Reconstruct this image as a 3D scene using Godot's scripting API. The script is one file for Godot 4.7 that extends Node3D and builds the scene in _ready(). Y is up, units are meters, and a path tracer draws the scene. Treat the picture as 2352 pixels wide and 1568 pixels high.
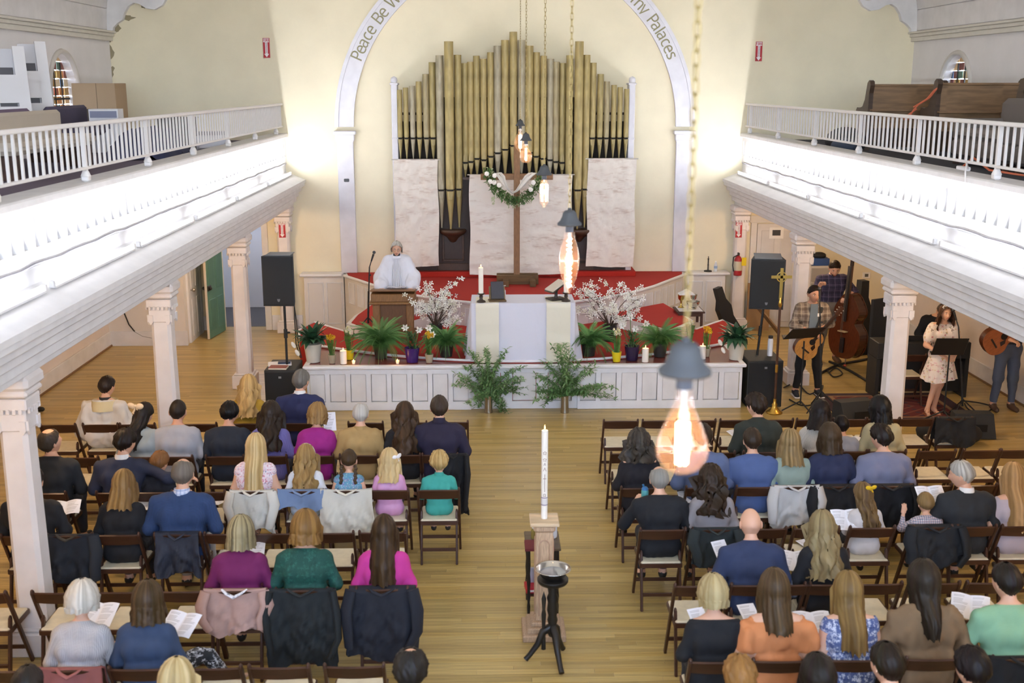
extends Node3D

# ---------------------------------------------------------------- photograph to place
const FOCAL := 2550.0
const EYE := Vector3(-0.59, 4.75, 0.0)
const PITCH := -0.228116
const YAW := -0.02445
var cam_basis := Basis()

func ray(x: float, y: float) -> Vector3:
	return cam_basis * Vector3((x - 1176.0) / FOCAL, -(y - 784.0) / FOCAL, -1.0)
func G(x: float, y: float, h := 0.0) -> Vector3:        # the point of a level surface at height h
	var r := ray(x, y)
	return EYE + r * ((h - EYE.y) / r.y)
func W(x: float, y: float, z: float) -> Vector3:        # the point of an upright plane across the hall
	var r := ray(x, y)
	return EYE + r * ((z - EYE.z) / r.z)
func X(x: float, y: float, wx: float) -> Vector3:       # the point of an upright plane along the hall
	var r := ray(x, y)
	return EYE + r * ((wx - EYE.x) / r.x)

# ---------------------------------------------------------------- mesh collector
class MB:
	var v := PackedVector3Array()
	var n := PackedVector3Array()
	var uv := PackedVector2Array()
	var c := PackedColorArray()
	var col := Color(1, 1, 1)
	func t3(a: Vector3, b: Vector3, d: Vector3, na: Vector3, nb: Vector3, nd: Vector3, ua := Vector2(), ub := Vector2(), ud := Vector2()) -> void:
		v.append(a); v.append(d); v.append(b)
		n.append(na); n.append(nd); n.append(nb)
		uv.append(ua); uv.append(ud); uv.append(ub)
		c.append(col); c.append(col); c.append(col)
	func tri(a: Vector3, b: Vector3, d: Vector3) -> void:
		var m := (b - a).cross(d - a).normalized()
		t3(a, b, d, m, m, m)
	func quad(a: Vector3, b: Vector3, d: Vector3, e: Vector3) -> void:
		var m := (d - a).cross(e - b).normalized()
		t3(a, b, d, m, m, m, Vector2(0, 1), Vector2(1, 1), Vector2(1, 0))
		t3(a, d, e, m, m, m, Vector2(0, 1), Vector2(1, 0), Vector2(0, 0))
	func box(ctr: Vector3, size: Vector3, bs := Basis(), bev := 0.0) -> void:
		var h := size * 0.5
		if bev <= 0.0:
			var p := []
			for i in 8:
				p.append(ctr + bs * Vector3(h.x * (1 if i & 1 else -1), h.y * (1 if i & 2 else -1), h.z * (1 if i & 4 else -1)))
			quad(p[4], p[5], p[7], p[6]); quad(p[1], p[0], p[2], p[3]); quad(p[5], p[1], p[3], p[7])
			quad(p[0], p[4], p[6], p[2]); quad(p[6], p[7], p[3], p[2]); quad(p[0], p[1], p[5], p[4])
			return
		var b := minf(bev, minf(h.x, minf(h.y, h.z)) * 0.9)
		# chamfered: three copies of each corner
		var k := []
		for i in 8:
			var s := Vector3(1 if i & 1 else -1, 1 if i & 2 else -1, 1 if i & 4 else -1)
			k.append([ctr + bs * (s * Vector3(h.x, h.y - b, h.z - b)), ctr + bs * (s * Vector3(h.x - b, h.y, h.z - b)), ctr + bs * (s * Vector3(h.x - b, h.y - b, h.z))])
		quad(k[4][2], k[5][2], k[7][2], k[6][2]); quad(k[1][2], k[0][2], k[2][2], k[3][2])
		quad(k[5][0], k[1][0], k[3][0], k[7][0]); quad(k[0][0], k[4][0], k[6][0], k[2][0])
		quad(k[6][1], k[7][1], k[3][1], k[2][1]); quad(k[0][1], k[1][1], k[5][1], k[4][1])
		quad(k[5][2], k[5][0], k[7][0], k[7][2]); quad(k[4][0], k[4][2], k[6][2], k[6][0])
		quad(k[1][0], k[1][2], k[3][2], k[3][0]); quad(k[0][2], k[0][0], k[2][0], k[2][2])
		quad(k[6][2], k[7][2], k[7][1], k[6][1]); quad(k[3][2], k[2][2], k[2][1], k[3][1])
		quad(k[7][0], k[3][0], k[3][1], k[7][1]); quad(k[2][0], k[6][0], k[6][1], k[2][1])
		quad(k[4][1], k[5][1], k[5][2], k[4][2]); quad(k[1][1], k[0][1], k[0][2], k[1][2])
		quad(k[1][1], k[1][0], k[5][0], k[5][1]); quad(k[0][0], k[0][1], k[4][1], k[4][0])
		for i in 8:
			var fl: bool = ((i & 1) + ((i >> 1) & 1) + ((i >> 2) & 1)) % 2 == 1
			if fl: tri(k[i][0], k[i][1], k[i][2])
			else: tri(k[i][0], k[i][2], k[i][1])
	func bar(a: Vector3, b: Vector3, w: float, t: float, up := Vector3.UP, bev := 0.0) -> void:
		# a rectangular bar from a to b; w across, t along «up»
		var z := (b - a).normalized()
		var x := up.cross(z).normalized()
		if x.length() < 0.5: x = Vector3.RIGHT
		var y := z.cross(x)
		box((a + b) * 0.5, Vector3(w, t, a.distance_to(b)), Basis(x, y, z), bev)
	func grid(pts: Array, wrap_u := false, flip := false, closed_v := false) -> void:
		# rows of points, smooth normals
		var nv: int = pts.size()
		var nu: int = pts[0].size()
		var nr := []
		for j in nv:
			var row := PackedVector3Array()
			for i in nu:
				var i0 := (i - 1 + nu) % nu if wrap_u else maxi(i - 1, 0)
				var i1 := (i + 1) % nu if wrap_u else mini(i + 1, nu - 1)
				var j0 := (j - 1 + nv) % nv if closed_v else maxi(j - 1, 0)
				var j1 := (j + 1) % nv if closed_v else mini(j + 1, nv - 1)
				var du: Vector3 = pts[j][i1] - pts[j][i0]
				var dv: Vector3 = pts[j1][i] - pts[j0][i]
				if du.length_squared() < 1e-14:
					var jj := j + 1 if j == 0 else j - 1
					du = pts[jj][i1] - pts[jj][i0]
				var m := du.cross(dv).normalized()
				row.append(-m if flip else m)
			nr.append(row)
		var lu := nu if wrap_u else nu - 1
		var lv := nv if closed_v else nv - 1
		for j in lv:
			for i in lu:
				var i1 := (i + 1) % nu
				var j1 := (j + 1) % nv
				var u0 := float(i) / lu
				var u1 := float(i + 1) / lu
				var v0 := float(j) / lv
				var v1 := float(j + 1) / lv
				var a: Vector3 = pts[j][i]
				var b: Vector3 = pts[j][i1]
				var d: Vector3 = pts[j1][i1]
				var e: Vector3 = pts[j1][i]
				if flip:
					if a != e and a != b and d != e: t3(a, e, d, nr[j][i], nr[j1][i], nr[j1][i1], Vector2(u0, v0), Vector2(u0, v1), Vector2(u1, v1))
					if a != b: t3(a, d, b, nr[j][i], nr[j1][i1], nr[j][i1], Vector2(u0, v0), Vector2(u1, v1), Vector2(u1, v0))
					elif d != e and a == b: pass
				else:
					if a != b: t3(a, b, d, nr[j][i], nr[j][i1], nr[j1][i1], Vector2(u0, v0), Vector2(u1, v0), Vector2(u1, v1))
					if d != e: t3(a, d, e, nr[j][i], nr[j1][i1], nr[j1][i], Vector2(u0, v0), Vector2(u1, v1), Vector2(u0, v1))
	func tube(p: Array, r, sides := 8, caps := true, squash := 1.0) -> void:
		# r: one radius or one for each point
		var m: int = p.size()
		var rows := []
		var ref := Vector3.UP
		var d0: Vector3 = (p[1] - p[0]).normalized()
		if absf(d0.dot(ref)) > 0.95: ref = Vector3.RIGHT
		var x := ref.cross(d0).normalized()
		for j in m:
			var d: Vector3 = (p[mini(j + 1, m - 1)] - p[maxi(j - 1, 0)]).normalized()
			x = (x - d * x.dot(d)).normalized()
			var y := d.cross(x)
			var rr: float = r[j] if r is Array or r is PackedFloat32Array else r
			var row := PackedVector3Array()
			for i in sides:
				var a := TAU * i / sides
				row.append(p[j] + x * (cos(a) * rr) + y * (sin(a) * rr * squash))
			rows.append(row)
		grid(rows, true)
		if caps:
			for i in range(1, sides - 1):
				tri(rows[0][0], rows[0][i + 1], rows[0][i])
				tri(rows[m - 1][0], rows[m - 1][i], rows[m - 1][i + 1])
	func lathe(prof: Array, segs := 20, at := Vector3.ZERO, bs := Basis()) -> void:
		# prof: Vector2(radius, height) from bottom to top; a doubled point makes an edge
		var part := []
		for j in prof.size() + 1:
			if j == prof.size() or (j > 0 and prof[j].is_equal_approx(prof[j - 1])):
				if part.size() > 1:
					var rows := []
					for q in part:
						var row := PackedVector3Array()
						for i in segs:
							var a := TAU * i / segs
							row.append(at + bs * Vector3(cos(a) * maxf(q.x, 0.00001), q.y, -sin(a) * maxf(q.x, 0.00001)))
						rows.append(row)
					grid(rows, true)
				part = []
			if j < prof.size(): part.append(prof[j])
	func prism(poly: PackedVector2Array, z0: float, z1: float, xf := Transform3D(), back := true) -> void:
		# outline in x, y, drawn out along z; z1 faces +z
		var pl := poly
		if Geometry2D.is_polygon_clockwise(pl):
			pl = pl.duplicate(); pl.reverse()
		var ix := Geometry2D.triangulate_polygon(pl)
		for k in range(0, ix.size(), 3):
			var a := pl[ix[k]]; var b := pl[ix[k + 1]]; var d := pl[ix[k + 2]]
			if (b - a).cross(d - a) < 0.0:
				var s := b; b = d; d = s
			tri(xf * Vector3(a.x, a.y, z1), xf * Vector3(b.x, b.y, z1), xf * Vector3(d.x, d.y, z1))
			if back: tri(xf * Vector3(a.x, a.y, z0), xf * Vector3(d.x, d.y, z0), xf * Vector3(b.x, b.y, z0))
		for i in pl.size():
			var a := pl[i]; var b := pl[(i + 1) % pl.size()]
			quad(xf * Vector3(a.x, a.y, z0), xf * Vector3(b.x, b.y, z0), xf * Vector3(b.x, b.y, z1), xf * Vector3(a.x, a.y, z1))
	func ball(ctr: Vector3, r: Vector3, seg := 12, rings := 8, bs := Basis()) -> void:
		var rows := []
		for j in rings + 1:
			var ph := PI * j / rings - PI / 2
			var row := PackedVector3Array()
			for i in seg:
				var a := TAU * i / seg
				row.append(ctr + bs * Vector3(cos(a) * maxf(cos(ph), 0.0001) * r.x, sin(ph) * r.y, -sin(a) * maxf(cos(ph), 0.0001) * r.z))
			rows.append(row)
		grid(rows, true)
	func sheet(pts: Array, th: float) -> void:
		# a thin cloth or leaf with two faces
		grid(pts)
		var low := []
		var nv: int = pts.size()
		var nu: int = pts[0].size()
		for j in nv:
			var row := PackedVector3Array()
			for i in nu:
				var du: Vector3 = pts[j][mini(i + 1, nu - 1)] - pts[j][maxi(i - 1, 0)]
				var dv: Vector3 = pts[mini(j + 1, nv - 1)][i] - pts[maxi(j - 1, 0)][i]
				row.append(pts[j][i] - du.cross(dv).normalized() * th)
			low.append(row)
		grid(low, false, true)
		for i in nu - 1:
			quad(low[0][i], low[0][i + 1], pts[0][i + 1], pts[0][i])
			quad(low[nv - 1][i + 1], low[nv - 1][i], pts[nv - 1][i], pts[nv - 1][i + 1])
		for j in nv - 1:
			quad(low[j + 1][0], low[j][0], pts[j][0], pts[j + 1][0])
			quad(low[j][nu - 1], low[j + 1][nu - 1], pts[j + 1][nu - 1], pts[j][nu - 1])
	func add(o: MB, xf := Transform3D()) -> void:
		var nb := xf.basis.inverse().transposed()
		var neg := xf.basis.determinant() < 0.0
		for i in range(0, o.v.size(), 3):
			for s in 3:
				var k: int = i + ([0, 2, 1][s] if neg else s)
				v.append(xf * o.v[k]); n.append((nb * o.n[k]).normalized()); uv.append(o.uv[k]); c.append(o.c[k])
	func mesh(into: ArrayMesh = null, colors := false) -> ArrayMesh:
		var m := into if into else ArrayMesh.new()
		if v.is_empty(): return m
		var a := []
		a.resize(Mesh.ARRAY_MAX)
		a[Mesh.ARRAY_VERTEX] = v; a[Mesh.ARRAY_NORMAL] = n; a[Mesh.ARRAY_TEX_UV] = uv
		if colors: a[Mesh.ARRAY_COLOR] = c
		m.add_surface_from_arrays(Mesh.PRIMITIVE_TRIANGLES, a)
		return m

# ---------------------------------------------------------------- names, parts, labels
var taken := {}
func numbered(called: String) -> String:
	var k: int = taken.get(called, 0)
	taken[called] = k + 1
	return called if k == 0 else "%s_%03d" % [called, k]
func tag(o: Node3D, label: String, category: String, group := "") -> Node3D:
	o.set_meta("label", label); o.set_meta("category", category)
	if group: o.set_meta("group", group)
	return o
func thing(called: String, label: String, category: String, at := Vector3.ZERO, turn := 0.0, group := "") -> Node3D:
	var o := Node3D.new()
	o.name = numbered(called)
	add_child(o)
	o.position = at; o.rotation.y = turn
	return tag(o, label, category, group)
func place(o: Node3D, nm: String, m: Mesh, material: Material, xf := Transform3D()) -> MeshInstance3D:
	var i := MeshInstance3D.new()
	i.name = nm; i.mesh = m; i.transform = xf
	if material:
		for s in m.get_surface_count(): i.set_surface_override_material(s, material)
	o.add_child(i, true)
	return i
func part(o: Node3D, nm: String, b: MB, material: Material, xf := Transform3D(), colors := false) -> MeshInstance3D:
	return place(o, nm, b.mesh(null, colors), material, xf)
func struct(called: String) -> Node3D:
	var o := Node3D.new()
	o.name = numbered(called)
	o.set_meta("kind", "structure")
	add_child(o)
	return o
func slab(lo: Vector3, hi: Vector3, bev := 0.0) -> MB:
	var b := MB.new()
	b.box((lo + hi) * 0.5, (hi - lo).abs(), Basis(), bev)
	return b
func at(p: Vector3, turn := 0.0, s := 1.0) -> Transform3D:
	return Transform3D(Basis(Vector3.UP, turn).scaled(Vector3(s, s, s)), p)

# ---------------------------------------------------------------- textures and materials
var tex := {}
var mats := {}
var rng := RandomNumberGenerator.new()
func rnd(a: float, b: float) -> float: return rng.randf_range(a, b)
func noise_of(freq: float, seed_ := 1, oct := 4) -> FastNoiseLite:
	var f := FastNoiseLite.new()
	f.seed = seed_; f.frequency = freq; f.fractal_octaves = oct
	f.noise_type = FastNoiseLite.TYPE_SIMPLEX_SMOOTH
	return f
func tone(nm: String, size: int, freq: float, lo: float, hi: float, stretch := 1, oct := 4) -> ImageTexture:
	# grey mottling between lo and hi; stretch > 1 draws it out along u
	if tex.has(nm): return tex[nm]
	var im := noise_of(freq, nm.hash() % 1000, oct).get_seamless_image(size / stretch, size)
	im.resize(size, size, Image.INTERPOLATE_CUBIC)
	im.convert(Image.FORMAT_L8)
	var d := im.get_data()
	for i in d.size():
		d[i] = int(clampf(lo + (hi - lo) * d[i] / 255.0, 0.0, 1.0) * 255.0)
	tex[nm] = ImageTexture.create_from_image(Image.create_from_data(size, size, false, Image.FORMAT_L8, d))
	return tex[nm]
func painted(nm: String, w: int, h: int, fn: Callable) -> ImageTexture:
	# a printed or woven pattern, computed pixel by pixel
	if tex.has(nm): return tex[nm]
	var im := Image.create(w, h, false, Image.FORMAT_RGB8)
	for y in h:
		for x in w: im.set_pixel(x, y, fn.call(x, y))
	tex[nm] = ImageTexture.create_from_image(im)
	return tex[nm]
func hexc(s: String) -> Color: return Color.html(s)
func mat(col: String, rough := 0.7, metal := 0.0, kind := "", spec := 0.5) -> StandardMaterial3D:
	# kind picks a surface: cloth, knit, wood, plaster, metal ...
	var key := "%s|%.2f|%.2f|%s|%.2f" % [col, rough, metal, kind, spec]
	if mats.has(key): return mats[key]
	var m := StandardMaterial3D.new()
	m.albedo_color = hexc(col); m.roughness = rough; m.metallic = metal; m.metallic_specular = spec
	if kind: m.uv1_triplanar = true
	match kind:
		"cloth":
			m.albedo_texture = tone("cloth", 256, 0.22, 0.95, 1.03, 1, 2)
			m.uv1_scale = Vector3(3, 3, 3)
			m.heightmap_enabled = true; m.heightmap_texture = tone("fold", 256, 0.008, 0.0, 1.0, 1, 2); m.heightmap_scale = 0.15
		"knit":
			m.albedo_texture = painted("knit", 64, 64, func(x, y): return Color(1, 1, 1) * (0.72 + 0.28 * absf(sin(x * PI / 8.0)) * (0.75 + 0.25 * absf(sin(y * PI / 8.0 + (x / 8) * 0.5)))))
			m.uv1_scale = Vector3(10, 10, 10)
			m.heightmap_enabled = true; m.heightmap_texture = tex["knit"]; m.heightmap_scale = 0.25
		"wood":
			m.albedo_texture = tone("grain", 512, 0.02, 0.8, 1.1, 8, 5)
			m.uv1_scale = Vector3(1.2, 1.2, 1.2)
		"woodv":
			m.albedo_texture = tone("grainv", 512, 0.02, 0.82, 1.08, 1, 5)
			m.uv1_scale = Vector3(6, 0.8, 6)
		"plaster":
			m.albedo_texture = tone("plaster", 512, 0.006, 0.97, 1.01)
			m.uv1_scale = Vector3(0.35, 0.35, 0.35)
			m.heightmap_enabled = true; m.heightmap_texture = tone("grit", 512, 0.03, 0.0, 1.0); m.heightmap_scale = 0.15
		"paint":
			m.albedo_texture = tone("paint", 256, 0.012, 0.95, 1.01)
			m.uv1_scale = Vector3(0.8, 0.8, 0.8)
		"tarnish":
			m.albedo_texture = tone("tarnish", 256, 0.02, 0.78, 1.08)
			m.uv1_scale = Vector3(1.6, 0.5, 1.6)
		"carpet":
			m.albedo_texture = tone("pile", 512, 0.12, 0.75, 1.08, 1, 3)
			m.uv1_scale = Vector3(1.5, 1.5, 1.5)
			m.heightmap_enabled = true; m.heightmap_texture = tex["pile"]; m.heightmap_scale = 0.3
		"leather":
			m.albedo_texture = tone("leather", 256, 0.02, 0.95, 1.01)
			m.uv1_scale = Vector3(2, 2, 2)
		"leafy":
			m.albedo_texture = tone("leafy", 128, 0.03, 0.6, 1.1)
			m.uv1_scale = Vector3(3, 3, 3)
	mats[key] = m
	return m
func glow(col: String, energy: float) -> StandardMaterial3D:
	var key := "glow%s%.2f" % [col, energy]
	if mats.has(key): return mats[key]
	var m := StandardMaterial3D.new()
	m.albedo_color = hexc(col); m.emission_enabled = true; m.emission = hexc(col); m.emission_energy_multiplier = energy
	mats[key] = m
	return m
func printed(nm: String, t: Texture2D, sc := 2.0, rough := 0.8) -> StandardMaterial3D:
	if mats.has(nm): return mats[nm]
	var m := StandardMaterial3D.new()
	m.albedo_texture = t; m.roughness = rough; m.uv1_triplanar = true; m.uv1_scale = Vector3(sc, sc, sc)
	mats[nm] = m
	return m
func words(o: Node3D, text: String, height: float, material: Material, xf: Transform3D, nm := "lettering", bold := false) -> MeshInstance3D:
	var f := SystemFont.new()
	f.font_names = PackedStringArray(["Droid Sans"])
	if bold: f.font_weight = 700
	var t := TextMesh.new()
	t.text = text; t.font = f; t.font_size = 32; t.pixel_size = height / 24.0; t.depth = 0.004; t.curve_step = 1.5
	return place(o, nm, t, material, xf)

# ---------------------------------------------------------------- the hall
const ZW := -21.6      # front wall
const XO := 7.57       # outer walls
const XC := 4.45       # lines of columns
const ZR := 3.2        # rear wall
const CEIL := 8.6
const STAGE := 0.686
const UPPER := 1.145

var m_white: Material
var m_cream: Material
var m_offwhite: Material
var m_dark_wood: Material
var m_black: Material
var m_red: Material

func camera_and_light() -> void:
	var cam := Camera3D.new()
	cam.name = "camera"
	cam.transform = Transform3D(cam_basis, EYE)
	cam.fov = 34.1802
	cam.near = 0.05; cam.far = 200.0
	var ca := CameraAttributesPhysical.new()
	ca.frustum_focal_length = 39.0306
	ca.frustum_focus_distance = 16.0
	ca.exposure_aperture = 2.2
	ca.exposure_multiplier = 1.0
	cam.attributes = ca
	add_child(cam)
	cam.current = true
	var we := WorldEnvironment.new()
	we.name = "surroundings"
	var e := Environment.new()
	e.background_mode = Environment.BG_SKY
	var sky := Sky.new()
	var sm := ProceduralSkyMaterial.new()
	sm.sky_top_color = Color(0.62, 0.72, 0.88); sm.sky_horizon_color = Color(0.86, 0.9, 0.95)
	sm.ground_bottom_color = Color(0.4, 0.4, 0.38); sm.ground_horizon_color = Color(0.8, 0.82, 0.84)
	sky.sky_material = sm
	e.sky = sky
	e.background_energy_multiplier = 33.0
	e.tonemap_mode = Environment.TONE_MAPPER_LINEAR
	e.tonemap_exposure = 1.32
	e.sdfgi_enabled = true; e.ssao_enabled = true; e.ssil_enabled = true
	we.environment = e
	add_child(we)

func area(nm: String, p: Vector3, size: Vector2, dir: Vector3, col: String, energy: float) -> void:
	var l := AreaLight3D.new()
	l.name = nm
	l.area_size = size
	l.light_color = hexc(col); l.light_energy = energy
	l.shadow_enabled = true
	l.area_range = 40.0
	add_child(l, true)
	var z := -dir.normalized()
	var y := Vector3(0, 0, 1) if absf(z.z) < 0.5 else Vector3.UP
	var x := y.cross(z).normalized()
	l.transform = Transform3D(Basis(x, z.cross(x), z), p)
func omni(nm: String, p: Vector3, col: String, energy: float, size := 0.04, parent: Node3D = self) -> void:
	var l := OmniLight3D.new()
	l.name = nm
	l.light_color = hexc(col); l.light_energy = energy; l.light_size = size
	l.omni_range = 40.0; l.omni_attenuation = 2.0; l.shadow_enabled = true
	parent.add_child(l, true)
	l.position = p

func hall_materials() -> void:
	m_white = mat("e8e7e7", 0.55, 0, "paint")
	m_offwhite = mat("e2ddd6", 0.6, 0, "paint")
	m_cream = mat("eee4c6", 0.85, 0, "plaster")
	m_dark_wood = mat("4a2f20", 0.45, 0, "wood")
	m_black = mat("1c1d1e", 0.6)
	m_red = mat("b8281a", 0.95, 0, "carpet")

func floor_boards() -> void:
	var f := struct("floor")
	part(f, "subfloor", slab(Vector3(-XO, -0.3, ZW - 2.4), Vector3(XO, -0.022, ZR)), mat("5a4630", 0.9))
	var m := StandardMaterial3D.new()
	m.albedo_texture = tone("boards", 512, 0.025, 0.8, 1.08, 8, 5)
	m.albedo_color = Color(1, 1, 1)
	m.uv1_triplanar = true; m.uv1_world_triplanar = true; m.uv1_scale = Vector3(0.5, 2, 4)
	m.vertex_color_use_as_albedo = true
	m.roughness = 0.3
	m.metallic_specular = 0.45
	var shades := []
	for i in 6:
		var b := Color.html("c0a66a").lerp(Color.html(["a48a50", "dcc078", "c4a256", "bca060", "d0b470", "b09454"][i]), 0.5).srgb_to_linear()
		shades.append(b)
	var units := []
	var wd := 0.066
	for i in 6:
		var b := MB.new()
		b.col = shades[i]
		b.box(Vector3(0.5, -0.01, 0), Vector3(1, 0.02, wd - 0.0016), Basis(), 0.0012)
		units.append(b.mesh(null, true))
	rng.seed = 7
	var rest := MB.new()
	var count := 0
	var z := ZR
	while z > ZW - 0.3:
		var in_aisle := z < -6.9 and z > -15.95
		var x := -XO + rnd(-1.2, 0.0)
		while x < XO:
			var ln := rnd(0.8, 2.1)
			var x0 := maxf(x, -XO)
			var x1 := minf(x + ln, XO)
			x += ln
			var k := rng.randi() % 6
			if x1 - x0 < 0.05: continue
			if z < ZW and (x0 > -4.9 or x1 < -5.8): continue
			if in_aisle and x1 > -0.8 and x0 < 0.85 and count < 300:
				count += 1
				place(f, "plank", units[k], m, Transform3D(Basis.from_scale(Vector3(x1 - x0 - 0.0016, 1, 1)), Vector3(x0, 0, z)))
				continue
			rest.col = shades[k]
			var h := wd * 0.5 - 0.0008
			var a := Vector3(x0, 0, z); var b2 := Vector3(x1 - 0.0016, 0, z)
			rest.quad(a + Vector3(0, 0, h), b2 + Vector3(0, 0, h), b2 - Vector3(0, 0, h), a - Vector3(0, 0, h))
			rest.quad(a + Vector3(0, -0.012, h), b2 + Vector3(0, -0.012, h), b2 + Vector3(0, 0, h), a + Vector3(0, 0, h))
			rest.quad(b2 + Vector3(0, -0.012, h), b2 + Vector3(0, -0.012, -h), b2 - Vector3(0, 0, h), b2 + Vector3(0, 0, h))
		z -= wd
	var o := part(f, "plank_field", rest, m, Transform3D(), true)
	o.set_meta("kind", "stuff")

func arch_outline(r: float, seg := 40) -> PackedVector2Array:
	var p := PackedVector2Array()
	for i in seg + 1:
		var a := PI * i / seg
		p.append(Vector2(cos(a) * r, 3.95 + sin(a) * r))
	return p

func walls() -> void:
	var w := struct("wall_front")
	# openings: the open doorway on one side, the closed door on the other is built in front
	part(w, "plaster", slab(Vector3(-4.92, 0, ZW - 0.3), Vector3(XO, CEIL, ZW)), m_cream)
	part(w, "plaster", slab(Vector3(-XO, 0, ZW - 0.3), Vector3(-5.78, CEIL, ZW)), m_cream)
	part(w, "plaster", slab(Vector3(-5.78, 2.12, ZW - 0.3), Vector3(-4.92, CEIL, ZW)), m_cream)
	# bare patches where the paint has flaked beside the gallery
	rng.seed = 21
	for q in [[251, 120, 0.18, 0.3], [253, 165, 0.2, 0.32], [258, 205, 0.2, 0.22], [262, 65, 0.3, 0.2], [290, 40, 0.34, 0.12], [330, 12, 0.16, 0.14], [250, 85, 0.12, 0.24]]:
		var c := W(q[0], q[1], ZW + 0.002)
		var pl := PackedVector2Array()
		for i in 14:
			var a := TAU * i / 14
			pl.append(Vector2(cos(a) * q[2] * 0.5, sin(a) * q[3] * 0.5) * rnd(0.45, 1.1))
		var b := MB.new()
		b.prism(pl, -0.001, 0.002, Transform3D(Basis(), c))
		part(w, "bare_patch", b, mat("9a8f72", 0.95, 0, "plaster"))
	for s in [-1, 1]:
		var side := struct("wall_left" if s < 0 else "wall_right")
		var wz: float = -19.12 if s < 0 else -19.55   # the round-headed gallery window
		var hw := 0.62
		var top := 4.62
		part(side, "plaster", slab(Vector3(s * XO, 0, ZW), Vector3(s * (XO + 0.3), 3.7, ZR)), mat("e6dcd4", 0.85, 0, "plaster"))
		var mw := mat("e4e0de", 0.85, 0, "plaster")
		part(side, "plaster", slab(Vector3(s * XO, 3.7, ZW), Vector3(s * (XO + 0.3), CEIL, wz - hw)), mw)
		part(side, "plaster", slab(Vector3(s * XO, 3.7, wz + hw), Vector3(s * (XO + 0.3), CEIL, ZR)), mw)
		# arched head over the window, as a pierced plate
		var pl := PackedVector2Array([Vector2(-hw, CEIL), Vector2(-hw, top)])
		for i in range(1, 16):
			var a := PI - PI * i / 16
			pl.append(Vector2(cos(a) * hw, top + sin(a) * hw))
		pl.append_array(PackedVector2Array([Vector2(hw, top), Vector2(hw, CEIL)]))
		var b := MB.new()
		b.prism(pl, 0, 0.3, Transform3D(Basis(Vector3(0, 0, -s), Vector3.UP, Vector3(s, 0, 0)), Vector3(s * XO, 0, wz)))
		part(side, "plaster", b, mw)
		stained_window(s, wz, hw, top)
	var r := struct("wall_rear")
	# the rear wall has three tall windows behind the camera's gallery
	var xs := [-XO, -6.0, -3.4, -1.4, 1.4, 3.4, 6.0, XO]
	for i in range(0, 8, 2):
		part(r, "plaster", slab(Vector3(xs[i], 0, ZR), Vector3(xs[i + 1], CEIL, ZR + 0.3)), m_cream)
	for i in [1, 3, 5]:
		part(r, "plaster", slab(Vector3(xs[i], 0, ZR), Vector3(xs[i + 1], 4.4, ZR + 0.3)), m_cream)
		part(r, "plaster", slab(Vector3(xs[i], 7.6, ZR), Vector3(xs[i + 1], CEIL, ZR + 0.3)), m_cream)
		var wn := struct("window_%d" % (i + 10))
		var gl := StandardMaterial3D.new()
		gl.transparency = BaseMaterial3D.TRANSPARENCY_ALPHA
		gl.albedo_color = Color(0.95, 0.97, 1, 0.08); gl.roughness = 0.05
		part(wn, "pane", slab(Vector3(xs[i], 4.4, ZR + 0.14), Vector3(xs[i + 1], 7.6, ZR + 0.15)), gl)
		part(wn, "frame", slab(Vector3((xs[i] + xs[i + 1]) * 0.5 - 0.03, 4.4, ZR + 0.1), Vector3((xs[i] + xs[i + 1]) * 0.5 + 0.03, 7.6, ZR + 0.2)), m_white)
	# ceiling: flat over the nave, coved over the galleries
	var c := struct("ceiling")
	part(c, "nave_ceiling", slab(Vector3(-XO - 0.3, CEIL, ZW - 0.3), Vector3(XO + 0.3, CEIL + 0.25, ZR + 0.3)), mat("efeae0", 0.9))
	for s in [-1, 1]:
		# board cove, each course of boards its own strip
		var pts := []
		for i in 13:
			var a := PI * 0.5 * i / 12
			pts.append(Vector2(s * (XO - 2.6 * (1.0 - cos(a))), 5.72 + 2.9 * sin(a)))
		for i in 12:
			var b := MB.new()
			var p: Vector2 = pts[i]
			var q: Vector2 = pts[i + 1]
			var d := (q - p).normalized() * 0.006
			b.bar(Vector3((p.x + q.x) * 0.5, (p.y + q.y) * 0.5, ZW), Vector3((p.x + q.x) * 0.5, (p.y + q.y) * 0.5, ZR), p.distance_to(q) - 0.012, 0.03, Vector3(-(q.y - p.y), q.x - p.x, 0).normalized())
			part(c, "cove_board", b, mat(["dcd9d8", "d8d5d3", "dedbd9"][i % 3], 0.8, 0, "paint"))
		# the moulding along its foot
		var mo := MB.new()
		for k in [[0.10, 5.60, 5.66], [0.14, 5.66, 5.70], [0.07, 5.52, 5.60]]:
			mo.box(Vector3(s * (XO - k[0] * 0.5), (k[1] + k[2]) * 0.5, (ZW + ZR) * 0.5), Vector3(k[0], k[2] - k[1], ZR - ZW), Basis(), 0.008)
		part(c, "cove_moulding", mo, mat("d9d4c8", 0.7, 0, "paint"))
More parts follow.
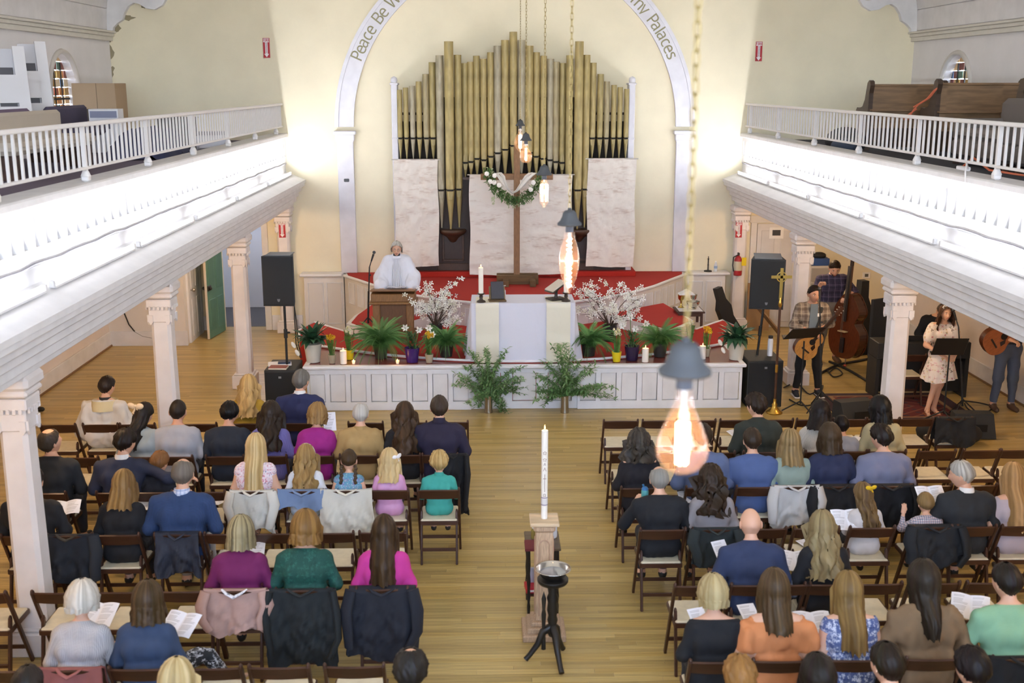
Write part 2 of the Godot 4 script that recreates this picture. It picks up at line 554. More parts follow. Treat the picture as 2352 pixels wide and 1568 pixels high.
	# scrolled plaster brackets where the cove meets the front wall, and one further down each side
	for s in [-1, 1]:
		for bz in [ZW + 0.06, -15.6, -9.6]:
			var t := thing("ceiling_bracket", "white scrolled plaster bracket with a round eye under the coved ceiling", "bracket", Vector3.ZERO, 0.0, "scrolled brackets under the coves")
			var pl := PackedVector2Array()
			var base := [[0.0, -0.02], [0.0, 0.5], [0.3, 1.0], [0.9, 1.45], [1.3, 1.6], [1.32, 1.2], [1.25, 0.9], [1.16, 0.66], [1.05, 0.5], [0.9, 0.42], [0.75, 0.44], [0.62, 0.52], [0.52, 0.54], [0.42, 0.48], [0.34, 0.36], [0.3, 0.24], [0.2, 0.18], [0.12, 0.1], [0.1, 0.0]]
			for q in base: pl.append(Vector2(-s * q[0], q[1]))
			var b := MB.new()
			b.prism(pl, -0.06, 0.06, Transform3D(Basis(), Vector3(s * (XO - 0.01), 5.66, bz)))
			part(t, "scroll", b, m_white)
			var e := MB.new()
			e.lathe([Vector2(0.16, 0), Vector2(0.16, 0.03), Vector2(0.16, 0.03), Vector2(0.1, 0.03), Vector2(0.1, 0.03), Vector2(0.09, 0.005), Vector2(0, 0.005)], 20, Vector3(s * (XO - 0.98), 6.42, bz + 0.06), Basis(Vector3.RIGHT, PI / 2))
			part(t, "eye", e, mat("cfc9bb", 0.8))

func stained_window(s: int, wz: float, hw: float, top: float) -> void:
	var t := struct("window_%d" % (1 if s < 0 else 2))
	var sheet_x := s * (XO + 0.16)
	var bs := Basis(Vector3(0, 0, -s), Vector3.UP, Vector3(s, 0, 0))
	# leaded pieces of coloured glass
	rng.seed = 5 + s
	var cols := ["9a4a2a", "c98a4a", "dcb884", "4f6f5c", "3a5572", "d8c4a0", "7a3a28", "b08a40", "5a7a68"]
	var y := 3.85
	while y < top + hw:
		var half := hw if y < top else sqrt(maxf(hw * hw - (y - top) * (y - top), 0.0))
		var x := -half
		while x < half - 0.02:
			var wd := minf(rnd(0.12, 0.26), half - x)
			var b := MB.new()
			b.box(Vector3(x + wd * 0.5, y + 0.07, 0), Vector3(wd - 0.012, 0.128, 0.008), Basis(Vector3(0, 0, 1), rnd(-0.06, 0.06)))
			var gm := mat(cols[rng.randi() % 9], 0.35)
			gm.backlight_enabled = true; gm.backlight = gm.albedo_color * 0.3
			part(t, "pane", b, gm, Transform3D(bs, Vector3(sheet_x, 0, wz)))
			x += wd
		y += 0.14
	var lead := MB.new()
	for k in [-0.3, 0.0, 0.3]: lead.box(Vector3(k, 4.4, 0), Vector3(0.03, 1.4, 0.03))
	for k in [4.1, 4.5]: lead.box(Vector3(0, k, 0), Vector3(hw * 2, 0.03, 0.03))
	part(t, "glazing_bar", lead, mat("33302b", 0.6), Transform3D(bs, Vector3(sheet_x, 0, wz)))
	# moulded arched surround
	var arc := []
	for i in 21:
		var a := PI * i / 20
		arc.append(Vector3(cos(a) * (hw + 0.03), top + sin(a) * (hw + 0.03), 0))
	arc.push_front(Vector3(hw + 0.03, 3.72, 0)); arc.push_back(Vector3(-hw - 0.03, 3.72, 0))
	var fr := MB.new()
	fr.tube(arc, 0.045, 8)
	part(t, "window_surround", fr, mat("cfc9c0", 0.6, 0, "paint"), Transform3D(bs, Vector3(s * (XO - 0.01), 0, wz)))

func arch() -> void:
	var t := struct("trim_1")
	var z := ZW
	for s in [-1, 1]:
		part(t, "pilaster", slab(Vector3(s * 3.40, UPPER, z), Vector3(s * 3.09, 3.70, z + 0.07), 0.008), mat("dedde2", 0.5, 0, "paint"))
		var cb := MB.new()
		cb.box(Vector3(s * 3.245, 3.75, z + 0.05), Vector3(0.36, 0.12, 0.12), Basis(), 0.012)
		cb.box(Vector3(s * 3.245, 3.84, z + 0.06), Vector3(0.42, 0.07, 0.15), Basis(), 0.012)
		cb.box(Vector3(s * 3.245, 3.68, z + 0.045), Vector3(0.33, 0.03, 0.1), Basis(), 0.006)
		part(t, "capital", cb, mat("e4e3e6", 0.5, 0, "paint"))
	var ring := MB.new()
	for k in [[3.08, 3.40, 0.06], [3.36, 3.43, 0.085], [3.07, 3.11, 0.075]]:
		var pl := arch_outline(k[1], 48)
		var inner := arch_outline(k[0], 48)
		for i in range(48):
			var a := pl[i]; var b := pl[i + 1]; var c := inner[i + 1]; var d := inner[i]
			var q := [Vector3(d.x, d.y, z + k[2]), Vector3(a.x, a.y, z + k[2]), Vector3(b.x, b.y, z + k[2]), Vector3(c.x, c.y, z + k[2])]
			ring.quad(q[0], q[1], q[2], q[3])
			ring.quad(Vector3(a.x, a.y, z), Vector3(b.x, b.y, z), q[2], q[1])
			ring.quad(Vector3(c.x, c.y, z), Vector3(d.x, d.y, z), q[0], q[3])
	part(t, "arch_band", ring, mat("e2e1e6", 0.5, 0, "paint"))
	# lettering round the band
	var lm := mat("8f8a68", 0.6)
	var r0 := 3.235
	var put := func(text: String, start: float, dir: float) -> void:
		# dir +1: reads clockwise from «start» (angle from +x, in the wall's plane)
		var a := start
		for ch in text:
			var wd: float = {"i": 0.07, "l": 0.07, "t": 0.1, "r": 0.1, " ": 0.11, "W": 0.21, "m": 0.2, "P": 0.14, "T": 0.14, "B": 0.15}.get(ch, 0.135)
			a -= dir * wd * 0.5 / r0
			if ch != " ":
				var p := Vector3(cos(a) * r0, 3.95 + sin(a) * r0, z + 0.066)
				words(t, ch, 0.225, lm, Transform3D(Basis(Vector3(0, 0, 1), a - PI / 2), p), "letter")
			a -= dir * wd * 0.5 / r0
	put.call("Peace Be Within", deg_to_rad(157.5), 1.0)
	# the words that end above the other pilaster are laid back from their last letter
	var tail := "Within Thy Palaces"
	var length := 0.0
	for ch in tail:
		length += {"i": 0.07, "l": 0.07, "t": 0.1, "r": 0.1, " ": 0.11, "W": 0.21, "m": 0.2, "P": 0.14, "T": 0.14, "B": 0.15}.get(ch, 0.135)
	put.call(tail, deg_to_rad(23.0) + length / r0, 1.0)
	# small dark socket on the pilaster
	var so := thing("wall_socket", "small dark grey cable plate on the white arch pilaster", "wall plate", W(796, 414, z + 0.075))
	var b := MB.new()
	b.box(Vector3.ZERO, Vector3(0.1, 0.06, 0.02), Basis(), 0.01)
	part(so, "plate", b, mat("4a4d50", 0.5))

# ---------------------------------------------------------------- galleries
func gallery(s: int) -> void:
	var t := thing("gallery", "white side gallery with pierced fascia, above the musicians" if s > 0 else "white side gallery with pierced fascia, above the bare floor and green door", "balcony")
	var z0 := ZW
	var z1 := ZR
	var zm := (z0 + z1) * 0.5
	var ln := z1 - z0
	var x := func(v: float) -> float: return s * v
	var strip := func(nm: String, xa: float, xb: float, ya: float, yb: float, m: Material, bev := 0.006) -> void:
		part(t, nm, slab(Vector3(s * xa, ya, z0), Vector3(s * xb, yb, z1), bev), m)
	strip.call("gallery_floor", 4.5, XO, 3.62, 3.70, mat("6d6273", 0.9, 0, "carpet") if s < 0 else mat("3a3a42", 0.9, 0, "carpet"))
	strip.call("soffit", 4.3, XO, 2.60, 2.66, mat("e2d7c4", 0.85))
	strip.call("beam", 4.28, 4.62, 2.46, 2.62, m_white)
	strip.call("beam_step", 4.22, 4.28, 2.54, 2.66, m_white)
	strip.call("core", 4.44, 4.60, 2.62, 3.74, m_white)
	# cornice, stepping out below the ledge
	strip.call("cornice", 4.17, 4.46, 2.64, 2.74, m_white, 0.012)
	strip.call("cornice", 4.11, 4.46, 2.74, 2.83, m_white, 0.012)
	strip.call("cornice", 4.05, 4.46, 2.83, 2.90, m_white, 0.012)
	# broad ledge, rising to the fascia
	var lg := MB.new()
	var pl := PackedVector2Array([Vector2(s * 4.03, 2.90), Vector2(s * 4.03, 2.955), Vector2(s * 4.06, 2.965), Vector2(s * 4.40, 3.10), Vector2(s * 4.40, 3.24), Vector2(s * 4.46, 3.26), Vector2(s * 4.46, 2.90)])
	lg.prism(pl, z0, z1)
	part(t, "ledge", lg, m_white)
	# pierced fascia: slots between rounded pales
	strip.call("fascia_back", 4.435, 4.45, 3.24, 3.74, m_white, 0.0)
	strip.call("cap", 4.33, 4.66, 3.75, 3.83, mat("e6e4e2", 0.5, 0, "paint"), 0.015)
	# routed flutes with round heads, one board for each
	var fl := MB.new()
	for h in [-1, 1]:
		var pl2 := PackedVector2Array([Vector2(h * 0.1215, 0), Vector2(0, 0), Vector2(0, 0.14), Vector2(h * 0.05, 0.14), Vector2(h * 0.05, 0.37)])
		for i in range(1, 6): pl2.append(Vector2(h * 0.05 * cos(PI * 0.5 * i / 5), 0.37 + 0.05 * sin(PI * 0.5 * i / 5)))
		pl2.append(Vector2(0, 0.49)); pl2.append(Vector2(h * 0.1215, 0.49))
		fl.prism(pl2, -0.05, 0.0)
	var fm := fl.mesh()
	var z := z0 + 0.123
	while z < -5.0:
		place(t, "fluted_board", fm, m_white, Transform3D(Basis(Vector3(0, 0, s), Vector3.UP, Vector3(-s, 0, 0)), Vector3(s * 4.385, 3.26, z)))
		z += 0.245
	part(t, "plain_board", slab(Vector3(s * 4.385, 3.26, z - 0.123), Vector3(s * 4.435, 3.75, z1)), m_white)
	# cable clipped along the foot of the fascia
	var cb := []
	rng.seed = 3
	for i in 60: cb.append(Vector3(s * 4.375, 3.262 + rnd(-0.008, 0.012), lerpf(z0 + 0.1, -4.0, i / 59.0)))
	var c := thing("cable", "thin grey cable clipped along the foot of the gallery fascia " + ("over the band" if s > 0 else "over the bare floor"), "cable")
	var cm := MB.new()
	cm.tube(cb, 0.009, 5)
	part(c, "cord", cm, mat("9a98a0", 0.6))
	railing(s)

func railing(s: int) -> void:
	var t := thing("railing", "white metal baluster railing along the gallery " + ("in front of the old pews" if s > 0 else "in front of the stored boxes"), "railing")
	var m := mat("e8e5e2", 0.45)
	part(t, "top_rail", slab(Vector3(s * 4.40, 4.35, ZW + 0.02), Vector3(s * 4.47, 4.39, -4.0), 0.008), m)
	part(t, "bottom_rail", slab(Vector3(s * 4.41, 3.945, ZW + 0.02), Vector3(s * 4.46, 3.97, -4.0), 0.004), m)
	var bal := MB.new()
	bal.box(Vector3(0, 4.16, 0), Vector3(0.022, 0.39, 0.022))
	var bm := bal.mesh()
	var post := MB.new()
	post.box(Vector3(0, 4.09, 0), Vector3(0.04, 0.54, 0.04))
	post.box(Vector3(0, 3.86, 0), Vector3(0.075, 0.05, 0.075), Basis(), 0.01)
	post.lathe([Vector2(0.05, 3.88), Vector2(0.03, 3.93)], 12)
	var pm := post.mesh()
	var posts := [-21.27, -19.18, -17.05, -14.98, -12.93, -10.87, -8.82, -6.77] if s > 0 else [-20.94, -19.02, -17.0, -14.95, -12.92, -10.89, -8.84, -6.8]
	var z := ZW + 0.12
	while z < posts[0] - 0.08:
		place(t, "baluster", bm, m, Transform3D(Basis(), Vector3(s * 4.435, 0, z)))
		z += 0.146
	for i in posts.size():
		place(t, "post", pm, m, Transform3D(Basis(), Vector3(s * 4.435, 0, posts[i])))
		if i < posts.size() - 1:
			for k in range(1, 14): place(t, "baluster", bm, m, Transform3D(Basis(), Vector3(s * 4.435, 0, lerpf(posts[i], posts[i + 1], k / 14.0))))

func column(p: Vector3, label: String, wall := false) -> void:
	var t := thing("column", label, "column", p)
	var hs := 0.125
	var m := mat("e6dfdb", 0.5, 0, "paint")
	var base := MB.new()
	base.box(Vector3(0, 0.11, 0), Vector3(0.36, 0.22, 0.36), Basis(), 0.012)
	base.box(Vector3(0, 0.235, 0), Vector3(0.31, 0.03, 0.31), Basis(), 0.014)
	part(t, "base", base, m)
	var sh := MB.new()   # chamfered square shaft
	var rows := []
	for y in [0.24, 2.0]:
		var r := PackedVector3Array()
		var w = hs - 0.006 * y
		var ch := 0.035
		for q in [[w, -w + ch], [w, w - ch], [w - ch, w], [-w + ch, w], [-w, w - ch], [-w, -w + ch], [-w + ch, -w], [w - ch, -w]]: r.append(Vector3(q[0], y, q[1]))
		rows.append(r)
	for i in 8: sh.quad(rows[0][(i + 1) % 8], rows[0][i], rows[1][i], rows[1][(i + 1) % 8])
	part(t, "shaft", sh, m)
	var cap := MB.new()
	cap.box(Vector3(0, 2.09, 0), Vector3(0.26, 0.2, 0.26), Basis(), 0.01)
	cap.box(Vector3(0, 2.22, 0), Vector3(0.30, 0.1, 0.30), Basis(), 0.012)
	cap.box(Vector3(0, 2.31, 0), Vector3(0.34, 0.06, 0.34), Basis(), 0.02)
	cap.box(Vector3(0, 2.40, 0), Vector3(0.38, 0.12, 0.38), Basis(), 0.03)
	for k in 4:   # carved dentils and corner drops on each face
		var bs := Basis(Vector3.UP, k * PI / 2)
		for i in 5: cap.box(bs * Vector3((i - 2) * 0.05, 2.165, 0.152), Vector3(0.03, 0.045, 0.02), bs, 0.004)
		for q in [-1, 1]: cap.prism(PackedVector2Array([Vector2(-0.025, 0.1), Vector2(0.025, 0.1), Vector2(0.025, 0.02), Vector2(0, -0.02), Vector2(-0.025, 0.02)]), 0.0, 0.02, Transform3D(bs, bs * Vector3(q * 0.1, 1.98, 0.125)))
	part(t, "capital", cap, m)

func fire_sign(p: Vector3, size: Vector2, label: String, turn := 0.0) -> void:
	var t := thing("fire_sign", label, "sign", p, turn)
	var b := MB.new()
	b.box(Vector3.ZERO, Vector3(size.x, size.y, 0.006))
	part(t, "panel", b, mat("b3202c", 0.5))
	var w := size.x; var h := size.y
	var a := MB.new()
	a.box(Vector3(0, h * 0.38, 0.004), Vector3(w * 0.86, h * 0.19, 0.003))
	a.box(Vector3(0, 0.0, 0.004), Vector3(w * 0.36, h * 0.6, 0.003))
	a.prism(PackedVector2Array([Vector2(-w * 0.36, -h * 0.3), Vector2(0, -h * 0.47), Vector2(w * 0.36, -h * 0.3)]), 0.0025, 0.0055)
	part(t, "arrow", a, mat("f0ecec", 0.5))
	words(t, "FIRE", h * 0.13, mat("b3202c", 0.5), Transform3D(Basis(), Vector3(0, h * 0.38, 0.006)), "lettering", true)
	words(t, "EXTINGUISHER", w * 0.16, mat("8a2a35", 0.5), Transform3D(Basis(Vector3(0, 0, 1), -PI / 2), Vector3(0, 0, 0.006)), "lettering", true)

func tubes_of_light() -> void:
	# fluorescent battens lying end to end on both gallery ledges
	for s in [-1, 1]:
		var k := 0
		var z := ZW + 0.25
		while z < 0.5:
			var t := thing("tube_light", "long white fluorescent tube lying on the gallery ledge " + ("above the band" if s > 0 else "above the bare floor"), "light", Vector3(s * 4.27, 3.075, z + 1.15), 0.0, "ledge tubes " + ("above the band" if s > 0 else "above the bare floor"))
			var b := MB.new()
			b.tube([Vector3(0, 0.03, -1.1), Vector3(0, 0.03, 1.1)], 0.014, 8)
			part(t, "tube", b, glow("f6f8ff", 5.0))
			var e := MB.new()
			for q in [-1, 1]: e.box(Vector3(0, 0.015, q * 1.12), Vector3(0.04, 0.06, 0.05), Basis(), 0.006)
			e.box(Vector3(0, -0.012, 0), Vector3(0.05, 0.02, 2.2))
			part(t, "batten", e, m_white)
			area("tube_glow", Vector3(s * 4.265, 3.135, z + 1.15), Vector2(0.05, 2.2), Vector3(-s * 0.7, 1, 0), "f4f6ff", TUBE)
			z += 2.42
const TUBE := 3.2

func under_gallery_lamps() -> void:
	for s in [-1, 1]:
		for z in [-19.4, -15.2, -11.0, -6.8]:
			var t := thing("ceiling_lamp", "round white globe lamp under the gallery " + ("near the band" if s > 0 else "near the green door side"), "lamp", Vector3(s * 4.95, 2.6, z), 0.0, "globe lamps under the " + ("band" if s > 0 else "bare floor") + " gallery")
			var b := MB.new()
			b.lathe([Vector2(0.0, -0.13), Vector2(0.04, -0.125), Vector2(0.065, -0.09), Vector2(0.06, -0.05), Vector2(0.04, -0.03)], 14)
			part(t, "globe", b, glow("ffe6c4", 4.0))
			var c := MB.new()
			c.lathe([Vector2(0.05, -0.03), Vector2(0.06, 0.0)], 14)
			part(t, "collar", c, m_white)
			omni("globe_glow", Vector3(s * 4.95, 2.52, z), "ffd9ae", GLOBE, 0.06)
const GLOBE := 1.25

func side_rooms() -> void:
	# closet box in the corner beside the green door
	var c := struct("wall_closet")
	part(c, "plaster", slab(Vector3(-XO, 0, -20.40), Vector3(-6.15, 2.6, -20.28)), mat("e8e2da", 0.85, 0, "plaster"))
	part(c, "plaster", slab(Vector3(-6.27, 0, ZW), Vector3(-6.15, 2.6, -20.40)), mat("e8e2da", 0.85, 0, "plaster"))
	var d := struct("door_1")
	var b := MB.new()
	b.box(Vector3(0, 1.0, 0), Vector3(0.04, 2.0, 0.76), Basis(), 0.004)
	part(d, "leaf", b, m_white, Transform3D(Basis(), Vector3(-6.135, 0, -20.95)))
	for q in [[-0.17, 0.45, 0.7], [0.17, 0.45, 0.7], [-0.17, 1.45, 0.9], [0.17, 1.45, 0.9]]:
		var pb := MB.new()
		pb.box(Vector3(-6.112, q[1], -20.95 + q[0]), Vector3(0.012, q[2], 0.24), Basis(), 0.005)
		part(d, "panel", pb, m_white)
	var kn := MB.new()
	kn.ball(Vector3(-6.06, 0.98, -20.64), Vector3(0.035, 0.035, 0.035))
	kn.tube([Vector3(-6.12, 0.98, -20.64), Vector3(-6.06, 0.98, -20.64)], 0.012)
	part(d, "knob", kn, mat("b8b4ac", 0.25, 1.0))
	var fr := MB.new()
	for q in [-0.43, 0.43]: fr.box(Vector3(-6.14, 1.04, -20.95 + q), Vector3(0.06, 2.08, 0.1), Basis(), 0.006)
	fr.box(Vector3(-6.14, 2.06, -20.95), Vector3(0.06, 0.1, 0.96), Basis(), 0.006)
	part(d, "frame", fr, m_white)
	# green door standing open
	var g := struct("door_2")
	var hinge := Vector3(-5.74, 0, ZW + 0.04)
	var out := (G(480, 780) - hinge); out.y = 0
	var gb := MB.new()
	var L := 0.82
	gb.box(Vector3(L * 0.5, 1.03, 0), Vector3(L, 2.04, 0.045), Basis(), 0.004)
	var gx := Transform3D(Basis(Vector3.UP, -atan2(out.z, out.x)), hinge)
	part(g, "leaf", gb, mat("5f8a76", 0.55, 0, "paint"), gx)
	for q in [[0.22, 0.45, 0.6], [0.6, 0.45, 0.6], [0.22, 1.4, 0.95], [0.6, 1.4, 0.95]]:
		for f in [-1, 1]:
			var pb := MB.new()
			pb.box(Vector3(q[0], q[1], f * 0.024), Vector3(0.26, q[2], 0.01), Basis(), 0.004)
			part(g, "panel", pb, mat("5a8471", 0.55, 0, "paint"), gx)
	var lk := MB.new()
	for f in [-1, 1]:
		lk.box(Vector3(L - 0.09, 0.98, f * 0.03), Vector3(0.16, 0.1, 0.03), Basis(), 0.01)
		lk.ball(Vector3(L - 0.06, 0.98, f * 0.07), Vector3(0.03, 0.03, 0.03))
	part(g, "lock", lk, mat("2a2825", 0.5), gx)
	part(g, "edge", slab(Vector3(L, 0.01, -0.0225), Vector3(L + 0.012, 2.05, 0.0225)), mat("d8cfc0", 0.6), gx)
	var f2 := struct("trim_2")
	for x in [-5.83, -4.87]:
		part(f2, "door_casing", slab(Vector3(x - 0.06, 0, ZW), Vector3(x + 0.06, 2.2, ZW + 0.035), 0.006), m_offwhite)
	part(f2, "door_casing", slab(Vector3(-5.89, 2.1, ZW), Vector3(-4.81, 2.24, ZW + 0.04), 0.006), m_offwhite)
	# passage behind the open doorway
	var p := struct("wall_passage")
	var pm := mat("c9cdd6", 0.8)
	part(p, "plaster", slab(Vector3(-6.6, 0, ZW - 2.4), Vector3(-4.0, 2.7, ZW - 2.3)), pm)
	part(p, "plaster", slab(Vector3(-6.7, 0, ZW - 2.4), Vector3(-6.6, 2.7, ZW - 0.3)), pm)
	part(p, "plaster", slab(Vector3(-4.1, 0, ZW - 2.4), Vector3(-4.0, 2.7, ZW - 0.3)), pm)
	part(p, "plaster", slab(Vector3(-6.7, 2.6, ZW - 2.4), Vector3(-4.0, 2.7, ZW - 0.3)), pm)
	part(p, "carpet", slab(Vector3(-6.6, -0.02, ZW - 2.3), Vector3(-4.1, 0.002, ZW - 0.32)), mat("6b6a6c", 0.95, 0, "carpet"))
	var l := thing("passage_lamp", "round ceiling lamp in the passage behind the green door", "lamp", Vector3(-5.35, 2.58, ZW - 1.1))
	var lb := MB.new()
	lb.lathe([Vector2(0, -0.06), Vector2(0.1, -0.05), Vector2(0.14, -0.02), Vector2(0.15, 0.02)], 16)
	part(l, "diffuser", lb, glow("f2f4ff", 3.0))
	omni("passage_glow", Vector3(-5.35, 2.45, ZW - 1.1), "e6ecff", 0.7, 0.1)
	var pd := struct("door_3")
	part(pd, "leaf", slab(Vector3(-5.2, 0.01, ZW - 2.29), Vector3(-4.45, 2.05, ZW - 2.25), 0.004), mat("dfe2ea", 0.6))
	for q in [[-5.0, 0.5, 0.7], [-4.65, 0.5, 0.7], [-5.0, 1.45, 0.9], [-4.65, 1.45, 0.9]]:
		part(pd, "panel", slab(Vector3(q[0] - 0.12, q[1] - q[2] * 0.5, ZW - 2.25), Vector3(q[0] + 0.12, q[1] + q[2] * 0.5, ZW - 2.235), 0.005), mat("d6d9e2", 0.6))
	var sg := thing("restroom_sign", "white paper sign reading restrooms with an arrow beyond the doorway", "sign", Vector3(-5.56, 1.92, ZW - 2.24))
	part(sg, "sheet", slab(Vector3(-0.2, -0.14, 0), Vector3(0.2, 0.14, 0.004)), mat("f4f4f4", 0.8))
	words(sg, "RESTROOMS", 0.06, mat("7a4a50", 0.6), Transform3D(Basis(), Vector3(0, 0.06, 0.005)))
	var ar := MB.new()
	ar.prism(PackedVector2Array([Vector2(-0.1, -0.03), Vector2(0.04, -0.03), Vector2(0.04, -0.07), Vector2(0.13, 0), Vector2(0.04, 0.07), Vector2(0.04, 0.03), Vector2(-0.1, 0.03)]), 0.004, 0.006, Transform3D(Basis(), Vector3(0, -0.05, 0)))
	part(sg, "arrow", ar, mat("a8505c", 0.6))
	# closed panelled door in the band's corner
	var rd := struct("door_4")
	part(rd, "leaf", slab(Vector3(4.75, 0.01, ZW), Vector3(5.55, 2.08, ZW + 0.04), 0.004), mat("dcd8d4", 0.6, 0, "paint"))
	for q in [[4.96, 0.5, 0.75], [5.34, 0.5, 0.75], [4.96, 1.5, 0.9], [5.34, 1.5, 0.9]]:
		part(rd, "panel", slab(Vector3(q[0] - 0.13, q[1] - q[2] * 0.5, ZW + 0.04), Vector3(q[0] + 0.13, q[1] + q[2] * 0.5, ZW + 0.055), 0.006), mat("d4d0cc", 0.6, 0, "paint"))
	for q in [[4.62, 4.74, 2.2], [5.56, 5.68, 2.2]]:
		part(rd, "frame", slab(Vector3(q[0], 0, ZW), Vector3(q[1], q[2], ZW + 0.05), 0.006), m_offwhite)
	part(rd, "frame", slab(Vector3(4.6, 2.1, ZW), Vector3(5.7, 2.24, ZW + 0.055), 0.006), m_offwhite)
	var ns := thing("door_notice", "white notice with a black lettered block taped to the panelled door", "sign", Vector3(5.12, 1.9, ZW + 0.062))
	part(ns, "sheet", slab(Vector3(-0.14, -0.11, 0), Vector3(0.14, 0.11, 0.003)), mat("eceae6", 0.8))
	part(ns, "print", slab(Vector3(-0.08, -0.05, 0.003), Vector3(0.08, 0.06, 0.004)), mat("3a3a3c", 0.7))
	# baseboards
	for s in [-1, 1]:
		var bb := struct("baseboard_left" if s < 0 else "baseboard_right")
		part(bb, "board", slab(Vector3(s * (XO - 0.03), 0, -20.28 if s < 0 else ZW), Vector3(s * XO, 0.28, ZR), 0.006), m_white)
		part(bb, "shoe", slab(Vector3(s * (XO - 0.05), 0, -20.28 if s < 0 else ZW), Vector3(s * (XO - 0.03), 0.03, ZR)), mat("8a6a48", 0.6, 0, "wood"))
	var b3 := struct("baseboard_front")
	part(b3, "board", slab(Vector3(-4.8, 0, ZW), Vector3(-4.2, 0.3, ZW + 0.04), 0.006), m_white)
	part(b3, "board", slab(Vector3(-6.15, 0, ZW), Vector3(-5.89, 0.28, ZW + 0.03), 0.006), m_white)
	part(b3, "board", slab(Vector3(-XO, 0, -20.28), Vector3(-6.12, 0.28, -20.25), 0.006), m_white)
	part(b3, "board", slab(Vector3(5.7, 0, ZW), Vector3(XO, 0.3, ZW + 0.04), 0.006), m_white)
	# conduit along the bare side wall
	var cd := thing("conduit", "thin painted conduit with a socket box running along the pinkish side wall", "conduit")
	var cb := MB.new()
	cb.tube([Vector3(-XO + 0.02, 0.55, -14.0), Vector3(-XO + 0.02, 0.55, -20.25)], 0.012, 6)
	part(cd, "pipe", cb, m_offwhite)
	part(cd, "socket_box", slab(Vector3(-XO, 0.5, -17.6), Vector3(-XO + 0.05, 0.62, -17.5), 0.006), mat("c8c0b8", 0.5))
	var hc := thing("hanging_cord", "black cord sagging across the white closet wall", "cord")
	var hp := []
	for q in [[277, 700], [285, 718], [296, 745], [310, 762], [328, 772], [349, 776]]: hp.append(W(q[0], q[1], -20.26))
	var hb := MB.new()
	hb.tube(hp, 0.012, 6)
	part(hc, "cord", hb, mat("2a2628", 0.6))

# ---------------------------------------------------------------- chancel
func upper_z(x: float) -> float:
	var a := absf(x)
	var t := [[0.0, -18.3], [0.5, -18.38], [0.97, -18.6], [1.41, -18.87], [1.92, -19.3], [2.49, -20.0], [2.92, -20.7], [3.32, -21.33]]
	for i in t.size() - 1:
		if a <= t[i + 1][0]:
			var k: float = (a - t[i][0]) / (t[i + 1][0] - t[i][0])
			return lerpf(t[i][1], t[i + 1][1], k)
	return -21.33

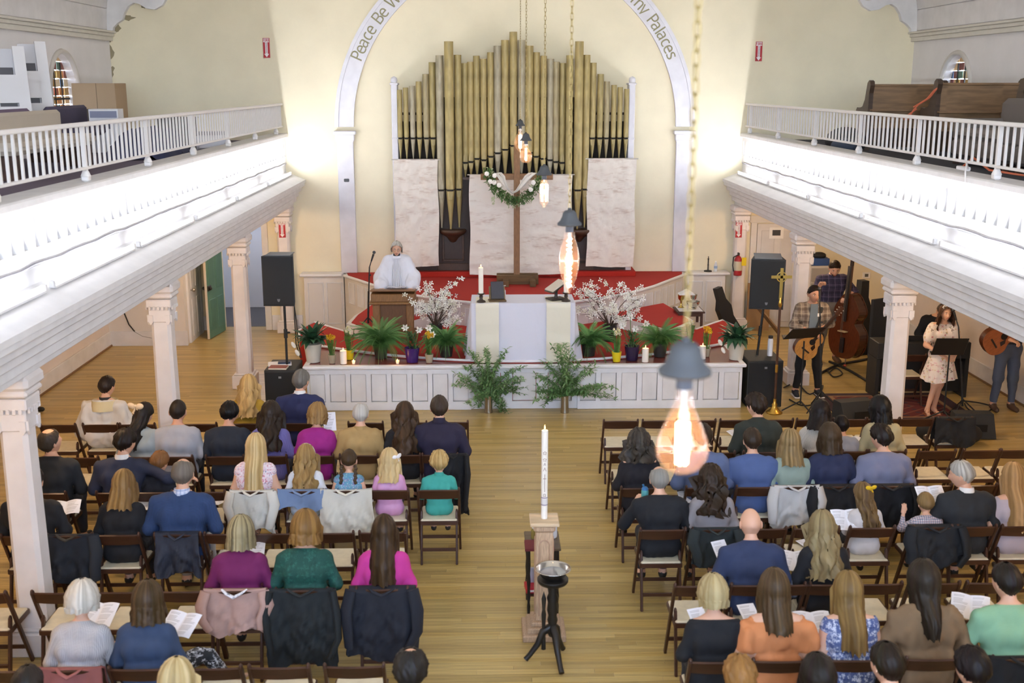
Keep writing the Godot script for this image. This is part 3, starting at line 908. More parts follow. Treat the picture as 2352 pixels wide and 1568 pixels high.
func stage() -> void:
	# the box extension with framed panels
	var t := thing("stage_platform", "white panelled stage front with a maroon top, under the altar and ferns", "platform")
	part(t, "top", slab(Vector3(-3.24, STAGE - 0.03, -18.4), Vector3(3.24, STAGE, -15.97)), mat("7d3f36", 0.25, 0, "paint"))
	part(t, "nosing", slab(Vector3(-3.29, STAGE - 0.045, -16.01), Vector3(3.29, STAGE + 0.006, -15.90), 0.012), m_white)
	for s in [-1, 1]:
		part(t, "nosing", slab(Vector3(s * 3.29, STAGE - 0.045, -17.3), Vector3(s * 3.2, STAGE + 0.006, -16.0), 0.012), m_white)
		part(t, "end_board", slab(Vector3(s * 3.24, 0, -17.4), Vector3(s * 3.2, STAGE - 0.04, -15.97), 0.004), mat("e0d6b8", 0.7))
	var front := func(xa: float, xb: float, z: float, n: int, pw: float, bottom: float, top: float) -> void:
		part(t, "backing", slab(Vector3(xa, 0.004, z - 0.11), Vector3(xb, STAGE - 0.04, z - 0.09)), m_white)
		part(t, "rail", slab(Vector3(xa, top, z - 0.032), Vector3(xb, STAGE - 0.04, z)), m_white)
		part(t, "rail", slab(Vector3(xa, 0.004, z - 0.032), Vector3(xb, bottom, z)), m_white)
		var pitch := (xb - xa) / n
		for i in n + 1:
			var c := xa + pitch * i
			var w := (pitch - pw) * 0.5
			part(t, "stile", slab(Vector3(maxf(c - w, xa), bottom, z - 0.032), Vector3(minf(c + w, xb), top, z)), m_white)
			if i < n:
				part(t, "panel", slab(Vector3(c + w + 0.008, bottom + 0.008, z - 0.031), Vector3(c + pitch - w - 0.008, top - 0.008, z - 0.024), 0.003), mat("e6e2de", 0.55, 0, "paint"))
	front.call(-3.24, -0.81, -15.95, 8, 0.235, 0.13, 0.56)
	front.call(0.78, 3.24, -15.95, 8, 0.235, 0.13, 0.56)
	front.call(-0.81, 0.78, -15.99, 3, 0.36, 0.12, 0.56)
	# red carpeted older platform behind, with a bowed white nosing
	var r := thing("carpeted_platform", "red carpeted bowed platform with white nosing behind the potted plants", "platform")
	var pl := PackedVector2Array()
	for i in 25:
		var x := lerpf(-3.2, 3.2, i / 24.0)
		pl.append(Vector2(x, -16.06 - 0.105 * x * x))
	var back := [[3.62, -17.7], [3.72, -18.3], [3.56, -18.93], [2.95, -18.2], [2.45, -19.9], [0, -18.5], [-2.45, -19.9], [-2.95, -18.2], [-3.56, -18.93], [-3.72, -18.3], [-3.62, -17.7]]
	for q in back: pl.append(Vector2(q[0], q[1]))
	var b := MB.new()
	var lay := Transform3D(Basis(Vector3.RIGHT, Vector3(0, 0, 1), Vector3(0, 1, 0)), Vector3.ZERO)   # outline in x, z drawn up
	b.prism(pl, 0.004, 0.715, lay)
	part(r, "carpet", b, m_red)
	for k in 2:
		var edge := []
		if k == 0:
			for i in range(0, 25): edge.append(Vector3(pl[i].x, 0.715, pl[i].y))
		else: continue
		var e := MB.new()
		e.tube(edge, 0.022, 6)
		part(r, "nosing", e, m_white)
	for s in [-1, 1]:
		var e := MB.new()
		var ed := []
		for q in [[3.2, -17.16], [3.62, -17.7], [3.72, -18.3], [3.56, -18.93], [2.95, -18.2]]: ed.append(Vector3(s * q[0], 0.715, q[1]))
		e.tube(ed, 0.02, 6)
		part(r, "nosing", e, m_white)
		var st := thing("chancel_step", "short white step with a red tread beside the " + ("small side table" if s > 0 else "lectern"), "step")
		var sp := PackedVector2Array([Vector2(s * 2.88, -17.95), Vector2(s * 2.38, -17.25), Vector2(s * 1.5, -18.6), Vector2(s * 2.6, -19.5), Vector2(s * 2.82, -18.6)])
		var sb := MB.new()
		sb.prism(sp, 0.715, 0.9, lay)
		part(st, "riser", sb, m_offwhite)
		var tp := PackedVector2Array([Vector2(s * 2.80, -17.98), Vector2(s * 2.36, -17.36), Vector2(s * 1.5, -18.6), Vector2(s * 2.6, -19.5), Vector2(s * 2.76, -18.6)])
		var tb := MB.new()
		tb.prism(tp, 0.9, 0.915, lay)
		part(st, "tread", tb, m_red)
	# upper chancel floor
	var u := thing("chancel_platform", "upper red carpeted chancel with a curved white panelled front below the organ", "platform")
	var up := PackedVector2Array()
	for i in 33:
		var x := lerpf(-3.32, 3.32, i / 32.0)
		up.append(Vector2(x, upper_z(x)))
	up.append(Vector2(3.32, ZW + 0.01)); up.append(Vector2(-3.32, ZW + 0.01))
	var ub := MB.new()
	ub.prism(up, 0.004, UPPER - 0.012, lay)
	part(u, "body", ub, m_offwhite)
	var ib := MB.new()
	var ins := PackedVector2Array()
	for i in 33:
		var x := lerpf(-3.24, 3.24, i / 32.0)
		ins.append(Vector2(x, upper_z(x) - 0.07))
	ins.append(Vector2(3.3, ZW + 0.01)); ins.append(Vector2(-3.3, ZW + 0.01))
	ib.prism(ins, UPPER - 0.012, UPPER, lay)
	part(u, "carpet", ib, m_red)
	var rail := []
	for i in 33:
		var x := lerpf(-3.32, 3.32, i / 32.0)
		rail.append(Vector3(x, UPPER - 0.02, upper_z(x) + 0.015))
	var rb := MB.new()
	rb.tube(rail, 0.03, 8)
	part(u, "nosing", rb, m_white)
	# raised panels following the curve
	var d := 0.0
	var path := []
	for i in 261:
		var x := lerpf(-3.25, 3.25, i / 260.0)
		path.append(Vector3(x, 0, upper_z(x)))
	var acc := 0.16
	var last: Vector3 = path[0]
	for i in range(1, 261):
		acc += last.distance_to(path[i])
		last = path[i]
		if acc > 0.33:
			acc = 0.0
			var tg: Vector3 = (path[mini(i + 3, 260)] - path[maxi(i - 3, 0)]).normalized()
			var fb := Basis(tg, Vector3.UP, tg.cross(Vector3.UP))
			var fm := MB.new()
			# frame strips round a recessed field
			for q in [[-0.12, 0.82, 0.018, 0.42], [0.12, 0.82, 0.018, 0.42], [0, 1.02, 0.25, 0.018], [0, 0.62, 0.25, 0.018]]:
				fm.box(Vector3(q[0], q[1], 0.006), Vector3(q[2], q[3], 0.014), Basis(), 0.004)
			fm.box(Vector3(0, 0.82, 0.002), Vector3(0.22, 0.38, 0.006))
			part(u, "panel", fm, m_white, Transform3D(fb, path[i]))
	# organ plinth, carpeted
	var pb := slab(Vector3(-2.3, UPPER, ZW + 0.01), Vector3(2.3, UPPER + 0.1, -20.98), 0.01)
	part(u, "organ_step", pb, m_red)
	# half walls at both ends
	for s in [-1, 1]:
		var h := thing("half_wall", "white panelled half wall beside the chancel, with " + ("a candlestick and bottle on top" if s > 0 else "a bare top"), "half wall")
		part(h, "body", slab(Vector3(s * 3.335, 0, ZW + 0.005), Vector3(s * 4.10, UPPER - 0.02, -21.3)), m_offwhite)
		part(h, "cap", slab(Vector3(s * 3.36, UPPER - 0.03, ZW + 0.005), Vector3(s * 4.18, UPPER + 0.02, -21.24), 0.014), m_white)
		for q in [3.52, 3.88]:
			part(h, "panel", slab(Vector3(s * (q - 0.13), 0.2, -21.3), Vector3(s * (q + 0.13), 0.98, -21.292)), mat("d9d3cc", 0.6))
			var fr := MB.new()
			for k in [[-0.145, 0.59, 0.02, 0.8], [0.145, 0.59, 0.02, 0.8], [0, 0.99, 0.31, 0.02], [0, 0.19, 0.31, 0.02]]:
				fr.box(Vector3(s * q + k[0], k[1], -21.293), Vector3(k[2], k[3], 0.016), Basis(), 0.004)
			part(h, "panel_moulding", fr, m_white)

# ---------------------------------------------------------------- organ
func pipe_mesh(w: float, foot: float, body: float, pointed: bool) -> MB:
	# from the toe upward: cone foot, mouth, long body; origin at the toe
	var b := MB.new()
	var r := w * 0.5
	b.lathe([Vector2(r * 0.22, 0), Vector2(r * 0.22, 0.03), Vector2(r * 0.96, foot), Vector2(r * 0.96, foot), Vector2(0, foot)], 16)
	b.lathe([Vector2(r * 0.9, foot + 0.02), Vector2(r, foot + 0.05), Vector2(r, foot + body), Vector2(r, foot + body), Vector2(r * 0.86, foot + body), Vector2(r * 0.86, foot + body), Vector2(r * 0.86, foot + body - 0.3), Vector2(0, foot + body - 0.3)], 16)
	# upper lip, flattened in front
	b.prism(PackedVector2Array([Vector2(-r * 0.62, foot + 0.025), Vector2(r * 0.62, foot + 0.025), Vector2(r * 0.5, foot + w * 1.1), Vector2(0, foot + w * (2.1 if pointed else 1.5)), Vector2(-r * 0.5, foot + w * 1.1)]), r * 0.7, r * 0.98)
	b.prism(PackedVector2Array([Vector2(-r * 0.62, foot - 0.02), Vector2(r * 0.62, foot - 0.02), Vector2(r * 0.4, foot - w), Vector2(-r * 0.4, foot - w)]), r * 0.6, r * 0.9)
	return b

func organ() -> void:
	var zf := -21.12
	var o := thing("pipe_organ", "tall organ with dull gold pipes in a dark wooden case at the front wall", "organ")
	var gold := [mat("a89762", 0.45, 0.2, "tarnish"), mat("b09d66", 0.45, 0.2, "tarnish"), mat("a89a74", 0.45, 0.2, "tarnish"), mat("aca287", 0.45, 0.2, "tarnish")]
	var mouth := mat("15120d", 0.8)
	# dark back of the case
	part(o, "case_back", slab(Vector3(-2.25, UPPER + 0.1, ZW + 0.01), Vector3(2.25, 4.05, ZW + 0.1)), mat("26201a", 0.8))
	var stepped := MB.new()
	stepped.box(Vector3(0, 4.25, ZW + 0.06), Vector3(2.9, 0.5, 0.1))
	part(o, "case_back", stepped, mat("26201a", 0.8))
	part(o, "pipe_rack", slab(Vector3(-2.2, 4.18, ZW + 0.12), Vector3(2.2, 4.22, zf - 0.06)), mat("2b2018", 0.7))
	# pipes: [px, top px, mouth px, toe px, width px]
	var P := []
	var lt := [[919, 206, 11], [933, 201, 11.5], [948, 197, 12], [963, 187, 12.5], [979, 170, 14], [994, 143, 15]]
	for q in lt: P.append([q[0], q[1], 318, 366, q[2], 0.0])
	P.append([1012, 127, 437, 523, 17, 0.1]); P.append([1033, 95, 437, 526, 20, 0.16]); P.append([1053, 126, 435, 522, 16, 0.1])
	var ct := [[1068, 145, 374], [1081, 142, 372], [1095, 128, 365], [1111, 135, 368], [1127, 120, 360], [1143, 105, 352], [1160, 92, 344], [1179, 73, 335], [1198, 92, 344], [1216, 105, 352], [1232, 120, 360], [1248, 128, 365], [1264, 135, 368], [1277, 142, 372], [1292, 145, 374]]
	for q in ct: P.append([q[0], q[1], q[2], 406, 14.5 if q[0] < 1140 or q[0] > 1220 else 17, 0.0])
	P.append([1307, 127, 437, 523, 16, 0.1]); P.append([1328, 95, 437, 526, 19, 0.16]); P.append([1345, 126, 435, 522, 16, 0.1])
	var rt := [[1361, 144, 15], [1378, 170, 14], [1393, 187, 12.5], [1409, 195, 12], [1423, 200, 11.5], [1438, 204, 11]]
	for q in rt: P.append([q[0], q[1], 318, 364, q[2], 0.0])
	rng.seed = 11
	var k := 0
	for q in P:
		var z: float = zf + q[5]
		var top := W(q[0], q[1], z)
		var mo := W(q[0], q[2], z)
		var toe := W(q[0], q[3], z)
		var w: float = q[4] / FOCAL * 22.0 * 0.98
		var b := pipe_mesh(w, mo.y - toe.y, top.y - mo.y, q[5] > 0 or rng.randf() < 0.4)
		var px := (top.x + toe.x) * 0.5
		var p := part(o, "pipe", b, gold[[0, 1, 0, 2, 1, 3][rng.randi() % 6]], Transform3D(Basis(), Vector3(px, toe.y, z)))
		var mb := MB.new()
		mb.box(Vector3(0, mo.y - toe.y + 0.004, w * 0.42), Vector3(w * 0.7, 0.03, 0.04))
		part(p, "mouth", mb, mouth)
		k += 1
	# toe boards
	part(o, "toe_board", slab(Vector3(-2.22, W(950, 366, zf).y - 0.04, zf - 0.3), Vector3(-1.5, W(950, 366, zf).y, zf + 0.06)), m_dark_wood)
	part(o, "toe_board", slab(Vector3(1.42, W(1400, 364, zf).y - 0.04, zf - 0.3), Vector3(2.22, W(1400, 364, zf).y, zf + 0.06)), m_dark_wood)
	part(o, "toe_board", slab(Vector3(-1.02, W(1180, 406, zf).y - 0.05, zf - 0.3), Vector3(1.0, W(1180, 406, zf).y, zf + 0.06)), m_dark_wood)
	# lower case front with panels
	var cf := mat("4b3322", 0.5, 0, "woodv")
	part(o, "case_front", slab(Vector3(-2.22, UPPER + 0.1, zf - 0.12), Vector3(-0.95, W(950, 366, zf).y - 0.04, zf - 0.06)), mat("38261a", 0.55, 0, "woodv"))
	part(o, "case_front", slab(Vector3(0.93, UPPER + 0.1, zf - 0.12), Vector3(2.22, W(950, 366, zf).y - 0.04, zf - 0.06)), mat("38261a", 0.55, 0, "woodv"))
	part(o, "case_front", slab(Vector3(-0.95, UPPER + 0.1, zf - 0.12), Vector3(0.93, W(1180, 406, zf).y - 0.05, zf - 0.06)), mat("38261a", 0.55, 0, "woodv"))
	for s in [W(1040, 500, zf).x, W(1330, 500, zf).x]:
		# half-round corbel under the three tower pipes, and a framed panel below
		var c := MB.new()
		var yb := W(1035, 526, zf).y
		var prof := [Vector2(0.0, yb - 0.26), Vector2(0.05, yb - 0.24), Vector2(0.11, yb - 0.16), Vector2(0.16, yb - 0.12), Vector2(0.22, yb - 0.09), Vector2(0.25, yb - 0.05), Vector2(0.26, yb - 0.02), Vector2(0.24, yb), Vector2(0.24, yb), Vector2(0, yb)]
		c.lathe(prof, 24, Vector3(s, 0, zf))
		part(o, "corbel", c, cf)
		part(o, "panel", slab(Vector3(s - 0.2, UPPER + 0.32, zf - 0.06), Vector3(s + 0.2, UPPER + 0.78, zf - 0.05), 0.004), mat("3a281c", 0.5, 0, "woodv"))
		var fr := MB.new()
		for q in [[-0.19, 0.55, 0.04, 0.52], [0.19, 0.55, 0.04, 0.52], [0, 0.80, 0.42, 0.04], [0, 0.30, 0.42, 0.04]]:
			fr.box(Vector3(s + q[0], UPPER + q[1], zf - 0.045), Vector3(q[2], q[3], 0.03), Basis(), 0.006)
		part(o, "panel_moulding", fr, cf)
		part(o, "plinth", slab(Vector3(s - 0.3, UPPER + 0.1, zf - 0.06), Vector3(s + 0.3, UPPER + 0.24, zf - 0.03), 0.006), cf)
	# white end posts
	for q in [905, 1452]:
		var a := W(q, 190, -21.2)
		var pb := MB.new()
		pb.box(Vector3(a.x, (a.y + UPPER) * 0.5, -21.3), Vector3(0.115, a.y - UPPER, 0.3), Basis(), 0.01)
		pb.box(Vector3(a.x, a.y - 0.02, -21.3), Vector3(0.15, 0.04, 0.34), Basis(), 0.01)
		pb.lathe([Vector2(0.055, 0), Vector2(0.065, 0.04), Vector2(0.055, 0.09), Vector2(0.0, 0.12)], 12, Vector3(a.x, a.y, -21.2))
		pb.box(Vector3(a.x, W(q, 318, -21.2).y, -21.3), Vector3(0.13, 0.03, 0.32), Basis(), 0.006)
		part(o, "end_post", pb, mat("dcdbe0", 0.5, 0, "paint"))

func banner_mat() -> Material:
	if mats.has("banner"): return mats["banner"]
	var n1 := noise_of(0.012, 4, 5)
	var n2 := noise_of(0.05, 8, 4)
	var t := painted("banner", 384, 384, func(x, y):
		var a: float = n1.get_noise_2d(x * 0.6, y * 2.2)
		var b: float = n2.get_noise_2d(x * 0.5, y * 2.4)
		var k := clampf((a - 0.08) * 2.0, 0.0, 1.0) * clampf(0.45 + b * 1.8, 0.0, 1.0)
		return Color.html("e3dcd0").lerp(Color.html("b8a08e"), k * 0.7))
	var m := StandardMaterial3D.new()
	m.albedo_texture = t; m.roughness = 0.75; m.uv1_triplanar = true; m.uv1_scale = Vector3(0.55, 0.55, 0.55)
	m.heightmap_enabled = true; m.heightmap_texture = tone("crumple", 256, 0.02, 0.0, 1.0, 1, 5); m.heightmap_scale = 1.4
	mats["banner"] = m
	return m

func banner(nm: String, label: String, q0: Vector2, q1: Vector2, z: float, seed_: int) -> void:
	var a := W(q0.x, q0.y, z); var b := W(q1.x, q1.y, z)
	var t := thing(nm, label, "banner", Vector3.ZERO)
	var fn := noise_of(1.1, seed_, 3)
	var pts := []
	for j in 41:
		var row := PackedVector3Array()
		for i in 25:
			var u := i / 24.0
			var v := 1.0 - j / 40.0   # bottom row first so the face looks to the nave
			var x := lerpf(a.x, b.x, u) + 0.012 * sin(v * 9.0 + seed_)
			var y := lerpf(a.y, b.y, v) + 0.012 * sin(u * 5.0 + seed_) * v
			var w := 0.018 * sin(u * 14.0 + seed_) * v + 0.03 * fn.get_noise_2d(u * 2.0, v * 6.0) + 0.02 * fn.get_noise_2d(u * 5.0 + 9.0, v * 14.0)
			row.append(Vector3(x, y, z + w))
		pts.append(row)
	var m := MB.new()
	m.sheet(pts, 0.004)
	part(t, "cloth", m, banner_mat())
	var r := MB.new()
	r.tube([Vector3(a.x - 0.04, a.y - 0.005, z - 0.01), Vector3(b.x + 0.04, a.y - 0.005, z - 0.01)], 0.012, 8)
	part(t, "rod", r, mat("b8b2a8", 0.4))

func great_cross() -> void:
	var zc := -20.3
	var base := G(1188, 655, UPPER)
	var c := thing("wooden_cross", "plain wooden cross on a timber foot in front of the central banner", "cross")
	var wm := mat("8a6440", 0.6, 0, "woodv")
	var wh := mat("8a6440", 0.6, 0, "wood")
	var dk := mat("6a4e2a", 0.7, 0, "wood")
	var top := W(1187, 333, zc)
	var x := W(1187, 500, zc).x
	part(c, "upright", slab(Vector3(x - 0.055, UPPER + 0.05, zc - 0.05), Vector3(x + 0.055, top.y, zc + 0.05), 0.005), wm)
	var a := W(1104, 406, zc); var a2 := W(1270, 406, zc)
	part(c, "crossbeam", slab(Vector3(a.x, a.y - 0.055, zc - 0.06), Vector3(a2.x, a.y + 0.055, zc + 0.03), 0.005), wh)
	var l := W(1141, 640, zc); var r := W(1236, 640, zc)
	part(c, "foot_beam", slab(Vector3(l.x, UPPER + 0.002, zc + 0.05), Vector3(r.x, UPPER + 0.17, zc + 0.15), 0.006), dk)
	part(c, "foot_beam", slab(Vector3(l.x, UPPER + 0.002, zc - 0.15), Vector3(r.x, UPPER + 0.17, zc - 0.05), 0.006), dk)
	for q in [1161, 1222]:
		var f := W(q, 650, zc)
		part(c, "foot", slab(Vector3(f.x - 0.055, UPPER + 0.002, zc - 0.4), Vector3(f.x + 0.055, UPPER + 0.11, zc + 0.42), 0.006), dk)
	# white cloth looped from arm to arm
	var zc2 := zc + 0.09
	var cl := thing("draped_cloth", "white cloth draped over the arms of the wooden cross", "cloth")
	var low := [[1137, 398], [1146, 412], [1156, 425], [1166, 437], [1176, 445], [1188, 441], [1200, 432], [1212, 419], [1224, 405], [1234, 397]]
	var upp := [[1152, 396], [1160, 405], [1163, 418], [1168, 432], [1178, 442], [1186, 437], [1193, 426], [1199, 414], [1205, 404], [1214, 397]]
	var pts := []
	for j in 7:
		var row := PackedVector3Array()
		var v := j / 6.0
		for i in 10:
			var p := W(lerpf(low[i][0], upp[i][0], v), lerpf(low[i][1], upp[i][1], v), zc2)
			p.z += 0.025 * sin(v * 9.0 + i * 0.8) - 0.05 * absf(i - 4.5) / 4.5
			row.append(p)
		pts.append(row)
	var m := MB.new()
	m.sheet(pts, 0.012)
	part(cl, "swag", m, mat("e6e0d6", 0.8, 0, "cloth"))
	# evergreen garland
	var g := thing("garland", "evergreen and ivy garland with white roses hung along the draped cross", "garland")
	var path := []
	for q in [[1122, 392], [1124, 402], [1130, 416], [1140, 431], [1152, 444], [1165, 455], [1178, 460], [1192, 459], [1206, 452], [1219, 442], [1230, 428], [1238, 414], [1243, 402]]: path.append(W(q[0], q[1], zc + 0.16))
	rng.seed = 31
	var leaf := MB.new()
	var ivy := MB.new()
	for i in path.size() - 1:
		for k in 110:
			var p: Vector3 = path[i].lerp(path[i + 1], rng.randf()) + Vector3(rnd(-0.075, 0.075), rnd(-0.085, 0.07), rnd(-0.04, 0.07))
			var d := Vector3(rnd(-1, 1), rnd(-1, 0.8), rnd(-0.2, 1)).normalized()
			var sd := d.cross(Vector3(0.2, 1, 0.3)).normalized()
			var L := rnd(0.04, 0.09)
			var tgt := ivy if rng.randf() < 0.1 else leaf
			tgt.tri(p - sd * L * 0.22, p + sd * L * 0.22, p + d * L)
	for q in [[1133, 448], [1131, 458], [1252, 430], [1166, 466], [1180, 468]]:
		for k in 9:
			var p := W(q[0] + rnd(-3, 3), q[1] + rnd(-9, 9), zc + 0.15)
			ivy.tri(p, p + Vector3(0.03, -0.01, 0.01), p + Vector3(rnd(-0.01, 0.02), -0.045, 0.0))
	var lf := part(g, "sprays", leaf, mat("4f6e38", 0.7))
	lf.set_meta("kind", "stuff")
	var iv := part(g, "ivy", ivy, mat("a9b08a", 0.7))
	iv.set_meta("kind", "stuff")
	for q in [[1126, 417], [1135, 419], [1146, 425], [1225, 419], [1219, 435], [1118, 399], [1136, 403]]:
		var b := MB.new()
		var p := W(q[0], q[1], zc + 0.24)
		for k in 7:
			var an := TAU * k / 7
			b.ball(p + Vector3(cos(an), sin(an), 0.2) * 0.024, Vector3(0.022, 0.022, 0.016), 7, 5)
		b.ball(p + Vector3(0, 0, 0.014), Vector3(0.02, 0.02, 0.02), 8, 6)
		part(g, "rose", b, mat("f2efe8", 0.7))

# ---------------------------------------------------------------- bodies
# A body is a set of tapered bones [a, b, ra, rb, zone]; zones: 0 torso, 1 neck, 2/3 arm at -x, 4/5 arm at +x, 6 thighs, 7 shins, 8 feet, 9 skirt
func net(bones: Array, cell: float, k: float) -> Dictionary:
	var lo := Vector3(9, 9, 9)
	var hi := -lo
	for b in bones:
		var r: float = maxf(b[2], b[3]) + cell * 2.0
		lo = lo.min(b[0] - Vector3(r, r, r)).min(b[1] - Vector3(r, r, r))
		hi = hi.max(b[0] + Vector3(r, r, r)).max(b[1] + Vector3(r, r, r))
	var nx := int((hi.x - lo.x) / cell) + 2
	var ny := int((hi.y - lo.y) / cell) + 2
	var nz := int((hi.z - lo.z) / cell) + 2
	var g := PackedFloat32Array()
	g.resize(nx * ny * nz)
	g.fill(1.0)
	for b in bones:
		var a: Vector3 = b[0]
		var e: Vector3 = b[1]
		var ra: float = b[2]
		var rb: float = b[3]
		var ba := e - a
		var bb := maxf(ba.length_squared(), 1e-9)
		var m := maxf(ra, rb) + k + cell
		var l := ((a.min(e) - lo - Vector3(m, m, m)) / cell).floor().clamp(Vector3.ZERO, Vector3(nx - 1, ny - 1, nz - 1))
		var h := ((a.max(e) - lo + Vector3(m, m, m)) / cell).ceil().clamp(Vector3.ZERO, Vector3(nx - 1, ny - 1, nz - 1))
		for iy in range(int(l.y), int(h.y) + 1):
			for iz in range(int(l.z), int(h.z) + 1):
				var at0 := (iy * nz + iz) * nx
				var pa := Vector3(lo.x + l.x * cell, lo.y + iy * cell, lo.z + iz * cell) - a
				for ix in range(int(l.x), int(h.x) + 1):
					var t := clampf(pa.dot(ba) / bb, 0.0, 1.0)
					var d := (pa - ba * t).length() - (ra + (rb - ra) * t)
					var o := g[at0 + ix]
					var w := k - absf(o - d)
					if w > 0.0: g[at0 + ix] = minf(o, d) - w * w * 0.25 / k
					elif d < o: g[at0 + ix] = d
					pa.x += cell
	# one vertex in each crossed cell
	var vid := PackedInt32Array()
	vid.resize(g.size())
	vid.fill(-1)
	var v := PackedVector3Array()
	var sy := nz * nx
	var offs := [0, 1, nx, nx + 1, sy, sy + 1, sy + nx, sy + nx + 1]
	var cnr := [Vector3(0, 0, 0), Vector3(1, 0, 0), Vector3(0, 0, 1), Vector3(1, 0, 1), Vector3(0, 1, 0), Vector3(1, 1, 0), Vector3(0, 1, 1), Vector3(1, 1, 1)]
	var edges := [[0, 1], [2, 3], [4, 5], [6, 7], [0, 2], [1, 3], [4, 6], [5, 7], [0, 4], [1, 5], [2, 6], [3, 7]]
	for iy in ny - 1:
		for iz in nz - 1:
			var base := (iy * nz + iz) * nx
			for ix in nx - 1:
				var i0 := base + ix
				var f := g[i0]
				if f > cell * 2.0 or f < -cell * 2.0: continue
				var s := 0
				for q in 8:
					if g[i0 + offs[q]] < 0.0: s += 1
				if s == 0 or s == 8: continue
				var sum := Vector3.ZERO
				var cnt := 0
				for e in edges:
					var fa := g[i0 + offs[e[0]]]
					var fb := g[i0 + offs[e[1]]]
					if (fa < 0.0) != (fb < 0.0):
						sum += cnr[e[0]].lerp(cnr[e[1]], fa / (fa - fb))
						cnt += 1
				vid[i0] = v.size()
				v.append(lo + (Vector3(ix, iy, iz) + sum / cnt) * cell)
	var idx := PackedInt32Array()
	var axes := [[1, nx, sy], [nx, sy, 1], [sy, 1, nx]]
	for iy in range(1, ny - 1):
		for iz in range(1, nz - 1):
			var base := (iy * nz + iz) * nx
			for ix in range(1, nx - 1):
				var i0 := base + ix
				var f := g[i0]
				if f > cell * 1.5 or f < -cell * 1.5: continue
				for ax in axes:
					var f2 := g[i0 + ax[0]]
					if (f < 0.0) == (f2 < 0.0): continue
					var p0 := vid[i0]
					var p1 := vid[i0 - ax[1]]
					var p2 := vid[i0 - ax[1] - ax[2]]
					var p3 := vid[i0 - ax[2]]
					if p0 < 0 or p1 < 0 or p2 < 0 or p3 < 0: continue
					if f > 0.0: idx.append_array([p0, p1, p2, p0, p2, p3])
					else: idx.append_array([p0, p2, p1, p0, p3, p2])
	# orientation: make normals point outward from the field
	var n := PackedVector3Array()
	n.resize(v.size())
	for i in range(0, idx.size(), 3):
		var fn := (v[idx[i + 1]] - v[idx[i]]).cross(v[idx[i + 2]] - v[idx[i]])
		n[idx[i]] += fn; n[idx[i + 1]] += fn; n[idx[i + 2]] += fn
	for i in n.size(): n[i] = n[i].normalized()
	# test one vertex
	var top := 0
	for i in v.size():
		if v[i].y > v[top].y: top = i
	if n.size() and n[top].y < 0.0:
		for i in n.size(): n[i] = -n[i]
		for i in range(0, idx.size(), 3):
			var s := idx[i + 1]
			idx[i + 1] = idx[i + 2]; idx[i + 2] = s
	return {"v": v, "n": n, "i": idx}

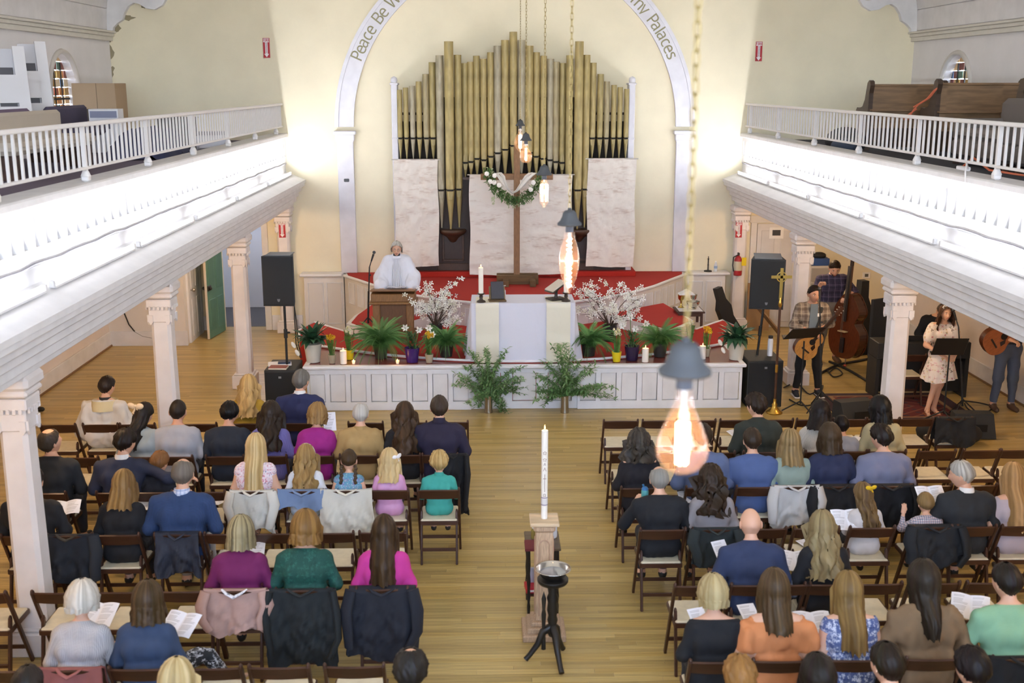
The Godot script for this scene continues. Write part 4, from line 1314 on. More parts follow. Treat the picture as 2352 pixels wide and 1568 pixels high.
var bodies := {}
var nets := {}
func clothed(key: String, bones: Array, o: Dictionary) -> Dictionary:
	# cut the body into skin, top, bottom, shoes; o: sleeve (0 shoulder .. 1 elbow .. 2 wrist), hem (0 hip .. 1 knee .. 2 ankle), neck (height)
	if bodies.has(key): return bodies[key]
	var nk: String = o.get("net", key)
	if not nets.has(nk):
		var made := net(bones, o.get("cell", 0.02), 0.05)
		var zs := PackedInt32Array()
		var ts := PackedFloat32Array()
		for p in made.v:
			var best := 9.0
			var zone := 0
			var bt := 0.0
			for b in bones:
				var ba: Vector3 = b[1] - b[0]
				var t := clampf((p - b[0]).dot(ba) / maxf(ba.length_squared(), 1e-9), 0.0, 1.0)
				var d: float = (p - b[0] - ba * t).length() - lerpf(b[2], b[3], t)
				if d < best:
					best = d; zone = b[4]; bt = t
			zs.append(zone); ts.append(bt)
		made["z"] = zs; made["t"] = ts
		nets[nk] = made
	var q: Dictionary = nets[nk]
	var v: PackedVector3Array = q.v
	var n: PackedVector3Array = q.n.duplicate()
	var idx: PackedInt32Array = q.i
	var fam := PackedInt32Array()
	var c := PackedFloat32Array()
	fam.resize(v.size()); c.resize(v.size())
	var sleeve: float = o.get("sleeve", 1.9)
	var hem: float = o.get("hem", 1.93)
	var neck: float = o.get("neck", 0.64)
	var nz0: float = o.get("nz", 0.0)
	var fn := noise_of(6.0, 12, 2)
	for i in v.size():
		var p := v[i]
		var zone: int = q.z[i]
		var bt: float = q.t[i]
		match zone:
			0, 1:
				fam[i] = 0
				c[i] = neck + 0.35 * (p.z - nz0) - p.y
			2, 4:
				fam[i] = 0
				c[i] = minf((sleeve - bt) * 0.28, neck + 0.35 * (p.z - nz0) - p.y + 0.05)
			3, 5:
				fam[i] = 0
				c[i] = (sleeve - 1.0 - bt) * 0.26
			6:
				fam[i] = 1
				c[i] = (hem - bt) * 0.42
			7:
				fam[i] = 1
				c[i] = (hem - 1.0 - bt) * 0.42
			9:
				fam[i] = 1
				c[i] = 0.1
			_:
				fam[i] = 2
				c[i] = 0.05
	var pv := v.duplicate()
	for i in v.size():
		var cc := clampf(c[i] / 0.02, 0.0, 1.0)
		if cc > 0.0 and fam[i] < 2:
			var wr: float = fn.get_noise_3d(v[i].x * 1.4, v[i].y * 0.55, v[i].z * 1.4) * o.get("fold", 0.014)
			pv[i] = v[i] + n[i] * (cc * (0.008 + wr))
	# new normals after the folds
	for i in n.size(): n[i] = Vector3.ZERO
	for i in range(0, idx.size(), 3):
		var f := (pv[idx[i + 1]] - pv[idx[i]]).cross(pv[idx[i + 2]] - pv[idx[i]])
		n[idx[i]] += f; n[idx[i + 1]] += f; n[idx[i + 2]] += f
	for i in n.size(): n[i] = n[i].normalized()
	var out := {"skin": MB.new(), "top": MB.new(), "bottom": MB.new(), "shoes": MB.new()}
	for i in range(0, idx.size(), 3):
		var a := idx[i]; var b := idx[i + 1]; var d := idx[i + 2]
		var f := fam[a] if fam[a] == fam[b] or fam[a] == fam[d] else fam[b]
		var cloth: MB = [out.top, out.bottom, out.shoes][f]
		var tri := [a, b, d]
		var pos := 0
		for s in tri:
			if c[s] > 0.0: pos += 1
		if pos == 3: cloth.t3(pv[a], pv[b], pv[d], n[a], n[b], n[d])
		elif pos == 0: out.skin.t3(pv[a], pv[b], pv[d], n[a], n[b], n[d])
		else:
			for r in 3:   # turn the odd one to the front
				var x: int = tri[r]; var y: int = tri[(r + 1) % 3]; var z: int = tri[(r + 2) % 3]
				if (c[x] > 0.0) != (c[y] > 0.0) and (c[x] > 0.0) != (c[z] > 0.0):
					var t1 := c[x] / (c[x] - c[y]); var t2 := c[x] / (c[x] - c[z])
					var p1 := pv[x].lerp(pv[y], t1); var p2 := pv[x].lerp(pv[z], t2)
					var n1 := n[x].lerp(n[y], t1); var n2 := n[x].lerp(n[z], t2)
					var one: MB = cloth if c[x] > 0.0 else out.skin
					var two: MB = out.skin if c[x] > 0.0 else cloth
					one.t3(pv[x], p1, p2, n[x], n1, n2)
					two.t3(p1, pv[y], pv[z], n1, n[y], n[z])
					two.t3(p1, pv[z], p2, n1, n[z], n2)
					break
	bodies[key] = out
	return out

var hand_parts := {}
func hand(pose: String) -> MB:
	# wrist at the origin, fingers towards -z, palm down, thumb at +x
	if hand_parts.has(pose): return hand_parts[pose]
	var bones := []
	for i in 4: bones.append([Vector3(-0.027 + i * 0.018, 0, -0.01), Vector3(-0.03 + i * 0.02, 0.002, -0.085), 0.016, 0.0125, 0])
	var curl: float = {"relaxed": 0.35, "hold": 0.75, "grip": 1.25, "flat": 0.08}[pose]
	var ln := [0.066, 0.082, 0.088, 0.08]
	for i in 4:
		var p := Vector3(-0.03 + i * 0.02, 0.002, -0.085)
		var a := curl * 0.6
		for s in 3:
			var L: float = ln[i] * [0.45, 0.32, 0.23][s]
			var e := p + Vector3((i - 1.5) * 0.05 * L, -sin(a) * L, -cos(a) * L)
			bones.append([p, e, 0.0095 - s * 0.001, 0.0088 - s * 0.001, 0])
			p = e
			a += curl
	var th := Vector3(0.028, -0.006, -0.03)
	var t1 := th + Vector3(0.028, -0.012 - 0.012 * curl, -0.03)
	var t2 := t1 + Vector3(0.004 - 0.018 * curl, -0.012 * curl, -0.032)
	bones.append([th, t1, 0.014, 0.011, 0]); bones.append([t1, t2, 0.011, 0.008, 0])
	bones.append([Vector3(0, 0, 0.03), Vector3(0, 0, -0.01), 0.027, 0.028, 0])
	var q := net(bones, 0.0058, 0.008)
	var b := MB.new()
	for i in range(0, q.i.size(), 3): b.t3(q.v[q.i[i]], q.v[q.i[i + 1]], q.v[q.i[i + 2]], q.n[q.i[i]], q.n[q.i[i + 1]], q.n[q.i[i + 2]])
	hand_parts[pose] = b
	return b

var head_mb: MB
func head_point(th: float, ph: float) -> Vector3:
	# th from the crown, ph round from the back (+z)
	var d := Vector3(sin(th) * sin(ph), cos(th), sin(th) * cos(ph))
	var p := Vector3(d.x * 0.077, d.y * 0.118, d.z * 0.098)
	var low := smoothstep(-0.005, -0.1, p.y)
	if p.z > 0.0: p.z *= 1.0 - 0.42 * smoothstep(0.0, -0.085, p.y)
	else: p.z *= 1.0 + 0.02 * low
	p.x *= 1.0 - 0.3 * low
	if p.z < 0.0 and d.z < -0.2:
		var nx := exp(-pow(p.x / 0.013, 2.0))
		p.z -= 0.024 * nx * smoothstep(0.03, -0.028, p.y) * smoothstep(-0.052, -0.032, p.y)
		for s in [-1, 1]: p.z += 0.009 * exp(-pow((p.x - s * 0.031) / 0.016, 2.0) - pow((p.y - 0.012) / 0.012, 2.0))
		p.z -= 0.004 * exp(-pow((p.y - 0.03) / 0.01, 2.0)) * exp(-pow(p.x / 0.05, 2.0))
		p.z -= 0.005 * exp(-pow((p.y + 0.062) / 0.009, 2.0) - pow(p.x / 0.022, 2.0))
		p.z -= 0.008 * exp(-pow((p.y + 0.1) / 0.018, 2.0) - pow(p.x / 0.025, 2.0))
	return p
func head() -> MB:
	if head_mb: return head_mb
	var b := MB.new()
	var rows := []
	for j in 37:
		var row := PackedVector3Array()
		for i in 48: row.append(head_point(maxf(PI * (36 - j) / 36.0, 0.001), TAU * i / 48.0))
		rows.append(row)
	b.grid(rows, true)
	for s in [-1, 1]:
		b.ball(Vector3(s * 0.078, -0.004, 0.008), Vector3(0.009, 0.031, 0.019), 10, 7, Basis(Vector3.UP, s * 0.35))
		b.ball(Vector3(s * 0.076, -0.022, 0.002), Vector3(0.007, 0.014, 0.01), 8, 5)
	head_mb = b
	return b

# ---------------------------------------------------------------- hair
func hair(o: Dictionary, col: String, seed_: int) -> ArrayMesh:
	var rg := RandomNumberGenerator.new()
	rg.seed = seed_
	var fn := noise_of(1.0, seed_, 3)
	var N := 60
	var front: float = deg_to_rad(o.get("front", 58.0))
	var side: float = deg_to_rad(o.get("side", 90.0))
	var back: float = deg_to_rad(o.get("back", 118.0))
	var th0: float = deg_to_rad(o.get("bald", 0.0))
	var ln: float = o.get("len", 0.0)
	var open: float = deg_to_rad(o.get("open", 62.0))
	var thick: float = o.get("thick", 0.013)
	var wave: float = o.get("wave", 0.0)
	var flare: float = o.get("flare", 1.0)
	var touse: float = o.get("tousle", 0.004)
	var push: float = o.get("push", 0.07)
	var rows := []
	var R := 12
	var H := 16 if ln > 0.0 else 0
	var jit := PackedFloat32Array()
	for i in N: jit.append(rg.randf_range(-1, 1))
	for j in R + H + 1:
		var row := PackedVector3Array()
		for i in N:
			var ph := TAU * i / N
			if ph > PI: ph -= TAU
			var c := cos(ph)
			var edge := lerpf(side, back, c) if c > 0.0 else lerpf(side, front, -c)
			var hang := smoothstep(PI - open, PI - open - 0.4, absf(ph)) if ln > 0.0 else 0.0
			if hang > 0.0: edge = lerpf(edge, deg_to_rad(98.0), hang)
			var p: Vector3
			var v := minf(float(j) / R, 1.0)
			var th := lerpf(th0, edge, v)
			if th0 > 0.0: th = lerpf(th0 * (0.55 + 0.45 * absf(sin(ph * 0.5))), edge, v)
			p = head_point(th, ph)
			var nrm := Vector3(p.x / 0.0059, p.y / 0.0139, p.z / 0.0096).normalized()
			var tk := thick * (0.35 + 0.65 * smoothstep(0.0, 0.18, v)) if th0 > 0.0 else thick
			if ln <= 0.0 and v > 0.8: tk *= 1.0 - (v - 0.8) * 4.2
			p += nrm * (tk + touse * (jit[i] * 0.5 * v + fn.get_noise_3d(p.x * 60.0, p.y * 60.0, p.z * 60.0)))
			if j > R and hang > 0.0:
				var s := float(j - R) / H
				var drop := s * ln * hang * (1.0 + 0.06 * jit[i] * s) * lerpf(o.get("sidelen", 1.0), 1.0, maxf(c, 0.0))
				var sc := lerpf(1.0, flare, s)
				p.x = p.x * sc
				p.z = p.z * lerpf(1.0, 0.8 + 0.2 * flare, s)
				p.y -= drop
				p.z += push * smoothstep(0.03, 0.24, drop) * maxf(c, 0.0) - 0.01 * (1.0 - maxf(c, 0.0)) * s
				p.x += wave * sin(drop * 38.0 + jit[i] * 1.6 + i * 0.4)
				p += Vector3(p.x, 0, p.z).normalized() * (0.006 * jit[i] * (0.3 + s) + 0.012 * fn.get_noise_2d(i * 0.45, drop * 9.0) + wave * 0.8 * sin(drop * 30.0 + i * 1.1))
			row.append(p)
		rows.append(row)
	var b := MB.new()
	# coloured strand by strand
	var base := hexc(col).srgb_to_linear()
	var hi := hexc(o.get("streak", col)).srgb_to_linear()
	var flat := MB.new()
	flat.grid(rows, true, true)
	# grid writes two triangles for each cell, rows of N cells
	var cols := PackedColorArray()
	cols.resize(flat.v.size())
	var shade := []
	for i in N:
		var k := base.lerp(hi, clampf(0.5 + 0.5 * jit[(i * 7) % N], 0.0, 1.0)) * (0.82 + 0.36 * rg.randf())
		k.a = 1.0
		shade.append(k)
	for i in flat.v.size():
		var u := flat.uv[i].x
		cols[i] = shade[int(u * N) % N]
	flat.c = cols
	return flat.mesh(null, true)

var hair_mat: StandardMaterial3D
func hair_material() -> StandardMaterial3D:
	if hair_mat == null:
		hair_mat = StandardMaterial3D.new()
		hair_mat.vertex_color_use_as_albedo = true
		hair_mat.roughness = 0.5
		hair_mat.metallic_specular = 0.35
	return hair_mat

const STYLES := {
	"short": {"back": 132.0, "side": 91.0, "thick": 0.014, "tousle": 0.007}, "crop": {"thick": 0.007, "side": 90.0, "back": 126.0, "tousle": 0.003}, "full": {"thick": 0.022, "tousle": 0.012, "back": 130.0, "side": 96.0},
	"curly": {"thick": 0.024, "tousle": 0.02, "back": 128.0, "side": 96.0}, "receding": {"thick": 0.011, "bald": 38.0, "front": 60.0, "back": 132.0, "side": 96.0, "tousle": 0.005},
	"bob": {"len": 0.10, "thick": 0.03, "flare": 1.05, "push": 0.02, "open": 66.0, "tousle": 0.005}, "softbob": {"len": 0.07, "thick": 0.03, "flare": 0.9, "push": 0.015, "wave": 0.004, "tousle": 0.01},
	"shoulder": {"len": 0.20, "thick": 0.026, "flare": 1.3, "push": 0.06, "tousle": 0.005}, "long": {"len": 0.34, "thick": 0.024, "flare": 1.35, "push": 0.085},
	"longwavy": {"len": 0.33, "thick": 0.026, "flare": 1.45, "push": 0.085, "wave": 0.014, "tousle": 0.006}, "curlylong": {"len": 0.22, "thick": 0.03, "flare": 1.45, "push": 0.07, "wave": 0.022, "tousle": 0.02},
	"verylong": {"len": 0.44, "thick": 0.022, "flare": 1.15, "push": 0.09}, "halfback": {"len": 0.36, "thick": 0.014, "flare": 0.62, "push": 0.085, "wave": 0.005, "open": 85.0},
	"updo": {"thick": 0.012, "back": 112.0}, "fringe": {"thick": 0.018, "front": 84.0, "side": 96.0, "back": 120.0, "tousle": 0.006}, "bobfringe": {"len": 0.05, "thick": 0.022, "flare": 1.0, "push": 0.015, "front": 84.0, "tousle": 0.008}}

# ---------------------------------------------------------------- seated people
const POSES := {
	"lap": [Vector3(0.25, 0.31, 0.02), Vector3(0.10, 0.19, -0.28), "relaxed"],
	"book": [Vector3(0.25, 0.30, -0.03), Vector3(0.13, 0.27, -0.29), "hold"],
	"wide": [Vector3(0.31, 0.30, 0.0), Vector3(0.16, 0.18, -0.27), "relaxed"],
	"phone": [Vector3(0.30, 0.30, -0.08), Vector3(0.21, 0.47, -0.22), "hold"],
	"around": [Vector3(0.40, 0.44, 0.09), Vector3(0.62, 0.42, 0.03), "relaxed"],
	"raise": [Vector3(0.34, 0.36, -0.12), Vector3(0.33, 0.62, -0.14), "relaxed"],
	"down": [Vector3(0.25, 0.30, 0.06), Vector3(0.25, 0.08, -0.06), "relaxed"]}
func seated_bones(w: float, fem: bool, lean: float, pl: String, pr: String) -> Array:
	var f := 1.0 if not fem else 0.88
	var sh := func(p: Vector3) -> Vector3: return Vector3(p.x, p.y, p.z - lean * maxf(p.y - 0.12, 0.0))
	var B := []
	B.append([Vector3(-0.085 * w, 0.11, 0.0), Vector3(0.085 * w, 0.11, 0.0), 0.125, 0.125, 0])
	B.append([sh.call(Vector3(-0.075 * w, 0.26, 0.03)), sh.call(Vector3(0.075 * w, 0.26, 0.03)), 0.115 * f, 0.115 * f, 0])
	B.append([sh.call(Vector3(-0.095 * w, 0.43, 0.035)), sh.call(Vector3(0.095 * w, 0.43, 0.035)), 0.12 * f, 0.12 * f, 0])
	B.append([sh.call(Vector3(-0.15 * w * f, 0.545, 0.03)), sh.call(Vector3(0.15 * w * f, 0.545, 0.03)), 0.074 * f, 0.074 * f, 0])
	B.append([sh.call(Vector3(-0.06, 0.585, 0.02)), sh.call(Vector3(0.06, 0.585, 0.02)), 0.06 * f, 0.06 * f, 0])
	B.append([sh.call(Vector3(0, 0.58, 0.01)), sh.call(Vector3(0, 0.73, -0.015)), 0.058 * f, 0.05 * f, 1])
	for s in [-1, 1]:
		var ps: Array = POSES[pl if s < 0 else pr]
		var el: Vector3 = ps[0]; var wr: Vector3 = ps[1]
		el.x *= w * (0.96 if fem else 1.0)
		el = sh.call(Vector3(el.x * s, el.y, el.z))
		wr = sh.call(Vector3(wr.x * s, wr.y, wr.z))
		var so: Vector3 = sh.call(Vector3(s * 0.195 * w * f, 0.535, 0.03))
		B.append([so, el, 0.058 * f, 0.048 * f, 2 if s < 0 else 4])
		B.append([el, wr, 0.046 * f, 0.03 * f, 3 if s < 0 else 5])
		B.append([Vector3(s * 0.09, 0.10, -0.02), Vector3(s * 0.11, 0.085, -0.42), 0.088, 0.062, 6])
		B.append([Vector3(s * 0.11, 0.085, -0.42), Vector3(s * 0.115, -0.36, -0.40), 0.06, 0.042, 7])
		B.append([Vector3(s * 0.115, -0.405, -0.38), Vector3(s * 0.125, -0.41, -0.57), 0.042, 0.035, 8])
	return B

var crowd := 0
func body_node(t: Node3D, parts: Dictionary, mt: Dictionary, headx: Transform3D, hands: Array) -> MeshInstance3D:
	var am := ArrayMesh.new()
	var list := []
	var sk := MB.new()
	sk.v = parts.skin.v.duplicate(); sk.n = parts.skin.n.duplicate(); sk.uv = parts.skin.uv.duplicate(); sk.c = parts.skin.c.duplicate()
	sk.add(head(), headx)
	for h in hands: sk.add(hand(h[0]), h[1])
	sk.mesh(am); list.append(mt.skin)
	for k in ["top", "bottom", "shoes"]:
		if parts[k].v.size():
			parts[k].mesh(am); list.append(mt[k])
	var i := MeshInstance3D.new()
	i.name = "body"; i.mesh = am
	for s in list.size(): i.set_surface_override_material(s, list[s])
	t.add_child(i, true)
	return i
func wrist_hand(el: Vector3, wr: Vector3, pose: String, s: int, sc := 1.0, roll := 0.0) -> Array:
	var z := -(wr - el).normalized()
	var y := Vector3.UP if absf(z.y) < 0.85 else Vector3(0, 0, 1)
	var x := y.cross(z).normalized()
	y = z.cross(x)
	var b := Basis(x, y, z) * Basis(Vector3(0, 0, 1), roll)
	if s > 0: b = b * Basis(Vector3(-1, 0, 0), Vector3(0, 1, 0), Vector3(0, 0, 1))
	return [pose, Transform3D(b.scaled(Vector3(sc, sc, sc)), wr)]

func skin_mat(k: String) -> Material:
	var m := mat({"fair": "d9a98c", "tan": "b98463", "warm": "c9967a"}.get(k, k), 0.55)
	m.subsurf_scatter_enabled = false
	return m

# one seated person. hx, hy: top of the head in the photograph; row: z of the chair backs
func sit(hx: float, hy: float, row: float, label: String, short_: String, style: String, hcol: String, top: Material, o := {}) -> Node3D:
	crowd += 1
	var zc := row - 0.2
	var tp := W(hx, hy, zc - 0.04)
	var child: bool = o.get("child", false)
	var s := (tp.y - 0.46) / 0.935
	s = clampf(s, 0.5, 0.8) if child else clampf(s, 0.9, 1.08)
	var fem: bool = o.get("fem", false)
	var w: float = o.get("w", 1.06 if not fem else 1.0)
	var lean: float = o.get("lean", 0.12)
	w = (1.0 if w < 1.05 else 1.12) if fem and w < 1.2 else (1.08 if w < 1.13 else 1.2) if w < 1.25 else w
	var pl: String = o.get("pl", "lap"); var pr: String = o.get("pr", "lap")
	var key := "%s|%.2f|%s|%.2f|%s|%s|%.2f|%.2f" % [fem, w, lean, o.get("sleeve", 1.9), pl, pr, o.get("neck", 0.645), o.get("hem", 1.93)]
	var bones := seated_bones(w, fem, lean, pl, pr)
	var nk := "%s|%.2f|%.2f|%s|%s" % [fem, w, lean, pl, pr]
	if o.has("extra"):
		bones.append_array(o.extra); key += label; nk += label
	var parts := clothed(key, bones, {"sleeve": o.get("sleeve", 1.9), "neck": o.get("neck", 0.645), "nz": 0.02 - lean * 0.5, "hem": o.get("hem", 1.93), "fold": o.get("fold", 0.014), "net": nk})
	var t := thing("person", label, "person", Vector3(tp.x - o.get("dx", 0.0), 0.46, zc), o.get("turn", 0.0))
	t.scale = Vector3(s, s, s)
	var y0 := 0.0
	if not child and s < 1.0: y0 = 0.0
	var mt := {"skin": skin_mat(o.get("skin", "fair")), "top": top, "bottom": o.get("bottom", mat("2a2c33", 0.8, 0, "cloth")), "shoes": o.get("shoes", mat("1d1b1a", 0.5))}
	var hs: float = 1.17 if not child else clampf(0.96 / s, 1.05, 1.5)
	var neckp := Vector3(0, 0.675, -0.005 - lean * 0.56)
	var hb := Basis(Vector3.UP, o.get("yaw", 0.0)) * Basis(Vector3.RIGHT, -o.get("nod", 0.22)) * Basis(Vector3(0, 0, 1), o.get("tilt", 0.0))
	var hx3 := Transform3D(hb.scaled(Vector3(hs, hs, hs)), neckp + hb * Vector3(0, 0.095, -0.012) * hs)
	var hands := []
	var ix := 0
	for b in bones:
		if b[4] == 3 or b[4] == 5:
			var q := -1 if b[4] == 3 else 1
			hands.append(wrist_hand(b[0], b[1], POSES[pl if q < 0 else pr][2], q))
	body_node(t, parts, mt, hx3, hands)
	if style != "none":
		var so: Dictionary = STYLES[style].duplicate()
		so.merge(o.get("hair", {}), true)
		var hm := place(t, "hair", hair(so, hcol, 100 + crowd), hair_material(), hx3)
		t.set_meta("hx", hx3)
	t.set_meta("hx", hx3)
	t.set_meta("sc", s)
	seat_for.append([tp.x - o.get("dx", 0.0) + o.get("chair_dx", 0.0), row, short_, o.get("nochair", false)])
	return t
var seat_for := []

func collar(t: Node3D, y: float, r: float, h: float, m: Material, z := 0.0, nm := "collar") -> void:
	var b := MB.new()
	var rows := []
	for j in 4:
		var row := PackedVector3Array()
		for i in 20:
			var a := TAU * i / 20
			var k = 1.0 + [0.12, 0.1, 0.0, -0.03][j] * 1.0
			row.append(Vector3(sin(a) * r * k, y + h * [0.0, 0.3, 0.8, 1.0][j] + 0.012 * cos(a), cos(a) * r * k * 1.02 + z))
		rows.append(row)
	b.grid(rows, true)
	part(t, nm, b, m)
func bow(t: Node3D, at_: Vector3, size: float, m: Material, turn := 0.0) -> void:
	var b := MB.new()
	for s in [-1, 1]:
		b.ball(Vector3(s * size * 0.5, 0, 0), Vector3(size * 0.5, size * 0.34, size * 0.16), 10, 7, Basis(Vector3(0, 0, 1), s * 0.25))
		b.prism(PackedVector2Array([Vector2(0, 0), Vector2(s * size * 0.15, -size * 0.95), Vector2(s * size * 0.5, -size * 0.8)]), -0.004, 0.004)
	b.ball(Vector3.ZERO, Vector3(size * 0.16, size * 0.18, size * 0.18), 8, 6)
	part(t, "hair_bow", b, m, Transform3D(Basis(Vector3.UP, turn), at_))

# ---------------------------------------------------------------- folding chairs
var chair_parts := []
func chair_meshes() -> void:
	var wd := mat("46291b", 0.42, 0, "wood")
	var mk := func(nm: String, b: MB, m: Material) -> void: chair_parts.append([nm, b.mesh(), m])
	for s in [-1, 1]:
		var u := MB.new()
		u.bar(Vector3(s * 0.205, 0.80, 0.20), Vector3(s * 0.205, 0.0, -0.17), 0.024, 0.042, Vector3(0, 0.3, 1), 0.005)
		u.ball(Vector3(s * 0.205, 0.80, 0.20), Vector3(0.013, 0.021, 0.021), 8, 6)
		mk.call("upright", u, wd)
		var l := MB.new()
		l.bar(Vector3(s * 0.178, 0.53, 0.10), Vector3(s * 0.178, 0.0, 0.23), 0.024, 0.04, Vector3(0, 0.3, 1), 0.005)
		l.ball(Vector3(s * 0.178, 0.53, 0.10), Vector3(0.012, 0.02, 0.02), 8, 6)
		mk.call("leg", l, wd)
	var pts := []
	for j in 5:
		var row := PackedVector3Array()
		for i in 13:
			var x := lerpf(-0.195, 0.195, i / 12.0)
			var y: float = lerpf(0.685, 0.782, j / 4.0) + 0.012 * (1.0 - pow(x / 0.195, 2.0)) * (1.0 if j > 2 else 0.3)
			row.append(Vector3(x, y, 0.147 + (y - 0.68) * 0.46 + 0.028 * (1.0 - pow(x / 0.195, 2.0)) + 0.012))
		pts.append(row)
	var bk := MB.new()
	bk.sheet(pts, 0.018)
	mk.call("backrest", bk, wd)
	var fr := MB.new()
	for s in [-1, 1]: fr.box(Vector3(s * 0.185, 0.425, -0.03), Vector3(0.022, 0.045, 0.40), Basis(), 0.004)
	fr.box(Vector3(0, 0.425, 0.165), Vector3(0.37, 0.045, 0.022), Basis(), 0.004)
	fr.box(Vector3(0, 0.425, -0.225), Vector3(0.37, 0.045, 0.022), Basis(), 0.004)
	mk.call("seat_frame", fr, wd)
	var st := MB.new()
	st.box(Vector3(0, 0.447, -0.03), Vector3(0.37, 0.026, 0.395), Basis(), 0.012)
	mk.call("seat", st, mat("d8cdb0", 0.6, 0, "leather"))
	var s1 := MB.new()
	s1.bar(Vector3(-0.2, 0.17, -0.09), Vector3(0.2, 0.17, -0.09), 0.018, 0.035, Vector3.UP, 0.004)
	mk.call("stretcher", s1, wd)
	var s2 := MB.new()
	s2.bar(Vector3(-0.178, 0.15, 0.195), Vector3(0.178, 0.15, 0.195), 0.018, 0.035, Vector3.UP, 0.004)
	mk.call("stretcher", s2, wd)
func chair(x: float, row: float, label: String, group := "", turn := 0.0) -> Node3D:
	if chair_parts.is_empty(): chair_meshes()
	var t := thing("folding_chair", label, "chair", Vector3(x, 0, row - 0.2), turn, group)
	for p in chair_parts: place(t, p[0], p[1], p[2])
	return t

# ---------------------------------------------------------------- the congregation
const ROWS := [-12.78, -11.58, -10.5, -9.43, -8.27, -7.06, -5.9]
func cl(c: String, kind := "cloth") -> Material: return mat(c, 0.85, 0, kind)
func flowers(nm: String, bg: String, cols: Array, n: int, size: float, sc: float) -> Material:
	# a small repeating print of blossoms and leaves
	if mats.has(nm): return mats[nm]
	var S := 128
	var im := Image.create(S, S, false, Image.FORMAT_RGB8)
	im.fill(hexc(bg))
	var rg := RandomNumberGenerator.new()
	rg.seed = nm.hash()
	for k in n:
		var cx := rg.randi() % S
		var cy := rg.randi() % S
		var c := hexc(cols[k % cols.size()])
		var r := size * rg.randf_range(0.5, 1.2)
		var ph := rg.randf() * 6.0
		var lobes := 3 + rg.randi() % 3
		for y in range(-int(r) - 1, int(r) + 2):
			for x in range(-int(r) - 1, int(r) + 2):
				var a := atan2(y, x)
				if sqrt(x * x + y * y) < r * (0.65 + 0.35 * cos(a * lobes + ph)): im.set_pixel(posmod(cx + x, S), posmod(cy + y, S), c)
	var m := printed(nm, ImageTexture.create_from_image(im), sc)
	return m
func plaid(nm: String, bg: String, a: String, b: String, sc: float) -> Material:
	if mats.has(nm): return mats[nm]
	var A := hexc(a); var B := hexc(b); var K := hexc(bg)
	var t := painted(nm, 64, 64, func(x, y):
		var c := K
		if x % 32 < 12: c = c.lerp(A, 0.5)
		if y % 32 < 12: c = c.lerp(A, 0.5)
		if (x + 8) % 32 < 3 or (y + 8) % 32 < 3: c = c.lerp(B, 0.6)
		return c)
	return printed(nm, t, sc)
